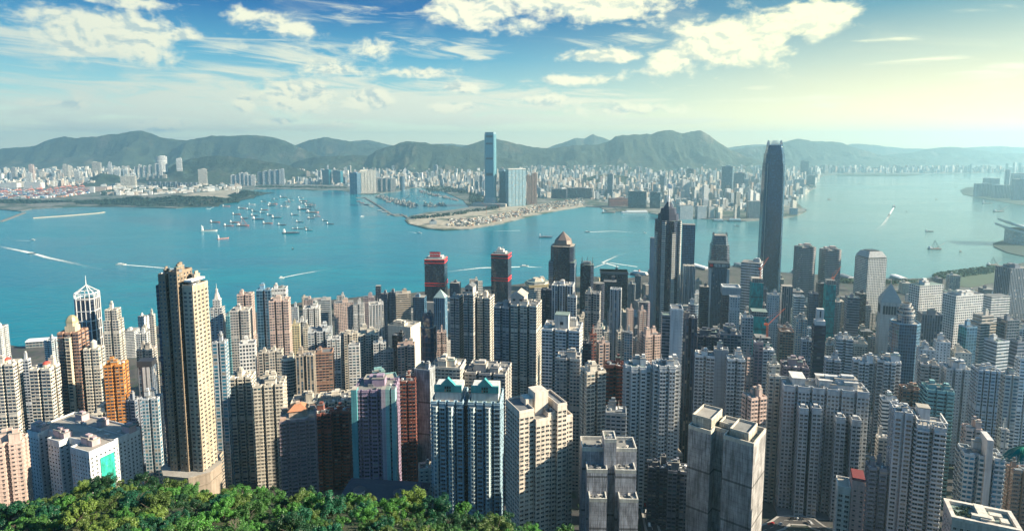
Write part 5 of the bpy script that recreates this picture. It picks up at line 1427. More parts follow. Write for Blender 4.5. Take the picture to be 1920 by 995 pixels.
for sn, dx_ in (('edge block with red dome', .0), ('second red domed block', .1)):
    b = find(sn); w_, d_, h = b['w'], b['d'], b['h']; m_ = MB(); r_ = w_ * .18
    m_.prism(f_round(2 * r_, 2 * r_, 14), h, h + 3, 0)
    for k in range(5):
        s0, s1 = cos(k * pi / 10), cos((k + 1) * pi / 10); m_.prism(f_round(2 * r_ * s0, 2 * r_ * s0, 14), h + 3 + r_ * .8 * sin(k * pi / 10), h + 3 + r_ * .8 * sin((k + 1) * pi / 10), 1, 1, f_round(2 * r_ * max(s1, .04), 2 * r_ * max(s1, .04), 14))
    part(b, 'dome', m_, [PLAIN, simple('red_dome', (.42, .07, .05), .7)], (.6, .55, .45), (w_ * dx_, 0, 0))
b = find('slim white capped tower'); w_, d_, h = b['w'], b['d'], b['h']
m_ = MB(); m_.prism(f_oct(w_ * .56, d_ * .56), h, h + 8, 0, 0, f_oct(w_ * .3, d_ * .3)); m_.prism(f_oct(w_ * .2, d_ * .2), h + 8, h + 13, 0); m_.bar((0, 0, h + 13), (0, 0, h + 20), .4, 0, .1); part(b, 'cap', m_, [PLAIN], (.66, .62, .54))
b = find('pyramid roofed blue tower'); w_, d_, h = b['w'], b['d'], b['h']; m_ = MB(); m_.cone(f_rect(w_ * 1.04, d_ * 1.04), h, h + 14, 0); part(b, 'roof', m_, [simple('pale_copper_roof', (.30, .40, .38), .5)])
b = find('brown pyramid tower'); w_, d_, h = b['w'], b['d'], b['h']; m_ = MB(); m_.box(0, 0, h, w_ * .7, d_ * .7, 4, 0); m_.prism(f_oct(w_ * .74, d_ * .74), h + 4, h + 12, 0, 0, f_oct(w_ * .66, d_ * .66)); m_.cone(f_oct(w_ * .68, d_ * .68), h + 12, h + 30, 0); part(b, 'roof', m_, [COPPER])
for s_ in (-1, 1):
    m_ = MB(); m_.wall(R4(s_ * w_ * .46 - 5, -d_ * .53, s_ * w_ * .46 + 5, d_ * .3), 0, h * .82, 3.9, 60, 0, 1); part(b, 'corner_bay', m_, [F['b'], ROOF], (.13, .16, .22))
b = find('spiky crowned tower'); w_, d_, h = b['w'], b['d'], b['h']; m_ = MB()
for k in range(12): an = 2 * pi * k / 12; m_.bar((w_ * .42 * cos(an), d_ * .42 * sin(an), h), (w_ * .46 * cos(an), d_ * .46 * sin(an), h + 8 + 8 * (k % 2)), .9, 0, .3, 4)
m_.prism(f_oct(w_ * .6, d_ * .6), h, h + 6, 0); part(b, 'crown', m_, [METAL])
b = find('wide dark box'); w_, d_, h = b['w'], b['d'], b['h']; m_ = MB(); m_.box(0, 0, h - 5, w_ + 2, d_ + 2, 5, 0); m_.box(w_ * .1, 0, h, 5, 5, 6, 0); m_.bar((w_ * .1, 0, h + 6), (w_ * .1, 0, h + 14), .6, 0); part(b, 'roof_frame', m_, [simple('grey_fascia', (.14, .15, .17), .6)])
b = find('beige pyramid tower'); w_, d_, h = b['w'], b['d'], b['h']
m_ = MB(); m_.prism(f_rect(w_ * 1.06, d_ * 1.06), h, h + 7, 0, 0, f_rect(w_ * .8, d_ * .8)); m_.cone(f_rect(w_ * .8, d_ * .8), h + 7, h + 26, 0); m_.bar((0, 0, h + 24), (0, 0, h + 33), .6, 0, .2); part(b, 'roof', m_, [simple('pale_stone_roof', (.40, .36, .32), .7)])
m_ = MB()
for s_, n_ in ((0, 6), (1, 5), (3, 5)):
    an = s_ * pi / 2
    for k in range(n_):
        t_ = ((k + .5) / n_ - .5) * (w_ if s_ in (0,) else d_) * .8; x_, y_ = t_, -(d_ if s_ == 0 else w_) / 2 - .1
        m_.box(x_ * cos(an) - y_ * sin(an), x_ * sin(an) + y_ * cos(an), h - 17, 2.6, .5, 12, 0, an)
part(b, 'arcade', m_, [DARK])
b = find('round topped mirror tower'); w_, d_, h = b['w'], b['d'], b['h']
for k, (s_, z0, z1) in enumerate(((.60, 0, 11), (.54, 11, 16), (.42, 16, 20), (.30, 20, 24))):
    m_ = MB(); m_.wall(f_round(w_ * s_, w_ * s_, 22), h + z0, h + z1, 3.6, 3, 0, 1); m_.prism(f_round(w_ * s_ + 1.6, w_ * s_ + 1.6, 22), h + z1 - 1.4, h + z1, 2, 2); part(b, 'drum', m_, [F['c'], ROOF, PLAIN], (.55, .52, .48))
m_ = MB(); m_.bar((0, 0, h + 24), (0, 0, h + 36), .6, 0, .1); part(b, 'antenna', m_, [METAL])
b = find('white penthouse tower'); w_, d_, h = b['w'], b['d'], b['h']; m_ = MB(); m_.box(0, 0, h, w_ * .9, d_ * .8, 6, 0); m_.box(0, 0, h + 6, w_ * .62, d_ * .5, 12, 0); m_.box(0, -d_ * .25 - .1, h + 9, w_ * .12, .4, 7, 1); part(b, 'penthouse', m_, [PLAIN, DARK], (.64, .62, .58))
b = find('black capped slab'); w_, d_, h = b['w'], b['d'], b['h']; m_ = MB(); m_.box(0, 0, h, w_ + 1, d_ + 1, 5.5, 0); part(b, 'roof_cap', m_, [DARK])
m_ = MB(); m_.box(w_ * .08, -d_ / 2 - .2, 0, w_ * .5, .5, h, 0); m_.box(w_ * .10, -d_ / 2 - .4, 0, .5, .4, h, 1); part(b, 'panel', m_, [PLAIN, DARK], (.46, .47, .48))
b = find('round topped cream tower'); w_, d_, h = b['w'], b['d'], b['h']; m_ = MB(); m_.prism(f_round(w_ * .42, w_ * .42, 16), h, h + 6, 0); m_.cone(f_round(w_ * .44, w_ * .44, 16), h + 6, h + 8.5, 0); part(b, 'roof_house', m_, [PLAIN], (.6, .55, .46))
b = find('square topped tower'); w_, d_, h = b['w'], b['d'], b['h']; m_ = MB(); m_.box(0, 0, h, w_ * .36, d_ * .4, 13, 0); m_.box(0, 0, h + 13, w_ * .38, d_ * .42, .6, 1); m_.box(0, -d_ * .2 - .1, h + 4, 3, .3, 3, 2); part(b, 'machine_room', m_, [PLAIN, ROOF, DARK], (.62, .60, .55), (w_ * .0, -2, 0))
roof_kit(b['root'], w_, d_, h, COL['W'], b['R'], 'r', 1, True)
b = find('gold signed office'); w_, d_, h = b['w'], b['d'], b['h']; m_ = MB(); m_.box(0, 0, h - 10, w_ * 1.02, d_ * 1.02, 5, 0); part(b, 'sign_band', m_, [GOLD]); m_ = MB(); m_.prism(f_oct(w_ * .6, d_ * .6), h, h + 6, 0, 0, f_oct(w_ * .4, d_ * .4)); part(b, 'roof_house', m_, [PLAIN], (.6, .52, .4))
b = find('pavilion roofed brick tower'); w_, d_, h = b['w'], b['d'], b['h']; BR = simple('terracotta_roof', (.42, .19, .10), .8)
m_ = MB(); m_.box(0, 0, h, w_ * .5, d_ * .5, 5, 0); m_.prism(f_rect(w_ * .58, d_ * .58), h + 5, h + 9, 1, 1, f_rect(w_ * .2, d_ * .2)); m_.box(0, 0, h + 9, 3, 3, 1.5, 0); part(b, 'pavilion', m_, [PLAIN, BR], (.55, .40, .30), (0, 2, 0))
for sx in (-1, 1):
    for sy in (-1, 1): m_ = MB(); m_.box(sx * w_ * .4, sy * d_ * .4, h, w_ * .16, d_ * .16, 3, 0); part(b, 'roof_house', m_, [PLAIN], (.50, .34, .26))
for sn in ('gabled triple tower', 'gabled twin tower'):
    b = find(sn); w_, d_, h = b['w'], b['d'], b['h']; w2 = w_ * (.46 if sn == 'gabled triple tower' else .30) * 2; d2 = min(d_ * .7, 18); ox = 0 if 'triple' in sn else -w_ * .28
    m_ = MB(); m_.box(0, 0, h, w2 * .86, d2, 9, 0); hh = w2 / 2
    k = len(m_.v); m_.v += [(-hh, -d2 / 2 - .8, h + 9), (hh, -d2 / 2 - .8, h + 9), (0, -d2 / 2 - .8, h + 9 + hh * .62), (-hh, d2 / 2 + .8, h + 9), (hh, d2 / 2 + .8, h + 9), (0, d2 / 2 + .8, h + 9 + hh * .62)]
    for q_, mi in (((0, 1, 2), 0), ((5, 4, 3), 0), ((1, 4, 5, 2), 1), ((3, 0, 2, 5), 1), ((0, 3, 4, 1), 1)): m_.idx([k + i for i in q_], mi)
    for s_ in (-1, 1): m_.box(s_ * w2 * .22, -d2 / 2 - .1, h + 4, 3, .3, 2.4, 2)
    part(b, 'roof_house', m_, [PLAIN, ROOF, DARK], (.52, .47, .42), (ox, 0, 0))
b = find('grey boxed block'); w_, d_, h = b['w'], b['d'], b['h']; m_ = MB(); m_.box(0, 0, h - 8, w_ + 2, d_ + 2, 11, 0); part(b, 'roof_box', m_, [PLAIN], (.30, .33, .36)); parapet(b['root'], f_rect(w_ + 2, d_ + 2), h + 3, (.6, .6, .57), 2, 2)

# --- building sites wrapped in sea green netting, each with its crane
def crane(rec, x, y, z, hm, jib, ang, mat):
    m_ = MB()
    for sx in (-.8, .8):
        for sy in (-.8, .8): m_.bar((sx, sy, 0), (sx, sy, hm), .22, 0, k=4)
    for k in range(int(hm / 3)):
        s_ = 1 if k % 2 else -1; m_.bar((-.8 * s_, -.8, k * 3), (.8 * s_, -.8, k * 3 + 3), .14, 0, k=4); m_.bar((-.8 * s_, .8, k * 3), (.8 * s_, .8, k * 3 + 3), .14, 0, k=4)
    c_, s2 = cos(ang), sin(ang)
    tip = (jib * c_, jib * s2 * .2, hm + jib * .75); m_.bar((0, 0, hm), tip, .55, 0, .3, 4); m_.bar((0, 0, hm), (-5 * c_, -1, hm + 7), .35, 0, k=4); m_.bar((-5 * c_, -1, hm + 7), tip, .12, 0, k=4); m_.box(-2.5 * c_, 0, hm - .5, 4, 2.2, 2.4, 0)
    o = m_.build('tower_crane', [mat], None, None, tuple(rec['root'].matrix_basis @ Vector((x, y, z))))
    return o
ORANGE = simple('crane_paint', (.55, .12, .05), .5)
sites = [(1406, 1432, 528, 1000, -12, 'upper green netted block in front of the pale banded office', 1), (1404, 1441, 590, 860, -14, 'lower sea green netted block with bare floors on top', 0), (1410, 1447, 640, 720, -10, 'wide green netted block below the orange crane', 2), (1545, 1568, 532, 1000, -12, 'slim sea green netted tower with a red crane on its roof', 1)]
for x0_, x1_, yy, Y_, th, lab, c in sites:
    a = special(x0_, x1_, yy, Y_, th, .9, 'construction_site', lab, 'green netted site' if c == 2 else ('slim netted tower' if x0_ == 1545 else None), cat='construction site')
    w_, d_, h = a['w'], a['d'], a['h']
    m_ = MB(); m_.wall(f_rect(w_, d_), 0, h, 3.1, 3.2, 0, 1); part(a, 'netting', m_, [F['n'], ROOF], (.0, .34, .33))
    m_ = MB(); m_.wall(f_rect(w_ * .9, d_ * .9), h, h + 7, 3.5, 3.2, 0, 1); part(a, 'wall', m_, [F['q'], ROOF], (.40, .36, .33))
    if c:
        o = crane(a, w_ * .25, -d_ * .2, h if x0_ == 1545 else 0, 10 if x0_ == 1545 else h + 22, 26, 1.0 if c == 1 else .6, ORANGE)
        tag(o, {1406: 'pale orange tower crane beside the upper green netted block', 1410: 'orange tower crane rising from the wide green netted block', 1545: 'red tower crane on top of the slim sea green netted tower'}[x0_], 'crane')

# --- long white pier shed, far left
a = special(47, 108, 634, 1180, 14, .42, 'pier_shed', 'long low white roofed pier shed at the water on the left', 'white pier shed')
w_, d_, h = a['w'], a['d'], a['h']
m_ = MB(); m_.wall(f_rect(w_, d_), 0, h - 3, 6, 6, 0, 1); part(a, 'wall', m_, [F['q'], ROOF], (.42, .41, .38))
m_ = MB(); m_.prism(f_rect(w_ * 1.03, d_ * 1.08), h - 3, h, 0, 0, f_rect(w_ * .98, d_ * .5)); part(a, 'roof', m_, [WHITE])

# --- exhibition hall with winged roof, right edge
a = special(1866, 1990, 422, 2450, -10, .7, 'exhibition_hall', 'exhibition hall with a sweeping winged roof at the right edge of the harbour', 'winged exhibition hall', base=3)
w_, d_, h = a['w'], a['d'], a['h']
m_ = MB(); m_.wall(f_oct(w_ * .8, d_ * .9), 0, h * .8, 5, 4, 0, 1); part(a, 'wall', m_, [F['e'], ROOF], (.45, .52, .55))
for k, (z, s_) in enumerate(((h * .55, .98), (h * .8, .9))):
    m_ = MB(); n = 14; r0 = []
    for i in range(n + 1):
        t_ = -1 + 2 * i / n; zz = z + abs(t_) ** 1.6 * h * .32; r0.append(len(m_.v)); m_.v += [(t_ * w_ * .62 * s_, -d_ * .5 * s_, zz), (t_ * w_ * .55 * s_, d_ * .5 * s_, zz + 4), (t_ * w_ * .62 * s_, -d_ * .5 * s_, zz + 8), (t_ * w_ * .55 * s_, d_ * .5 * s_, zz + 12)]
    for i, j in zip(r0, r0[1:]): m_.idx((i, j, j + 1, i + 1), 0); m_.idx((i + 2, i + 3, j + 3, j + 2), 0); m_.idx((i, i + 2, j + 2, j), 0); m_.idx((i + 1, j + 1, j + 3, i + 3), 0)
    m_.idx((r0[0], r0[0] + 1, r0[0] + 3, r0[0] + 2), 0); m_.idx((r0[-1], r0[-1] + 2, r0[-1] + 3, r0[-1] + 1), 0)
    part(a, 'roof_wing', m_, [simple('pale_metal_roof', (.34, .40, .42), .35, .1, .5, .3)])

# --- ferry piers along the near waterfront
for i, (x, y, Lm, an, lab) in enumerate(((1236, 517, 70, .5, 'low ferry pier behind the foot of the masted star tower'), (1318, 507, 80, .35, 'long curved roofed ferry pier left of the small finned tower'), (1400, 505, 80, .3, 'ferry pier just left of the tallest harbour tower'),
                                         (1506, 516, 60, .2, 'pale ferry pier between the tallest harbour tower and the banded twins'), (1592, 525, 56, .1, 'ferry pier between the banded twins and the round window tower'), (1690, 526, 50, 0, 'small ferry pier right of the round window tower'))):
    p = gz(x, y, 0); root = empty('ferry_pier', (p.x, p.y + Lm * .3, 0), an)
    m_ = MB(); m_.box(0, 0, -3, 26, Lm, 5.5, 0); m_.build('deck', [PLAIN], root, (.42, .41, .38))
    m_ = MB(); m_.wall(R4(-11, -Lm * .46, 11, Lm * .46), 2.5, 9, 3.4, 4, 0, 1); m_.build('hall', [F['q'], ROOF], root, (.56, .56, .52))
    m_ = MB(); m_.prism(R4(-13, -Lm * .48, 13, Lm * .48), 9, 11.5, 0, 0, R4(-7, -Lm * .46, 7, Lm * .46)); m_.build('roof', [WHITE if i % 2 else METAL], root)
    tag(root, lab, 'pier'); FOOT.append((p.x, p.y + Lm * .3, 22))

# --- small buildings filling the streets between the listed ones
FILL = []
R2 = random.Random(21)
tries = 0
pal = [COL[k] for k in 'WWCCCHHAPTGYMW']
while len(FILL) < 296 and tries < 60000:
    tries += 1
    Y_ = 470 * (1650 / 470) ** R2.random(); u_ = R2.uniform(-.93, .93)
    if R2.random() < .45: Y_, u_ = R2.uniform(760, 1560), R2.uniform(.12, .95)
    X_ = u_ * Y_
    Yc = interp(u_, coast_u)
    if Y_ > Yc - 25: continue
    w_ = R2.uniform(11, 20) * (1.3 if Y_ > 1000 else 1); d_ = w_ * R2.uniform(.7, 1.3); rad = max(w_, d_) * .5
    if any((X_ - a) ** 2 + (Y_ - b) ** 2 < (rad + c * .92) ** 2 for a, b, c in FOOT): continue
    g = groundz(X_, Y_)
    hmax = (34 if Y_ < 650 else 52 if u_ < .05 else 72)
    h = R2.uniform(14, hmax) * (1.2 if 700 < Y_ < 1250 else 1.0)
    if Yc - Y_ < 80: h = min(h, 24)
    FILL.append((X_, Y_, w_, d_, g, h, u_)); FOOT.append((X_, Y_, rad * 1.05))
FILLREC = []
for X_, Y_, w_, d_, g, h, u_ in FILL:
    c = tint(R2.choice(pal), R2.uniform(.8, 1.08), R2); th = radians(R2.choice((10, 14, -12, -18, 6, 22)) if u_ < .2 else R2.choice((-14, -20, 8, -10)))
    root = empty('apartment_block', (X_, Y_, g - 4), th); hh = h + 4
    kind = R2.choice('ppqpyqsnpv') if Y_ < 1100 else R2.choice('bpvqgc')
    if kind == 'n': kind = 'p'
    fpx = R2.random()
    poly = f_notch(w_, d_, 2, 2, 2.2, 2.2) if fpx < .45 else f_rect(w_, d_)
    m_ = MB(); m_.wall(poly, 0, hh, 3.1, 3.2, 0, 1, .2 if Y_ < 620 else 0); m_.build('wall', [F[kind], ROOF], root, c)
    if Y_ < 900: parapet(root, poly, hh, tint(c, 1.05, R2))
    roof_kit(root, w_, d_, hh, tint(c, 1.05, R2), R2, 'r', 2 if Y_ < 800 else 1, Y_ < 640, Y_ < 1000)
    top = Vector((X_, Y_, g + h)); sx, sy = px(top)
    FILLREC.append(dict(root=root, x=sx, y=sy, Y=Y_, h=h, w=w_, col=c, kind='block'))
# ------------------------------------------------------------------ the city across the water
FAR = []
def yslope(y, z=4.0): return (CAMZ - z) / slope_at(y)
def far(x0, x1, yt, yb, st, col, label, th=None, fp='r', r=.7, kind='distant_tower', sn=None, Y=None, zb=3.0, kit=True, **o):
    """x0..x1 and yt..yb: the sides, top and foot seen in the photo"""
    Y = Y or (CAMZ - zb) / slope_at(yb)
    u = (x0 + x1) / 2
    th = radians(th if th is not None else (10 if u < 700 else -4 if u < 1150 else -14))
    p, w_ = solve_w(x0, x1, yt, Y, th, r); d_ = w_ * r; h = p.z - zb + 3
    root = empty(kind, (p.x, p.y, zb - 3), th)
    c = COL[col] if isinstance(col, str) else col
    poly = footprint(fp, w_, d_, o)
    m_ = MB(); m_.wall(poly, 0, h, o.get('fh', 6.0), o.get('bay', 7.0), 0, 1); m_.build('wall', [F[st], ROOF], root, c)
    if kit:
        m_ = MB(); m_.box(0, 0, 0, w_ * .4, d_ * .45, max(3, h * .035), 0); m_.build('machine_room', [PLAIN], root, tint(c, 1.1), (w_ * rnd.uniform(-.2, .2), 0, h))
    tag(root, label, 'building', o.get('group'))
    rec = dict(root=root, w=w_, d=d_, h=h, p=p, x=u, y=yt, x0=x0, x1=x1, Y=Y, th=th, sn=sn, R=rnd)
    FAR.append(rec); FARFOOT.append((p.x, p.y, max(w_, d_) * .55))
    return rec
FARFOOT = []
DT, DB = 'distant_tower', 'distant_block'
# tallest tower across the water
a = far(908, 931, 252, 386, 'i', (.20, .34, .38), 'very tall smooth glass tower alone at the tip across the water', -14, f_oct and 'o', .8, 'skyscraper', 'tall tower across the water', kit=False, c=.1, fh=4.5, bay=3.5)
w_, d_, h = a['w'], a['d'], a['h']; R_ = a['root']
for z, hh in ((.955, .03), (.86, .025), (.655, .025), (.43, .04), (.08, .03)):
    m_ = MB(); m_.box(0, -d_ / 2 - .1, h * z, w_ * .66, 1.2, h * hh, 0); m_.build('louvre_band', [DARK], R_)
m_ = MB(); m_.prism(f_oct(w_ * .96, d_ * .96, .1), h, h + 14, 0, 1, f_oct(w_ * .9, d_ * .9, .1)); m_.build('crown', [F['c'], ROOF], R_, (.2, .3, .34))
m_ = MB(); m_.prism(f_oct(w_ * 1.22, d_ * 1.25, .12), 0, 60, 0, 1, f_oct(w_ * 1.0, d_ * 1.0, .1)); m_.build('flared_base', [F['c'], ROOF], R_, (.2, .3, .34))
m_ = MB(); m_.box(0, 0, 0, w_ * 3.4, d_ * 1.9, 22, 0); m_.build('podium', [PLAIN], R_, (.4, .38, .34))
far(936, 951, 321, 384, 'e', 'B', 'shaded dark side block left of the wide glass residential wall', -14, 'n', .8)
a = far(948, 986, 318, 386, 't', (.36, .46, .48), 'wide glass residential wall on stilts right of the tallest far tower', 26, 'n', .35, sn='wide glass wall', nx=5, ny=2)
m_ = MB(); m_.box(0, 0, a['h'] + 2, a['w'] * 1.02, a['d'], 5, 0); m_.build('roof_beam', [PLAIN], a['root'], (.6, .58, .52))
far(987, 996, 329, 383, 'p', 'X', 'rusty brown slim tower, left one of a pair beside the wide glass wall', 8, 'n', .9, nx=2)
far(996, 1007, 325, 382, 'p', 'X', 'rusty brown slim tower, right one of a pair, dark strip between', 8, 'n', .9, sn='rusty pair', nx=2)
far(670, 705, 320, 362, 'v', 'C', 'long cream waterfront slab block on a white base at the boat shelter', 30, 'n', .22, sn='cream slab by the boat shelter', nx=6)
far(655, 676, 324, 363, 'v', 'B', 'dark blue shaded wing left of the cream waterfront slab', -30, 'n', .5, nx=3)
for i, x in enumerate((705, 714, 723, 732)): far(x, x + 10, 333 + (i % 2), 359, 'v', 'H', ['first', 'second', 'third', 'fourth'][i] + ' of four ribbed slim towers right of the cream waterfront slab', 12, 'n', .9, nx=2)
far(749, 759, 331, 357, 'c', 'G', 'lone rounded grey tower at the back of the boat shelter', 0, 'c', 1)
far(604, 621, 318, 346, 'e', (.03, .14, .18), 'dark teal netted slab, left one of two', -16, 'r', .6, sn='dark teal slabs')
far(624, 643, 320, 346, 'e', (.03, .14, .18), 'dark teal netted slab, right one of two', -16, 'r', .6)
far(613, 616, 310, 335, 'p', 'W', 'thin white tower sticking up behind the dark teal slabs', 10)
for i, x in enumerate((482, 492, 503, 513, 523)): far(x, x + 10, 323 - (i % 3) * 2 - (4 if i > 2 else 0), 346, 'v', 'S' if i < 1 else 'A', ['first', 'second', 'third', 'fourth', 'fifth'][i] + ' of five grey blue estate towers above the anchorage', 10, 'n', .8, nx=2)
for i, x in enumerate((432, 440, 448, 456, 463, 470)): far(x, x + 9, 328 - (4 if 1 < i < 4 else 0), 348, 'v', 'W', ['first', 'second', 'third', 'fourth', 'fifth', 'sixth'][i] + ' of six white estate towers behind the wooded islet', 12, 'n', .8, nx=2)
far(371, 388, 317, 348, 'v', 'C', 'tall cream slab standing by itself in front of the green hill', 18, 'n', .3, sn='lone cream slab', nx=4)
for i, x in enumerate((274, 286, 296, 304)): far(x, x + 9, 327 - (i == 2), 341, 'v', 'C', ['first', 'second', 'third', 'fourth'][i] + ' of four cream estate towers under the green hill', 12, 'n', .8, nx=2)
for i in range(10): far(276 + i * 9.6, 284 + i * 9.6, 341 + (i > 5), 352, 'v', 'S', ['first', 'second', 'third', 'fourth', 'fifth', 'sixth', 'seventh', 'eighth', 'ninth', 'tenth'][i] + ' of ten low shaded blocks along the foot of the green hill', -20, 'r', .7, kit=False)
far(290, 314, 293, 306, 'p', 'W', 'brilliant white curved block high on the green hill', 20, 'c', .6, Y=6600, zb=110, sn='white hilltop block')
far(330, 341, 297, 306, 'p', 'W', 'square white framed block on the green hill crest', 16, 'r', .6, Y=6600, zb=120)
for i, (x, y) in enumerate(((298, 306), (290, 307), (278, 310), (268, 311), (259, 309), (251, 313))): far(x, x + 6.5, y, y + 10, 'p', 'W', ['first', 'second', 'third', 'fourth', 'fifth', 'sixth'][i] + ' white slim tower in the row stepping down below the white hilltop block', 16, 'n', .9, Y=6300, zb=90 - i * 6, nx=2)
far(442, 448, 353, 361, 's', 'C', 'small plain cream tower on the wooded islet', 14, Y=4800, zb=12)
far(1063, 1112, 352, 371, 'd', 'S', 'dark stepped slab, wider of two behind the sandy shore', -20, 'n', .3, sn='dark stepped slabs', nx=4)
far(1034, 1064, 354, 372, 'd', 'S', 'dark slab with a crane, narrower of two behind the sandy shore', -20, 'n', .3, nx=3)
far(1139, 1151, 326, 369, 'b', 'G', 'tall grey tower with a sunlit side above the ferry pier', -22, 'r', .8, sn='tall grey pier tower')
far(1152, 1169, 347, 368, 'p', 'W', 'white stepped block right of the tall grey pier tower', 14, 'n', .7)
far(1140, 1178, 371, 386, 'p', 'R', 'long red brown terminal block at the water', 6, 'r', .3, kind=DB)
far(1100, 1141, 344, 353, 'b', 'S', 'low wide blue grey block behind the dark stepped slabs', -10, 'r', .4, kind=DB)
far(1178, 1213, 358, 389, 'd', (.07, .15, .19), 'dark teal glass office pair at the water, left and wider one', -18, 'n', .5, sn='dark teal offices', nx=2)
far(1219, 1239, 360, 390, 'd', (.07, .15, .19), 'dark teal glass office pair at the water, right and narrower one', -18, 'n', .6, nx=2)
far(1275, 1294, 337, 372, 'b', 'W', 'white banded tower with a dark left side', 16, 'r', .6, sn='white banded far tower')
far(1317, 1329, 348, 383, 'b', 'W', 'white tower bent near its top', 20, 'r', .5, sn='bent white tower')
far(1353, 1376, 312, 373, 'v', (.24, .34, .38), 'tallest grey blue slab of the far shopping district', -16, 'o', .4, sn='tall grey blue slab', c=.2)
far(1376, 1396, 324, 368, 'v', 'G', 'grey slab just behind the tallest grey blue slab', -16, 'r', .5)
far(1389, 1397, 345, 373, 'v', 'W', 'white and dark striped tower near the tall grey blue slab', 14, 'n', .8, nx=3)
far(1287, 1300, 316, 345, 'd', 'S', 'dark hazy tower above the white banded far tower', -18, 'n', .8)
far(1377, 1389, 361, 408, 'v', 'C', 'cream clock tower like block on the promenade', 12, 'n', .8, nx=3, sn='cream promenade tower')
far(1377, 1382, 384, 410, 's', 'C', 'thin pale tower at the water in front of the cream promenade tower', 12)
for i, (x0, x1) in enumerate(((1268, 1300), (1303, 1325), (1326, 1340), (1341, 1355))): far(x0, x1, 385 + i, 409, 'b' if i < 2 else 's', ['A', 'A', 'H', 'C'][i], ['first', 'second', 'third', 'fourth and sunniest'][i] + ' of four low ocean terminal blocks at the water', 8 if i < 3 else 24, 'r', .7, kind=DB, kit=False)
far(1400, 1440, 377, 408, 's', 'P', 'low pinkish windowless museum wing behind the tallest harbour tower', -10, 'r', .5, kind=DB)
far(1480, 1496, 390, 402, 's', 'A', 'pale grey windowless block on the point right of the tallest harbour tower', -18, 'r', .7, kind=DB, kit=False)
far(1482, 1494, 376, 396, 's', 'C', 'sunlit cream block just above the pale windowless one on the point', 20, 'r', .7)
far(1501, 1517, 302, 337, 'b', 'S', 'hazy blue twin slab, tall one right of the tallest harbour tower', -18, 'r', .6, sn='hazy blue slab')
far(1512, 1529, 329, 348, 'b', 'S', 'hazy blue block, lower one leaning on the tall hazy slab', -18, 'r', .7)
far(1488, 1508, 336, 356, 'p', 'A', 'pale hazy block row below the tall hazy slab', -14, 'n', .6, nx=3)
far(1884, 1896, 319, 348, 'v', 'A', 'tallest hazy tower on the far right headland', -14, 'o', .8, Y=5200)
far(1826, 1860, 344, 366, 'v', 'A', 'long hazy harbour block on the far right headland', -14, 'n', .4, Y=4700, nx=6)
far(1860, 1898, 347, 371, 'v', 'A', 'second long hazy block along the far right headland', -14, 'n', .4, Y=4550, nx=6)
far(1898, 1935, 336, 375, 'v', 'B', 'bluish hazy slab on the far right headland at the picture edge', -14, 'n', .4, Y=4400, nx=3)
far(1843, 1875, 334, 352, 'p', 'A', 'hazy stepped estate behind the long harbour block', -14, 'n', .6, Y=5300, nx=3)
far(1895, 1930, 325, 350, 'p', 'A', 'hazy wide estate tower behind the bluish slab', -14, 'n', .5, Y=5400, nx=4)
far(160, 210, 350, 358, 's', 'P', 'orange pink warehouse beside the container port', 10, 'r', .5, kind=DB, kit=False)
far(217, 227, 357, 366, 's', 'W', 'small white block at the end of the container port', 14, 'r', .8, kind=DB)
far(168, 178, 350, 361, 's', 'W', 'tall white silo block beside the orange pink warehouse', 10, kit=False)
far(172, 190, 304, 322, 'v', 'C', 'pair of broad cream slabs near the foot of the highest hill', 14, 'n', .5, Y=7000, zb=30)
far(202, 209, 304, 322, 'v', 'W', 'slim white tower near the foot of the highest hill', 14, Y=6800, zb=25)
far(117, 130, 309, 327, 'v', 'C', 'cream twin tower left of the small wooded knoll', 14, 'n', .7, Y=6700, nx=2)
far(138, 150, 320, 341, 'v', 'W', 'brightest white tower left of the small wooded knoll', 14, 'n', .7, Y=6300)
far(53, 64, 309, 333, 's', 'P', 'pink tower with a white top far on the left', 14, 'n', .8, Y=6500)
far(20, 31, 314, 332, 'v', 'H', 'beige slab close to the left picture edge across the water', 10, Y=6700)
far(225, 256, 330, 346, 'p', 'C', 'stepped cream block group right of the small wooded knoll', 14, 'n', .4, Y=5750, nx=4)
far(244, 254, 325, 345, 'p', 'W', 'white square tower right of the small wooded knoll', 14, Y=5800)
far(0, 40, 343, 352, 's', 'W', 'long pale warehouse left of the container port', 8, 'r', .5, kind=DB, kit=False)
far(44, 84, 342, 353, 's', 'W', 'long white warehouse block behind the container port', 8, 'r', .5, kind=DB, kit=False)

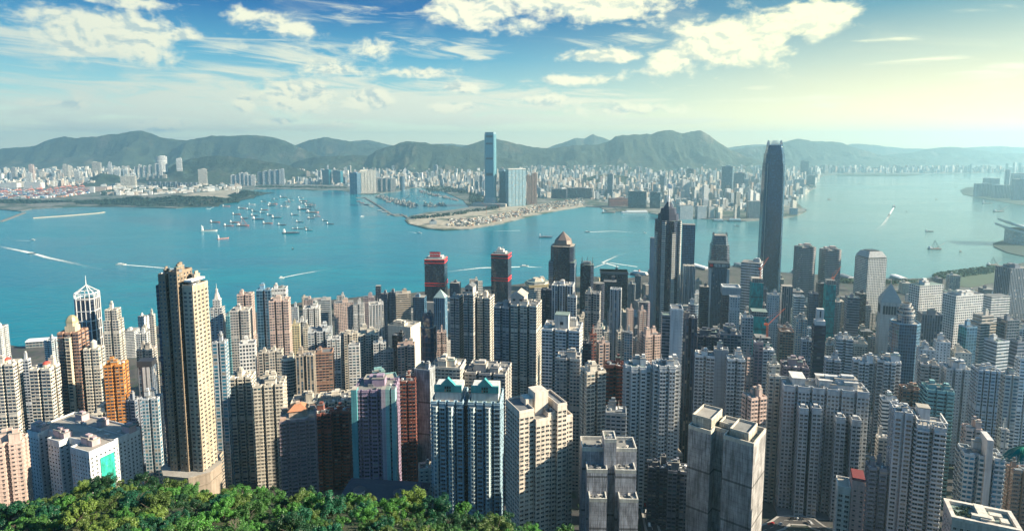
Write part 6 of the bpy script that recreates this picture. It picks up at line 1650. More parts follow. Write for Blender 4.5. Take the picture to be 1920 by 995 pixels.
# the rest, tower by tower, where the photo shows dense building
SH = [(0, 352), (170, 348), (270, 340), (330, 339), (440, 347), (480, 346), (590, 346), (655, 349), (700, 352), (745, 352), (840, 350), (880, 362), (905, 372), (935, 372), (1030, 372), (1100, 374), (1140, 378), (1230, 382), (1300, 390), (1430, 398), (1436, 398), (1480, 385), (1500, 372), (1530, 345), (1545, 322), (1920, 319)]
TOPL = [(0, 328), (240, 322), (260, 330), (420, 332), (480, 318), (640, 320), (760, 316), (830, 310), (960, 306), (1050, 303), (1300, 303), (1430, 303), (1540, 304), (1920, 306)]
R3 = random.Random(5)
FARC = []
tries = 0
while len(FARC) < 228 and tries < 90000:
    tries += 1
    x = R3.choice((R3.uniform(-10, 260), R3.uniform(480, 960), R3.uniform(560, 960), R3.uniform(935, 1436), R3.uniform(935, 1436), R3.uniform(935, 1436), R3.uniform(1480, 1920)))
    ylo, yhi = interp(x, TOPL) + 2, interp(x, SH) - 2
    if yhi <= ylo + 1: continue
    yb = ylo + (yhi - ylo) * R3.random() ** .85
    Y_ = min((CAMZ - 3) / slope_at(yb), 8600)
    sc = FPX / Y_
    h = R3.choice((R3.uniform(45, 80), R3.uniform(70, 125), R3.uniform(100, 155))); w_ = R3.uniform(22, 46); d_ = w_ * R3.uniform(.55, 1.1)
    X_ = at(x, yb, Y_).x
    if any((X_ - a) ** 2 + (Y_ - b) ** 2 < (w_ * .55 + c + 8) ** 2 for a, b, c in FARFOOT): continue
    if yb > 362 and 1000 < x < 1440 and h > 75: h *= .6
    root = empty(DT, (X_, Y_, 0), radians(R3.choice((18, 12, 24, -10, -18)) if x < 1150 else R3.choice((14, -16, -20, 22))))
    c = tint(R3.choice([COL[k] for k in 'WWCCCCHHAAAPGGSST']), R3.uniform(.85, 1.15), R3)
    nm = h > 62
    root.name = DT if nm else DB
    m_ = MB(); m_.wall(f_notch(w_, d_, 2, 2, 3, 4) if R3.random() < .6 else f_rect(w_, d_), 0, h, 6, 6.5, 0, 1); m_.build('wall', [F[R3.choice('vvpqvb')], ROOF], root, c)
    m_ = MB(); m_.box(0, 0, 0, w_ * .45, d_ * .45, R3.uniform(3, 7), 0); m_.build('machine_room', [PLAIN], root, tint(c, 1.1, R3), (w_ * R3.uniform(-.2, .2), 0, h))
    sx, sy = px((X_, Y_, h)); FARFOOT.append((X_, Y_, w_ * .55))
    FARC.append(dict(root=root, x=sx, y=sy, Y=Y_, h=h, w=w_, col=c, kind='tower' if nm else 'block'))
# everything smaller, one mass
mats = []
for nm, wc in (('sprawl_cream', (.56, .51, .43)), ('sprawl_white', (.64, .63, .59)), ('sprawl_grey', (.24, .28, .30)), ('sprawl_rust', (.34, .28, .23))):
    mats.append(simple(nm, wc, .85, .3, .05))
m_ = MB()
for k in range(11500):
    x = R3.choice((R3.uniform(-30, 260), R3.uniform(470, 960), R3.uniform(560, 1440), R3.uniform(935, 1440), R3.uniform(1440, 1950)))
    ylo, yhi = interp(x, TOPL), interp(x, SH)
    yb = ylo + max(1, yhi - ylo) * R3.random()
    Y_ = min((CAMZ - 3) / slope_at(yb), 8800); X_ = at(x, yb, Y_).x
    w_ = R3.choice((R3.uniform(12, 22), R3.uniform(14, 34)))
    if any((X_ - a) ** 2 + (Y_ - b) ** 2 < (w_ * .5 + c) ** 2 for a, b, c in FARFOOT): continue
    m_.box(X_, Y_, 0, w_, w_ * R3.uniform(.5, 1.2), R3.choice((R3.uniform(10, 40), R3.uniform(35, 110))) * (.55 if yb > interp(x, SH) - 9 else 1), R3.choice((0, 0, 1, 2, 2, 3)), R3.choice((.2, .3, .35, -.2)))
o = m_.build('far_city_sprawl', mats); tag(o, kind='stuff')
# container port: stacked boxes beyond counting, and its cranes one by one
m_ = MB()
cm = [simple('container_' + n, c, .7, .15) for n, c in (('red', (.24, .075, .06)), ('blue', (.05, .14, .28)), ('orange', (.48, .2, .07)), ('white', (.6, .6, .58)), ('teal', (.05, .22, .22)))]
for k in range(1500):
    x = R3.uniform(-40, 165); yb = interp(x, [(-40, 372), (60, 372), (120, 369), (165, 362)]) - R3.random() ** 1.2 * interp(x, [(-40, 20), (165, 9)])
    p = gz(x, yb, 3)
    m_.box(p.x, p.y, 3, R3.uniform(12, 36), R3.uniform(8, 20), R3.uniform(4, 15), R3.choice((0, 0, 1, 1, 2, 3, 3, 3, 4)), R3.choice((.1, .15)))
tag(m_.build('container_yard', cm), kind='stuff')
CR = simple('port_crane_paint', (.45, .16, .12), .6)
def port_crane():
    m_ = MB()
    for sx in (-9, 9):
        for sy in (-8, 8): m_.bar((sx, sy, 0), (sx, sy, 42), 1.2, 0, k=4)
    m_.box(0, 0, 40, 22, 20, 4, 0); m_.box(0, -26, 44, 4, 80, 4, 0); m_.bar((0, 0, 44), (0, 0, 68), 1.2, 0, k=4); m_.bar((0, 0, 68), (0, -60, 47), .6, 0, k=4); m_.bar((0, 0, 68), (0, 14, 47), .6, 0, k=4)
    return m_.build('quay_crane', [CR])
pc = port_crane(); CRANES = []
for i, x in enumerate((12, 38, 61, 78, 96, 108, 121, 132, 143, 156)):
    o = pc if i == 0 else pc.copy()
    if i: C.objects.link(o)
    p = gz(x, interp(x, [(0, 369), (80, 367), (160, 359)]), 3); o.location = p; o.rotation_euler = (0, 0, .2 + .05 * (i % 3)); o.scale = (1, 1, 1.0 + .1 * (i % 4)); CRANES.append(dict(root=o, x=x, y=350, Y=p.y))
# woods on the islands and along the shores
def far_woods(name, n, fn, col, s0=6, s1=13):
    m_ = MB()
    for k in range(n):
        X_, Y_, Z_ = fn(); s_ = R3.uniform(s0, s1)
        for j in range(5):
            q = Vector((R3.uniform(-1, 1), R3.uniform(-1, 1), R3.uniform(-.3, 1))).normalized(); t_ = q.orthogonal().normalized(); u2 = q.cross(t_); cen = Vector((X_, Y_, Z_)) + q * s_ * .5
            m_.face([cen + t_ * s_ * .6, cen + u2 * s_ * .6, cen - t_ * s_ * .6, cen - u2 * s_ * .6])
    return tag(m_.build(name, [simple('dark_foliage' if col is None else 'far_foliage', col or (.014, .034, .022), .9, .6, .03)]), kind='stuff')
isl = [o for o in bpy.data.objects if o.name.startswith('hill')][10]
def on(o, m=1):
    vs = o.data.vertices
    def f():
        v = vs[R3.randrange(len(vs))].co
        while v.z < 3: v = vs[R3.randrange(len(vs))].co
        return v.x + R3.uniform(-12, 12), v.y + R3.uniform(-12, 12), v.z + 2
    return f
far_woods('far_woods', 2600, on(isl), None)
far_woods('far_woods', 500, on([o for o in bpy.data.objects if o.name.startswith('hill')][11]), None)
def strip(pts, w):
    def f():
        i = R3.randrange(len(pts) - 1); t_ = R3.random(); x = pts[i][0] + (pts[i + 1][0] - pts[i][0]) * t_; y = pts[i][1] + (pts[i + 1][1] - pts[i][1]) * t_ + R3.uniform(-w, w); p = gz(x, y, 4); return p.x, p.y, 7
    return f
far_woods('far_woods', 260, strip([(772, 409), (800, 407), (850, 402), (905, 393), (935, 388)], 2.2), None, 5, 10)
far_woods('far_woods', 700, strip([(800, 353), (880, 358), (905, 366)], 5), None, 5, 12)
far_woods('far_woods', 500, strip([(880, 372), (905, 376), (935, 378)], 8), None, 6, 12)
far_woods('far_woods', 900, strip([(190, 362), (260, 357), (340, 354), (420, 352)], 4), None, 8, 16)
m_ = MB()
for k in range(420):
    x = R3.uniform(190, 450); y = interp(x, [(190, 366), (260, 366), (350, 362), (450, 355)]) - R3.random() * interp(x, [(190, 20), (450, 9)]); p = gz(x, y, 3); m_.box(p.x, p.y, 3, R3.uniform(12, 50), R3.uniform(10, 24), R3.choice((6, 9, 14, 26)), R3.choice((0, 1, 1, 2, 3)), R3.uniform(.1, .5))
tag(m_.build('far_city_sprawl', mats), kind='stuff')
far_woods('far_woods', 350, strip([(480, 350), (560, 351), (650, 352)], 1.2), None, 5, 10)
far_woods('far_woods', 420, strip([(1750, 520), (1790, 515), (1830, 510), (1865, 505)], 6), (.03, .07, .03), 3, 7)
far_woods('far_woods', 300, strip([(1570, 527), (1640, 531), (1720, 530)], 3), (.03, .07, .03), 3, 6)
# lawn of the harbour park
sheet('park_lawn', [(1770, 533), (1800, 520), (1850, 510), (1880, 512), (1870, 528), (1820, 538)], 3.9, simple('lawn', (.055, .085, .05), .95, .3, .02))
# building site clutter on the reclaimed point
m_ = MB(); im = [simple('site_' + n, c, .85, .2) for n, c in (('sand', (.5, .42, .3)), ('rust', (.30, .17, .11)), ('pale', (.50, .49, .45)), ('dark', (.12, .12, .12)))]
for k in range(900):
    x = R3.uniform(840, 1095); y = interp(x, [(840, 424), (880, 424), (940, 414), (1000, 399), (1050, 390), (1095, 384)]) - R3.random() * 13
    p = gz(x, y, 3.4); m_.box(p.x, p.y, 3.4, R3.uniform(4, 18), R3.uniform(3, 10), R3.uniform(1.5, 8), R3.choice((0, 1, 2, 2, 3, 3)), R3.uniform(0, 3))
tag(m_.build('site_clutter', im), kind='stuff')
for x, y, hm, lab in ((936, 408, 62, 'orange tower crane in front of the tallest far tower on the sandy point'), (912, 404, 50, 'second orange tower crane left of the first on the sandy point'), (1000, 393, 34, 'small crane on the sandy shore right of the rusty pair'), (1060, 383, 30, 'small crane before the dark stepped slabs')):
    p = gz(x, y, 3.4); q = dict(root=link(None, 'temporary', None, None, p)); o = crane(q, 0, 0, 0, hm, 42, 2.6, ORANGE); o.location = p; tag(o, lab, 'crane'); bpy.data.objects.remove(q['root'])
m_ = MB(); m_.box(0, 0, 0, 34, 26, 15, 0); m_.prism(f_round(26, 20, 12), 15, 24, 1, 1, f_round(14, 10, 12)); p = gz(812, 420, 3.4)
o = m_.build('vent_building', [PLAIN, DARK], None, (.30, .36, .40), p, .2); tag(o, 'dark roofed ventilation building alone on the sandy reclaimed point', 'building')
# ------------------------------------------------------------------ boats
HULLC = {'r': (.36, .08, .05), 'b': (.025, .07, .13), 't': (.03, .20, .24), 'w': (.66, .64, .60), 'd': (.05, .06, .07), 'p': (.50, .20, .16), 'n': (.16, .11, .08), 'o': (.55, .2, .05)}
BOATS = []
def hull(m_, L, B, H, m=0, sheer=.5, deck=1, draft=1.0):
    st_ = [(-.5, .74, H * .95), (-.46, .9, H * .9), (-.2, 1, H * .82), (.2, 1, H * .82), (.38, .78, H * .95), (.46, .42, H * 1.12), (.5, .06, H * 1.25)]
    rows = []
    for x, wd, z in st_:
        b = len(m_.v); w2 = B * wd / 2
        m_.v += [(x * L * .97, -w2 * .8, -draft), (x * L, -w2, z), (x * L, w2, z), (x * L * .97, w2 * .8, -draft)]; rows.append(b)
    for a, b in zip(rows, rows[1:]):
        m_.idx((a, b, b + 1, a + 1), m); m_.idx((a + 2, b + 2, b + 3, a + 3), m); m_.idx((a + 1, b + 1, b + 2, a + 2), deck)
    m_.idx((rows[0], rows[0] + 1, rows[0] + 2, rows[0] + 3), m)
HM = tinted('boat_paint', .5, .15, .15, False)
DECK = simple('boat_deck', (.24, .15, .11), .8, .3, .2)
CABIN = simple('boat_cabin', (.34, .33, .30), .6, .3, .1)
HOLD = simple('cargo_hold', (.16, .17, .18), .9, .4, .2)
def boat(x, y, Lpx, kind, hc, head=0.0, label=None, cat='barge', flip=False):
    """x, y: foot in the photo, Lpx: length there"""
    p = gz(x, y, 0); t = p.y / ray(x, y).y; L = Lpx * t / FPX / max(.45, abs(cos(head))); root = empty(kind, (p.x, p.y, 0), head + (pi if flip else 0))
    c = HULLC[hc]; B = L * (.2 if kind != 'crane_barge' else .34)
    H = max(2.2, L * .07)
    m_ = MB(); hull(m_, L, B, H); m_.build('hull', [HM, DECK], root, c)
    def add(nm, fn, mats, col=None):
        q = MB(); fn(q); q.build(nm, mats, root, col)
    if kind in ('cargo_barge', 'cargo_ship'):
        add('hold', lambda q: q.box(-.02 * L + .05 * L, 0, H * .8, L * .56, B * .72, H * .5, 0), [HOLD if hc != 'r' else DECK])
        add('deckhouse', lambda q: (q.box(-.39 * L, 0, H * .85, L * .1, B * .8, H * 1.7, 0), q.box(-.40 * L, 0, H * 2.55, L * .075, B * .6, H * 1.1, 0)), [WHITE])
        add('mast', lambda q: (q.bar((-.40 * L, 0, H * 3.6), (-.40 * L, 0, H * 4.5), .3, 0, .12), q.bar((.40 * L, 0, H), (.40 * L, 0, H * 2.0), .25, 0, .12)), [METAL])
        if kind == 'cargo_ship': add('bridge', lambda q: (q.box(-.39 * L, 0, H * 3.6, L * .06, B * .9, H * 1.1, 0), q.box(-.43 * L, 0, H * 3.6, L * .03, B * .3, H * 2.2, 0)), [WHITE])
    elif kind == 'crane_barge':
        def fr(q):
            A = (.26 * L, 0, H)
            top = (-.05 * L, 0, H + L * .62)
            for s_ in (-1, 1):
                q.bar((.3 * L, s_ * B * .3, H), top, L * .012, 0, L * .008, 4); q.bar((-.22 * L, s_ * B * .32, H), top, L * .009, 0, k=4)
                for k in range(1, 5): f_ = k / 5; q.bar((.3 * L * (1 - f_) - .05 * L * f_, s_ * B * .3 * (1 - f_), H + L * .62 * f_), (-.22 * L * (1 - f_) - .05 * L * f_, s_ * B * .32 * (1 - f_), H + L * .62 * f_), L * .006, 0, k=4)
        add('crane_frame', fr, [DARK if hc != 'r' else CR])
        add('boom', lambda q: q.bar((.1 * L, 0, H), (.72 * L, 0, H + L * .42), L * .014, 0, L * .006, 4), [WHITE if hc in 'w' else CR])
        add('deckhouse', lambda q: (q.box(-.36 * L, 0, H * .85, L * .16, B * .7, L * .09, 0), q.box(-.38 * L, 0, H * .85 + L * .09, L * .1, B * .5, L * .06, 0)), [WHITE])
    elif kind == 'ferry':
        add('saloon', lambda q: (q.box(0, 0, H * .8, L * .78, B * .92, H * 1.0, 0), q.box(0, 0, H * 1.8, L * .68, B * .84, H * .9, 0), q.box(0, 0, H * 1.15, L * .79, B * .94, H * .35, 1)), [WHITE, GLASS])
        add('funnel', lambda q: q.box(-.05 * L, 0, H * 2.7, L * .06, B * .3, H * 1.1, 0), [CR])
    elif kind == 'speedboat':
        add('cabin', lambda q: (q.box(-.05 * L, 0, H * .8, L * .5, B * .8, H * .9, 0), q.box(-.1 * L, 0, H * 1.7, L * .28, B * .6, H * .7, 0), q.box(.02 * L, 0, H * 1.1, L * .45, B * .82, H * .3, 1)), [WHITE, GLASS])
    elif kind in ('fishing_boat', 'tug'):
        add('cabin', lambda q: (q.box(-.2 * L, 0, H * .8, L * .28, B * .75, H * 1.6, 0), q.box(-.18 * L, 0, H * 2.4, L * .16, B * .55, H * .9, 0)), [CABIN])
        add('mast', lambda q: (q.bar((.1 * L, 0, H), (.1 * L, 0, H + L * .38), L * .008, 0), q.bar((-.3 * L, 0, H), (-.3 * L, 0, H + L * .3), L * .007, 0), q.bar((.1 * L, 0, H + L * .08), (.36 * L, 0, H + L * .3), L * .006, 0)), [METAL])
    tag(root, label, cat)
    BOATS.append(dict(root=root, x=x, y=y, Y=p.y, kind=kind, hc=hc, auto=label is None, L=L))
    return root
Z = lambda zx, zy: (370 + zx / 7.11, 350 + zy / 7.11)
for zx, zy, L, k, hc, hd in ((385, 262, 92, 'cargo_barge', 'r', .25), (592, 292, 104, 'cargo_barge', 'r', .05), (706, 305, 104, 'cargo_barge', 'd', .05), (728, 237, 86, 'cargo_barge', 'w', .2), (770, 331, 104, 'cargo_barge', 'd', 0), (895, 312, 98, 'cargo_barge', 'r', .1),
                             (876, 350, 96, 'cargo_barge', 't', 0), (522, 371, 116, 'cargo_barge', 'r', .08), (767, 388, 112, 'cargo_barge', 'b', 0), (976, 381, 104, 'cargo_barge', 'b', -.05), (1062, 416, 150, 'cargo_barge', 't', 0), (815, 436, 164, 'cargo_barge', 'b', 0),
                             (632, 423, 116, 'cargo_barge', 'b', .05), (236, 476, 132, 'cargo_barge', 'r', .08), (496, 478, 126, 'cargo_barge', 'r', .1), (420, 522, 132, 'cargo_barge', 'p', .1), (610, 520, 160, 'crane_barge', 'r', .12), (936, 490, 132, 'cargo_barge', 'r', .08),
                             (1130, 510, 118, 'cargo_barge', 'd', 0), (1302, 380, 114, 'cargo_barge', 't', .05), (158, 592, 196, 'cargo_ship', 'w', .28), (345, 692, 110, 'cargo_ship', 'p', .75), (1250, 622, 226, 'cargo_barge', 'b', .08), (1300, 560, 74, 'crane_barge', 'b', .1),
                             (1372, 562, 92, 'cargo_barge', 'd', .1), (1452, 550, 64, 'fishing_boat', 'd', 0), (1490, 584, 112, 'cargo_barge', 't', -.1), (1368, 472, 112, 'cargo_barge', 't', .05), (1536, 344, 178, 'crane_barge', 'p', 0), (1428, 305, 186, 'cargo_barge', 'b', 0),
                             (1524, 422, 112, 'crane_barge', 'b', .05), (1596, 396, 84, 'cargo_barge', 'p', .1), (1702, 454, 84, 'cargo_barge', 'd', -.15), (1770, 498, 104, 'cargo_barge', 'd', -.12), (1050, 168, 68, 'cargo_barge', 'd', .05), (1150, 145, 108, 'cargo_barge', 'd', .05),
                             (1250, 184, 84, 'crane_barge', 'w', 0), (1380, 152, 80, 'cargo_barge', 'w', 0), (886, 204, 78, 'crane_barge', 'd', .1), (990, 256, 108, 'cargo_barge', 'b', 0), (1006, 232, 124, 'crane_barge', 'p', .05), (1160, 272, 108, 'crane_barge', 'w', .1),
                             (1206, 205, 70, 'crane_barge', 'r', 0), (1406, 192, 112, 'cargo_barge', 'p', 0), (1424, 218, 100, 'cargo_barge', 'b', 0), (1480, 240, 110, 'crane_barge', 'p', .1), (1490, 268, 104, 'cargo_barge', 'b', 0), (1548, 246, 66, 'crane_barge', 'p', 0), (1200, 262, 60, 'fishing_boat', 'w', .2)):
    x, y = Z(zx, zy); boat(x, y, L / 7.11, k, hc, hd, None, 'ship' if k == 'cargo_ship' else 'boat' if k == 'fishing_boat' else 'barge')
for x, y, L, k, hc, hd, lab, cat in (
        (1753, 467, 25, 'crane_barge', 'd', 0, 'dark crane barge with a tall lattice frame in the bright right water', 'barge'), (1862, 497, 22, 'crane_barge', 'd', 0, 'crane barge moored at the quay by the slate edge tower', 'barge'),
        (1743, 434, 16, 'cargo_barge', 'd', 0, 'plain dark barge in the open right water', 'barge'), (1801, 472, 6, 'tug', 'd', .2, 'tiny dark tug right of the lattice frame crane barge', 'boat'), (1676, 388, 7, 'ferry', 'd', 1.2, 'dark ferry seen end on leading the wakes in the right channel', 'ferry'),
        (1667, 403, 5, 'tug', 'd', 1.2, 'tiny dark boat behind the ferry seen end on', 'boat'), (1555, 374, 7, 'tug', 'r', 0, 'small reddish tug between the hazy blue slab and mid channel', 'boat'), (1511, 393, 10, 'tug', 'd', .1, 'dark tug beside the sunlit cream block on the point', 'boat'),
        (1613, 344, 6, 'cargo_barge', 'd', 0, 'far speck of a barge in the upper right channel', 'barge'), (1756, 374, 5, 'tug', 'n', 0, 'brown speck of a boat in the middle of the right channel', 'boat'), (1800, 337, 4, 'tug', 'n', 0, 'farthest boat near the right headland', 'boat'),
        (1792, 351, 4, 'tug', 'd', 0, 'small boat just off the tip of the right headland', 'boat'), (1851, 382, 19, 'cargo_ship', 'd', 0, 'grey ship lying below the right headland', 'ship'), (1873, 397, 20, 'crane_barge', 'd', 0, 'crane barge right of the grey ship below the headland', 'barge'),
        (1023, 445, 26, 'cargo_barge', 'b', 0, 'dark barge alone above the brown pyramid tower', 'barge'), (1347, 415, 22, 'ferry', 'd', -.1, 'green white ferry at the pier, left one of two', 'ferry'), (1378, 415, 28, 'ferry', 'd', -.1, 'green white ferry at the pier, right and longer one', 'ferry'),
        (1382, 424, 10, 'cargo_barge', 'd', -.05, 'small dark barge below the two pier ferries', 'barge'), (227, 496, 18, 'speedboat', 'w', .2, 'white fast ferry with a long wake, left of the tall tan tower', 'ferry'), (60, 475, 12, 'speedboat', 'd', .3, 'dark launch at the end of a broad wake by the left picture edge', 'boat'),
        (62, 450, 8, 'speedboat', 'w', 0, 'tiny white boat above the broad wake on the left', 'boat'), (528, 521, 9, 'speedboat', 'w', .4, 'white speedboat with a forked wake above the blue striped tower', 'boat'), (983, 499, 16, 'speedboat', 'w', .1, 'white catamaran with a wake left of the brown pyramid tower', 'ferry'),
        (1101, 435, 11, 'speedboat', 'd', 0, 'dark launch with a straight wake above the wide dark box', 'boat'), (1209, 437, 6, 'speedboat', 'w', 0, 'white launch at the right end of the straight wake', 'boat'), (786, 437, 10, 'speedboat', 'w', -.2, 'small white launch off the sandy reclaimed point', 'boat'),
        (390, 392, 9, 'speedboat', 'w', .1, 'white boat curving round below the wooded islet', 'boat'), (549, 467, 4, 'tug', 'd', 0, 'single dark dot of a boat in the open water below the barges', 'boat'), (1200, 516, 30, 'ferry', 'b', -.7, 'white and navy ferry moored behind the wide dark box', 'ferry'),
        (679, 406, 7, 'speedboat', 'w', .5, 'small white boat below the floating bags of the shelter', 'boat'), (1700, 397, 3, 'tug', 'd', 0, 'lone dot of a boat right of the wakes in the right channel', 'boat'), (1141, 399, 26, 'cargo_barge', 'n', .1, 'brown barge moored below the long red brown terminal', 'barge'),
        (1158, 394, 16, 'tug', 'n', 0, 'brown tug moored left of the white pier building', 'boat')):
    boat(x, y, L, k, hc, hd, lab, cat)
# white pier building by the far terminals
p = gz(1190, 399, 3); m_ = MB(); m_.box(0, 0, -5, 150, 34, 13, 0); m_.box(10, 0, 8, 120, 26, 6, 0); m_.box(0, -17.2, 1, 148, .6, 3, 1); tag(m_.build('pier_building', [WHITE, GLASS], None, None, p, .06), 'long white pier building in front of the dark teal offices', 'building')
# moored lighter rafts beside the breakwater
for i, (x, y, c, lab) in enumerate(((672, 378, (.55, .22, .18), 'topmost red covered lighter beside the long breakwater'), (679, 381, (.55, .22, .18), 'middle red covered lighter beside the long breakwater'), (687, 384, (.55, .22, .18), 'lowest red covered lighter beside the long breakwater'),
                                    (696, 388, (.66, .64, .55), 'single white covered lighter below the red ones'), (712, 395, (.66, .64, .55), 'left one of two white covered lighters moored side by side'), (720, 398, (.66, .64, .55), 'right one of two white covered lighters moored side by side'))):
    p = gz(x, y, 0); m_ = MB(); m_.prism(f_oct(36, 11, .3), -1, 2.2, 1); m_.prism(f_oct(33, 9, .3), 2.2, 5, 0, 0, f_oct(28, 3, .3)); tag(m_.build('lighter', [PLAIN, DARK], None, c, p, -.25), lab, 'barge', 'lighters moored by the breakwater')
# fishing fleet in the shelter: three patterns, each boat its own object
def fleet(n, zone, hcs, lo, hi):
    for k in range(n):
        for _ in range(30):
            x, y = zone()
            if not any(abs(x - b['x']) < 2.6 and abs(y - b['y']) < 1.0 for b in BOATS): break
        c = R3.choice(hcs); key = c + ('t' if hi < 28 else 'f')
        p = gz(x, y, 0); L = R3.uniform(lo, hi)
        if key not in PROTO:
            o = boat(x, y, 5, 'fishing_boat', c, 0, None, 'boat'); PROTO[key] = (o, BOATS[-1]['L'], {q.name: None for q in o.children}); b = BOATS[-1]
        else:
            o = copy_tree(PROTO[key][0]); b = dict(root=o, x=x, y=y, Y=p.y, kind='fishing_boat', hc=c, auto=True); BOATS.append(b)
        o.location = p; o.rotation_euler = (0, 0, R3.choice((.2, -.3, -.45, .1, 2.9)) + R3.uniform(-.2, .2)); s_ = L / PROTO[key][1]; o.scale = (s_, s_ * 1.25, s_ * R3.uniform(1, 1.35)); b['x'], b['y'] = x, y
PROTO = {}
zz = lambda zx, zy: (650 + zx / 6.19, 340 + zy / 6.19)
def zA():
    t_ = R3.random(); return zz(370 + 410 * t_ + R3.uniform(-30, 30), 185 + 105 * t_ + R3.uniform(-28, 24))
def zB():
    t_ = R3.random(); return zz(850 + 450 * t_, 118 + 108 * t_ + R3.uniform(-12, 12))
def zC(): return zz(R3.uniform(900, 1140), R3.uniform(255, 300))
def zD(): return zz(R3.uniform(640, 1050), R3.uniform(150, 240))
fleet(78, zA, 'nndpb', 24, 36); fleet(44, zB, 'npwr', 20, 32); fleet(16, zC, 'ndb', 22, 34); fleet(24, zD, 'wwd', 10, 17)

# ------------------------------------------------------------------ wakes: thin sheets of foam on the water
def foam_material():
    m, t, b = new_mat('wake_foam')
    uv = t.n('ShaderNodeUVMap'); sp = t.n('ShaderNodeSeparateXYZ'); t.put(sp.inputs[0], uv.outputs[0])
    tcn = t.n('ShaderNodeTexCoord')
    nz = t.noise(t.vm('MULTIPLY', tcn.outputs['Object'], (.05, .16, 1)), 1.0, 5, .7)
    cross = t.m('SUBTRACT', 1.0, t.m('ABSOLUTE', t.m('MULTIPLY_ADD', sp.outputs[1], 2.0, -1.0)))
    fade = t.m('POWER', t.m('SUBTRACT', 1.0, sp.outputs[0]), 1.3)
    al = t.smooth(t.m('ADD', t.m('MULTIPLY', t.m('MULTIPLY', cross, fade), 1.2), t.m('MULTIPLY', t.m('SUBTRACT', nz, .5), .9)), .12, .75)
    b.inputs['Base Color'].default_value = (.75, .78, .74, 1); b.inputs['Roughness'].default_value = .7
    t.put(b.inputs['Alpha'], al)
    return m
FOAM = foam_material()
def wake(pts, w0, w1):
    P_ = [gz(x, y, .12) for x, y in pts]; Q = []
    for i in range(len(P_) - 1):
        for k in range(8): Q.append(P_[i].lerp(P_[i + 1], k / 8))
    Q.append(P_[-1]); m_ = MB(); n = len(Q) - 1
    for i in range(n):
        d = (Q[min(i + 1, n)] - Q[max(i - 1, 0)]).normalized(); nn = Vector((-d.y, d.x, 0)); d2 = (Q[min(i + 2, n)] - Q[i]).normalized(); n2 = Vector((-d2.y, d2.x, 0))
        a, b_ = i / n, (i + 1) / n; wa, wb = w0 + (w1 - w0) * a, w0 + (w1 - w0) * b_
        m_.face([Q[i] - nn * wa, Q[i + 1] - n2 * wb, Q[i + 1] + n2 * wb, Q[i] + nn * wa], 0, ((a, 0), (b_, 0), (b_, 1), (a, 1)))
    tag(m_.build('wake_foam', [FOAM]), kind='stuff')
wake([(231, 496), (270, 499), (340, 505), (400, 505), (470, 500)], 5, 18)
wake([(57, 474), (40, 470), (0, 462), (-60, 452)], 12, 26)
wake([(66, 476), (90, 483), (150, 496), (260, 520)], 10, 26)
wake([(531, 520), (560, 514), (600, 507), (680, 498)], 4, 20)
wake([(975, 500), (900, 502), (850, 508), (720, 520)], 8, 22)
wake([(990, 500), (1010, 501), (1034, 500)], 7, 9)
wake([(1105, 435), (1150, 433), (1205, 437), (1240, 438)], 7, 12)
wake([(784, 437), (770, 435), (740, 433)], 3, 8)
wake([(975, 432), (930, 433), (900, 431)], 4, 6)
wake([(1195, 500), (1140, 492), (1090, 510), (1070, 525)], 5, 10)
wake([(1160, 500), (1130, 492), (1160, 478), (1210, 462)], 6, 16)
wake([(1676, 389), (1668, 402), (1655, 425), (1630, 470)], 6, 20)
wake([(1667, 404), (1655, 420), (1620, 450)], 4, 14)
wake([(394, 391), (405, 386), (420, 384), (440, 392)], 3, 8)
wake([(57, 451), (30, 451), (0, 452)], 3, 6)
# ------------------------------------------------------------------ trees of the near slope
def leaf_material():
    m = bpy.data.materials.new('leaf'); m.use_nodes = True; m.node_tree.nodes.clear()
    t = NT(m.node_tree); out = t.n('ShaderNodeOutputMaterial')
    oi = t.n('ShaderNodeObjectInfo'); tcn = t.n('ShaderNodeTexCoord'); ge = t.n('ShaderNodeNewGeometry')
    f = t.m('MULTIPLY_ADD', ge.outputs['Random Per Island'], .9, .55)
    c = t.mix(1.0, oi.outputs['Color'], f, 'MULTIPLY')
    nz = t.noise(tcn.outputs['Object'], .55, 2)
    c = t.mix(t.smooth(nz, .5, .68, 0, .4), c, t.mix(1.0, oi.outputs['Color'], (1.25, 1.3, .6), 'MULTIPLY'))
    d = t.n('ShaderNodeBsdfPrincipled'); t.put(d.inputs['Base Color'], c); d.inputs['Roughness'].default_value = .45; d.inputs['Specular IOR Level'].default_value = .35
    tr = t.n('ShaderNodeBsdfTranslucent'); t.put(tr.inputs[0], t.mix(1.0, c, (1.2, 1.3, .5), 'MULTIPLY'))
    mx = t.n('ShaderNodeMixShader'); mx.inputs[0].default_value = .28; t.put(mx.inputs[1], d.outputs[0]); t.put(mx.inputs[2], tr.outputs[0]); t.put(out.inputs[0], mx.outputs[0])
    return m
LEAF = leaf_material(); BARK = simple('bark', (.07, .06, .045), .9, .4, 1.5)
R4_ = random.Random(11)
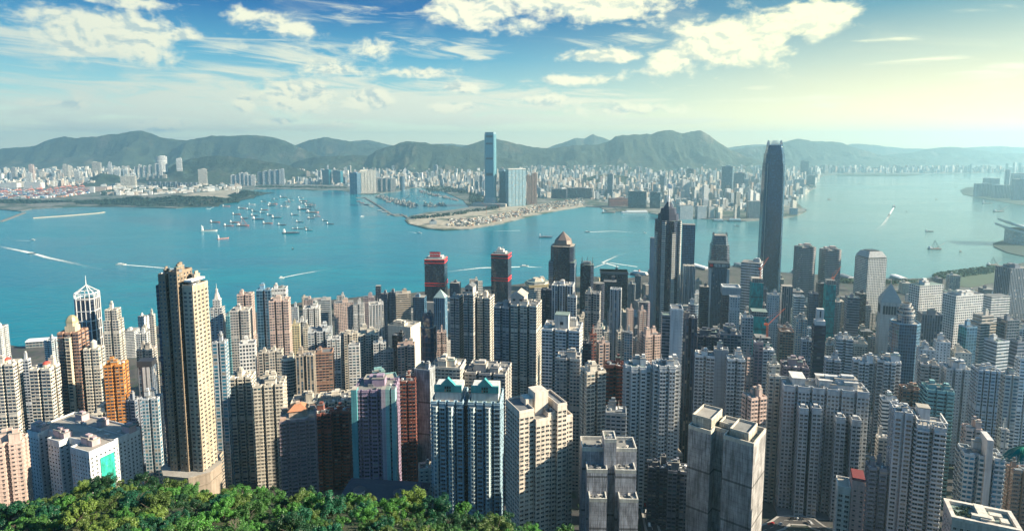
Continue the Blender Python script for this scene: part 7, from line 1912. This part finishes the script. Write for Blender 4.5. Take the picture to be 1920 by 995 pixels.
def crown_mesh(seed, nleaf=6500, flat=.8):
    R_ = random.Random(seed); m_ = MB(); cl = []
    for k in range(R_.randint(24, 32)):
        an = R_.uniform(0, 2 * pi); rr = sqrt(R_.random()) * 2.6; z = R_.uniform(.4, 2.7) * flat - rr * .25
        cl.append((Vector((rr * cos(an), rr * sin(an), z + 1.2)), R_.uniform(.40, .95)))
    for k in range(nleaf):
        c_, r_ = cl[R_.randrange(len(cl))]
        d = Vector((R_.gauss(0, 1), R_.gauss(0, 1), R_.gauss(.25, 1))).normalized()
        p = c_ + d * r_ * (R_.random() ** .35) * Vector((1, 1, .8)).length / 1.62
        n_ = (d + Vector((R_.gauss(0, .6), R_.gauss(0, .6), R_.gauss(.5, .5)))).normalized()
        a = n_.orthogonal().normalized(); b_ = n_.cross(a); an = R_.uniform(0, 6.28); a, b_ = a * cos(an) + b_ * sin(an), b_ * cos(an) - a * sin(an)
        s_ = R_.uniform(.09, .18)
        m_.face([p - a * s_, p - b_ * s_ * .6, p + a * s_, p + b_ * s_ * .6])
    o = m_.build('crown', [LEAF]); me = o.data; bpy.data.objects.remove(o); return me
def trunk_mesh(seed):
    R_ = random.Random(seed); m_ = MB(); m_.bar((0, 0, -2.5), (0, 0, 1.4), .24, 0, .15, 7)
    for k in range(6):
        an = k * 1.05 + R_.uniform(-.3, .3); e = Vector((cos(an) * R_.uniform(1, 2), sin(an) * R_.uniform(1, 2), R_.uniform(1.8, 3.4)))
        mid = Vector((e.x * .45, e.y * .45, 1.2 + e.z * .25)); m_.bar((0, 0, .6 + .12 * k), mid, .10, 0, .07, 5); m_.bar(mid, e, .07, 0, .025, 5)
    o = m_.build('trunk', [BARK]); me = o.data; bpy.data.objects.remove(o); return me
CROWNS = [crown_mesh(s, 6500, .75 + .08 * s) for s in range(6)]
TRUNKS = [trunk_mesh(s) for s in range(3)]
def twig_mesh(seed):
    R_ = random.Random(seed); m_ = MB()
    def grow(p, d, L, r, n):
        q = p + d * L; m_.bar(p, q, r, 0, r * .7, 4)
        if n:
            for _ in range(3): grow(q, (d + Vector((R_.uniform(-.8, .8), R_.uniform(-.8, .8), R_.uniform(-.1, .6)))).normalized(), L * .72, r * .62, n - 1)
    grow(Vector((0, 0, 1)), Vector((0, 0, 1)), 1.3, .07, 4)
    o = m_.build('twig', [simple('bare_twig', (.22, .19, .14), .9, .3, 2)]); me = o.data; bpy.data.objects.remove(o); return me
TWIG = twig_mesh(3)
TINTS = [('bright green', (.066, .200, .040)), ('mid green', (.058, .155, .040)), ('dark green', (.022, .075, .032)), ('olive', (.092, .155, .040)), ('yellow green', (.130, .200, .044)), ('blue green', (.020, .105, .055)), ('brownish green', (.085, .095, .040))]
TREES = []
pts = []
tries = 0
while len(TREES) < 292 and tries < 40000:
    tries += 1
    u = R4_.uniform(-1.0, .20); D = crest_dist(u); Y_ = R4_.uniform(88, D + 7); X_ = u * Y_
    z = hillz(X_, Y_); sx, sy = px((X_, Y_, z + 3))
    if not (-45 < sx < 1130 and sy < 1022): continue
    s_ = R4_.choice((R4_.uniform(.36, .62), R4_.uniform(.55, .95), R4_.uniform(.9, 1.45)))
    if any((X_ - a) ** 2 + (Y_ - b) ** 2 < (2.5 * (s_ + c)) ** 2 * .72 for a, b, c in pts): continue
    pts.append((X_, Y_, s_))
    cl_ = noise.noise(Vector((X_ * .045, Y_ * .06, 9)))
    k = R4_.choices(range(7), (3 + 5 * max(0, cl_), 4, 3 + 4 * max(0, -cl_), 3, 2 + 3 * max(0, cl_), 2, .3))[0]
    root = empty('broadleaf_tree', (X_, Y_, z), R4_.uniform(0, 6.28)); root.scale = (s_, s_, s_ * R4_.uniform(.85, 1.15))
    link(TRUNKS[R4_.randrange(3)], 'trunk', root)
    o = link(CROWNS[R4_.randrange(6)], 'crown', root, tint(TINTS[k][1], R4_.uniform(.8, 1.2), R4_))
    if R4_.random() < .06: link(TWIG, 'bare_branch', root).location = (R4_.uniform(-1, 1), -1.0, .8)
    root['category'] = 'tree'; root['group'] = 'trees of the near slope'
    TREES.append(dict(root=root, x=sx, y=sy, Y=Y_, tone=TINTS[k][0], crest=Y_ > D - 9))
# undergrowth between the crowns
m_ = MB()
for k in range(30000):
    u = R4_.uniform(-1.05, .22); D = crest_dist(u); Y_ = R4_.uniform(82, D + 14); X_ = u * Y_; z = hillz(X_, Y_) + R4_.random() ** 2 * 1.6
    n_ = Vector((R4_.gauss(0, .6), R4_.gauss(0, .6), 1)).normalized(); a = n_.orthogonal().normalized(); b_ = n_.cross(a); s_ = R4_.uniform(.16, .36); p = Vector((X_, Y_, z))
    m_.face([p - a * s_, p - b_ * s_ * .6, p + a * s_, p + b_ * s_ * .6])
tag(m_.build('undergrowth', [LEAF], None, (.028, .065, .024)), kind='stuff')

# palm at the right picture edge
pc_ = at(1938, 846, 30.0); root = empty('palm_tree', (pc_.x + .5, pc_.y, hillz(pc_.x, pc_.y) if hillz(pc_.x, pc_.y) < pc_.z - 2 else pc_.z - 6), 0)
base = root.location
m_ = MB(); m_.bar((0, 0, -1), (-.25, 0, (pc_.z - base.z) * .6), .17, 0, .14, 9); m_.bar((-.25, 0, (pc_.z - base.z) * .6), (-.5, 0, pc_.z - base.z), .14, 0, .11, 9); m_.build('trunk', [BARK], root)
PALM = simple('palm_leaf', (.010, .15, .095), .3, .4, 3, 0, .6)
for k in range(17):
    an = 2 * pi * k / 17 + R4_.uniform(-.15, .15); el_ = R4_.uniform(-.1, .95); L = R4_.uniform(1.2, 1.75); m_ = MB(); prev = None
    hd_ = Vector((cos(an), sin(an), 0)); side = Vector((-sin(an), cos(an), 0))
    P_ = []
    for i in range(15):
        t_ = i / 14; P_.append(hd_ * L * t_ * (1 - .18 * t_) + Vector((0, 0, el_ * L * t_ - (.55 + el_ * .6) * L * t_ * t_)))
    for i in range(14):
        m_.bar(P_[i], P_[i + 1], .018 * (1 - i / 16), 0, k=4)
        if i > 1:
            for s_ in (-1, 1):
                for q in (0, .5):
                    p = P_[i].lerp(P_[i + 1], q); w2 = .48 * (1 - abs(i / 14 - .45) * 1.1); tip = p + side * s_ * w2 * .8 + (P_[i + 1] - P_[i]).normalized() * w2 * .6 - Vector((0, 0, w2 * .42)); dv = (P_[i + 1] - P_[i]).normalized() * .035
                    m_.face([p - dv, p + dv, tip])
    m_.build('frond', [PALM], root, None, (-.5, 0, pc_.z - base.z))
tag(root, 'dark green palm poking in at the right picture edge', 'tree')
# ------------------------------------------------------------------ streets seen between the towers, with their trees
def onground(x, y):
    lo, hi = 250.0, 2500.0; d = ray(x, y)
    for _ in range(40):
        m = (lo + hi) / 2; t = m / d.y
        if CAMZ + d.z * t > groundz(d.x * t, m): lo = m
        else: hi = m
    t = lo / d.y
    return Vector((d.x * t, lo, groundz(d.x * t, lo)))
ASPH = simple('asphalt', (.05, .05, .052), .9, .25, .15); LINE = simple('road_paint', (.62, .61, .56), .7, .15); KERB = simple('kerb_concrete', (.30, .29, .27), .9)
def road(pts, wd):
    P_ = [onground(x, y) for x, y in pts]; Q = []
    for a, b in zip(P_, P_[1:]): Q += [a.lerp(b, k / 6) for k in range(6)]
    Q.append(P_[-1]); m_ = MB(); n = len(Q) - 1; prev = None
    for i in range(n + 1):
        d = Q[min(i + 1, n)] - Q[max(i - 1, 0)]; d.z = 0; d.normalize(); nn = Vector((-d.y, d.x, 0)); z = max(groundz(Q[i].x + s_ * nn.x * wd, Q[i].y + s_ * nn.y * wd) for s_ in (-.6, 0, .6)) + .8
        c = Vector((Q[i].x, Q[i].y, z)); row = [c - nn * (wd / 2 + 1.6), c - nn * wd / 2, c + nn * wd / 2, c + nn * (wd / 2 + 1.6)]; up = Vector((0, 0, .14)); dn = Vector((0, 0, -5))
        cur = [row[0] + dn, row[0] + up, row[1] + up, row[1], row[2], row[2] + up, row[3] + up, row[3] + dn, c - nn * .12 + Vector((0, 0, .012)), c + nn * .12 + Vector((0, 0, .012))]
        if prev:
            for k, mi in ((0, 1), (1, 1), (2, 1), (3, 0), (4, 1), (5, 1), (6, 1)): m_.face([prev[k], cur[k], cur[k + 1], prev[k + 1]], mi)
            if i % 2: m_.face([prev[8], cur[8], cur[9], prev[9]], 2)
        prev = cur
    tag(m_.build('road', [ASPH, KERB, LINE]), kind='structure')
road([(418, 912), (470, 895), (520, 884), (580, 879), (640, 872), (672, 866)], 9)
road([(596, 912), (606, 894), (634, 882), (662, 880)], 7)
road([(1430, 1000), (1470, 978), (1520, 980), (1560, 1000)], 9)
road([(1200, 905), (1214, 950), (1226, 1000)], 8)
road([(-10, 704), (60, 690), (130, 668), (250, 640)], 16)
road([(1640, 545), (1720, 536), (1800, 541), (1900, 540)], 14)
R5 = random.Random(31); ST = []
tries = 0
while len(ST) < 120 and tries < 30000:
    tries += 1
    Y_ = R5.uniform(400, 760); u = R5.uniform(-.85, .85); X_ = u * Y_
    if Y_ < crest_dist(u) + 60: continue
    if any((X_ - a) ** 2 + (Y_ - b) ** 2 < (c * .86 + 3) ** 2 for a, b, c in FOOT): continue
    if any((X_ - a) ** 2 + (Y_ - b) ** 2 < 40 for a, b in ST): continue
    g = groundz(X_, Y_); sx, sy = px((X_, Y_, g + 5))
    if not (0 < sx < 1920 and sy < 1000): continue
    ST.append((X_, Y_)); s_ = R5.uniform(.9, 1.7)
    root = empty('street_tree', (X_, Y_, g + .5), R5.uniform(0, 6)); root.scale = (s_, s_, s_ * 1.2); link(TRUNKS[0], 'trunk', root); link(CROWNS[R5.randrange(6)], 'crown', root, tint((.03, .085, .035), R5.uniform(.7, 1.2), R5))
    m = min([b for b in BLD if b.get('sn')], key=lambda b: (b['p'].x - X_) ** 2 + (b['p'].y - Y_) ** 2)
    tag(root, f"dark street tree in a gap by the foot of the {m['sn']}", 'tree', 'street trees between the towers')

# cars on the streets one can look down into
def car_model():
    root = empty('parked_car', (0, 0, 0)); m_ = MB(); m_.box(0, 0, .3, 4.3, 1.75, .55, 0); m_.prism([(-1.9, -.8), (1.2, -.8), (1.2, .8), (-1.9, .8)], .85, 1.42, 0, 0, [(-1.5, -.68), (.6, -.68), (.6, .68), (-1.5, .68)]); m_.build('body', [tinted('car_paint', .25, .05, .3, False)], root, (.6, .6, .6))
    m_ = MB(); m_.prism([(-1.7, -.82), (1.05, -.82), (1.05, .82), (-1.7, .82)], .92, 1.34, 0, 0, [(-1.42, -.72), (.66, -.72), (.66, .72), (-1.42, .72)]); m_.build('window', [DARK], root)
    for x in (-1.35, 1.35):
        for y in (-.82, .82):
            m_ = MB(); m_.bar((x, y - .1, .32), (x, y + .1, .32), .32, 0, k=10); m_.build('wheel', [DARK], root)
    return root
CARC = [('white', (.7, .7, .68)), ('silver', (.38, .39, .40)), ('black', (.02, .02, .022)), ('red', (.4, .03, .03))]
car = None
for (pts, wd, sn) in (([(1446, 992), (1470, 979), (1520, 981), (1552, 996)], 9, 'white winged tower'), ([(440, 903), (520, 884), (640, 872)], 9, 'stepped cream pair'), ([(1205, 918), (1214, 950), (1225, 996)], 8, 'terraced wrapped block')):
    P_ = [onground(x, y) for x, y in pts]
    for k in range(8):
        t_ = R5.random() * (len(P_) - 1); i = int(t_); d = (P_[i + 1] - P_[i]); an = atan2(d.y, d.x); p = P_[i].lerp(P_[i + 1], t_ - i) + Vector((-sin(an), cos(an), 0)) * wd * R5.choice((-.26, .26))
        o = car_model() if car is None else copy_tree(car)
        car = car or o
        o.location = (p.x, p.y, max(groundz(p.x + a * wd * .6, p.y + b_ * wd * .6) for a in (-1, 0, 1) for b_ in (-1, 0, 1)) + .85); o.rotation_euler = (0, 0, an)
        cn, cc = CARC[R5.randrange(4)]
        for ch in o.children:
            if ch.name.startswith('body'): ch.color = (*cc, 1)
        tag(o, f"{cn} car on the street near the foot of the {sn}", 'car', 'cars on the streets between towers')
# ------------------------------------------------------------------ labels that single out the unlisted repeats
ORD = ['', 'second ', 'third ', 'fourth ', 'fifth ', 'sixth ', 'seventh ', 'eighth ', 'ninth ', 'tenth ', 'eleventh ', 'twelfth ', 'thirteenth ', 'fourteenth ', 'fifteenth ', 'sixteenth ', 'seventeenth ', 'eighteenth ']
def colour_word(c):
    r, g, b = c[:3]; L = (r + g + b) / 3
    if L < .13: return 'dark'
    if r > g * 1.8: return 'brown' if L < .3 else 'orange'
    if r > g * 1.22: return 'pinkish' if L > .3 else 'brown'
    if r > b * 1.25: return 'cream' if L > .42 else 'tan'
    if b > r * 1.15: return 'blue grey'
    return 'white' if L > .5 else 'grey'
def single_out(items, marks, text_of, cat, group, tail=''):
    by = {}
    for it in items:
        m = min(marks, key=lambda m: abs(m['x'] - it['x']) + 1.6 * abs(m['y'] + 10 - it['y']))
        hw = (m.get('x1', m['x']) - m.get('x0', m['x'])) / 2 + 4
        dx = it['x'] - m['x']
        rel = 'left of' if dx < -hw else 'right of' if dx > hw else ('below' if it['y'] > m['y'] else 'above')
        by.setdefault((text_of(it), rel, m['sn']), []).append((abs(dx) + abs(it['y'] - m['y']), it))
    for (what, rel, sn), L in by.items():
        L.sort(key=lambda q: q[0])
        for i, (_, it) in enumerate(L):
            o = it['root']; o['category'] = cat(it) if callable(cat) else cat; o['group'] = group
            o['label'] = f"{what} {rel} the {sn}{tail}" + (f', {ORD[min(i, 17)]}nearest' if len(L) > 1 else '')
MARKS = [b for b in BLD if b.get('sn')]
single_out(FILLREC, MARKS, lambda t: f"{'low' if t['h'] < 26 else 'mid height'} {colour_word(t['col'])} block", 'building', 'small buildings between the towers')
FM = [b for b in FAR if b.get('sn')]
single_out([f for f in FARC if f['kind'] == 'tower'], FM, lambda t: f"far {colour_word(t['col'])} tower", 'building', 'towers across the water')
single_out([f for f in FARC if f['kind'] == 'block'], FM, lambda t: f"low {colour_word(t['col'])} block", 'building', 'towers across the water')
for i, nm, lab in ((20, 'white cargo ship', 'white cargo ship at the lower left of the anchored barges'), (21, 'pink cargo ship', 'pinkish cargo ship turned towards us below the anchored barges'), (22, 'big navy barge', 'biggest navy barge with a white wheelhouse, lowest of the anchored ones'),
                   (16, 'red crane barge', 'red crane barge with a long boom among the left anchored barges'), (28, 'pink crane barge', 'long pinkish crane barge in the tight right cluster of barges'), (11, 'long blue barge', 'long dark blue barge with a white stern house, middle of the anchorage'), (34, 'farthest small barge', 'small dark barge at the far upper edge of the anchorage')):
    b = BOATS[i]; b['root']['label'] = lab; b['auto'] = False; b['sn'] = nm; b['root']['group'] = 'vessels in the anchorage'
HW = {'r': 'red', 'b': 'navy', 't': 'teal', 'w': 'white', 'd': 'black', 'p': 'pinkish', 'n': 'brown', 'o': 'orange'}
KW = {'cargo_barge': 'barge', 'crane_barge': 'crane barge', 'fishing_boat': 'fishing boat', 'cargo_ship': 'cargo ship'}
BM = [b for b in BOATS if b.get('sn')]
auto = [b for b in BOATS if b['auto']]
single_out([b for b in auto if b['x'] < 640], BM, lambda t: f"{HW[t['hc']]} hulled {KW[t['kind']]}", lambda t: 'boat' if 'fish' in t['kind'] else 'barge', 'vessels in the anchorage')
SM = [dict(x=x, y=y, sn=s) for x, y, s in ((735, 403, 'bend of the long breakwater'), (705, 366, 'foot of the cream waterfront slab'), (754, 360, 'foot of the lone rounded grey tower'), (800, 362, 'inner quay of the boat shelter'), (860, 375, 'wooded bank of the boat shelter'), (815, 388, 'mouth of the boat shelter'), (770, 384, 'middle of the boat shelter'))]
single_out([b for b in auto if b['x'] >= 640], SM, lambda t: f"{HW[t['hc']]} hulled fishing boat", 'boat', 'fishing boats in the shelter')
for i, c in enumerate(CRANES):
    tag(c['root'], f"red quay crane {['farthest left', 'second from the left', 'third from the left', 'fourth from the left', 'fifth from the left', 'fifth from the right', 'fourth from the right', 'third from the right', 'second from the right', 'farthest right'][i]} in the container port", 'crane', 'cranes of the container port')
TM = [b for b in BLD if b.get('sn') in ('peach corner block', 'white zigzag slab', 'tall tan tower', 'stepped cream pair', 'pavilion roofed brick tower', 'turreted slab', 'blue gabled tower', 'big beige tower')]
cr = {}
for t_ in TREES:
    m = min(TM, key=lambda m: abs(m['x'] - t_['x']))
    if t_['crest']: cr.setdefault((t_['tone'], m['sn']), []).append(t_)
    else: t_['root']['label'] = f"{t_['tone']} leafy tree in the sloping canopy under the {m['sn']}"
for (tone, sn), L in cr.items():
    L.sort(key=lambda t: t['x'])
    for i, t_ in enumerate(L): t_['root']['label'] = f"{tone} crest tree under the {sn}" + (f", {(ORD[min(i, 17)] or 'first ')}from the left" if len(L) > 1 else '')
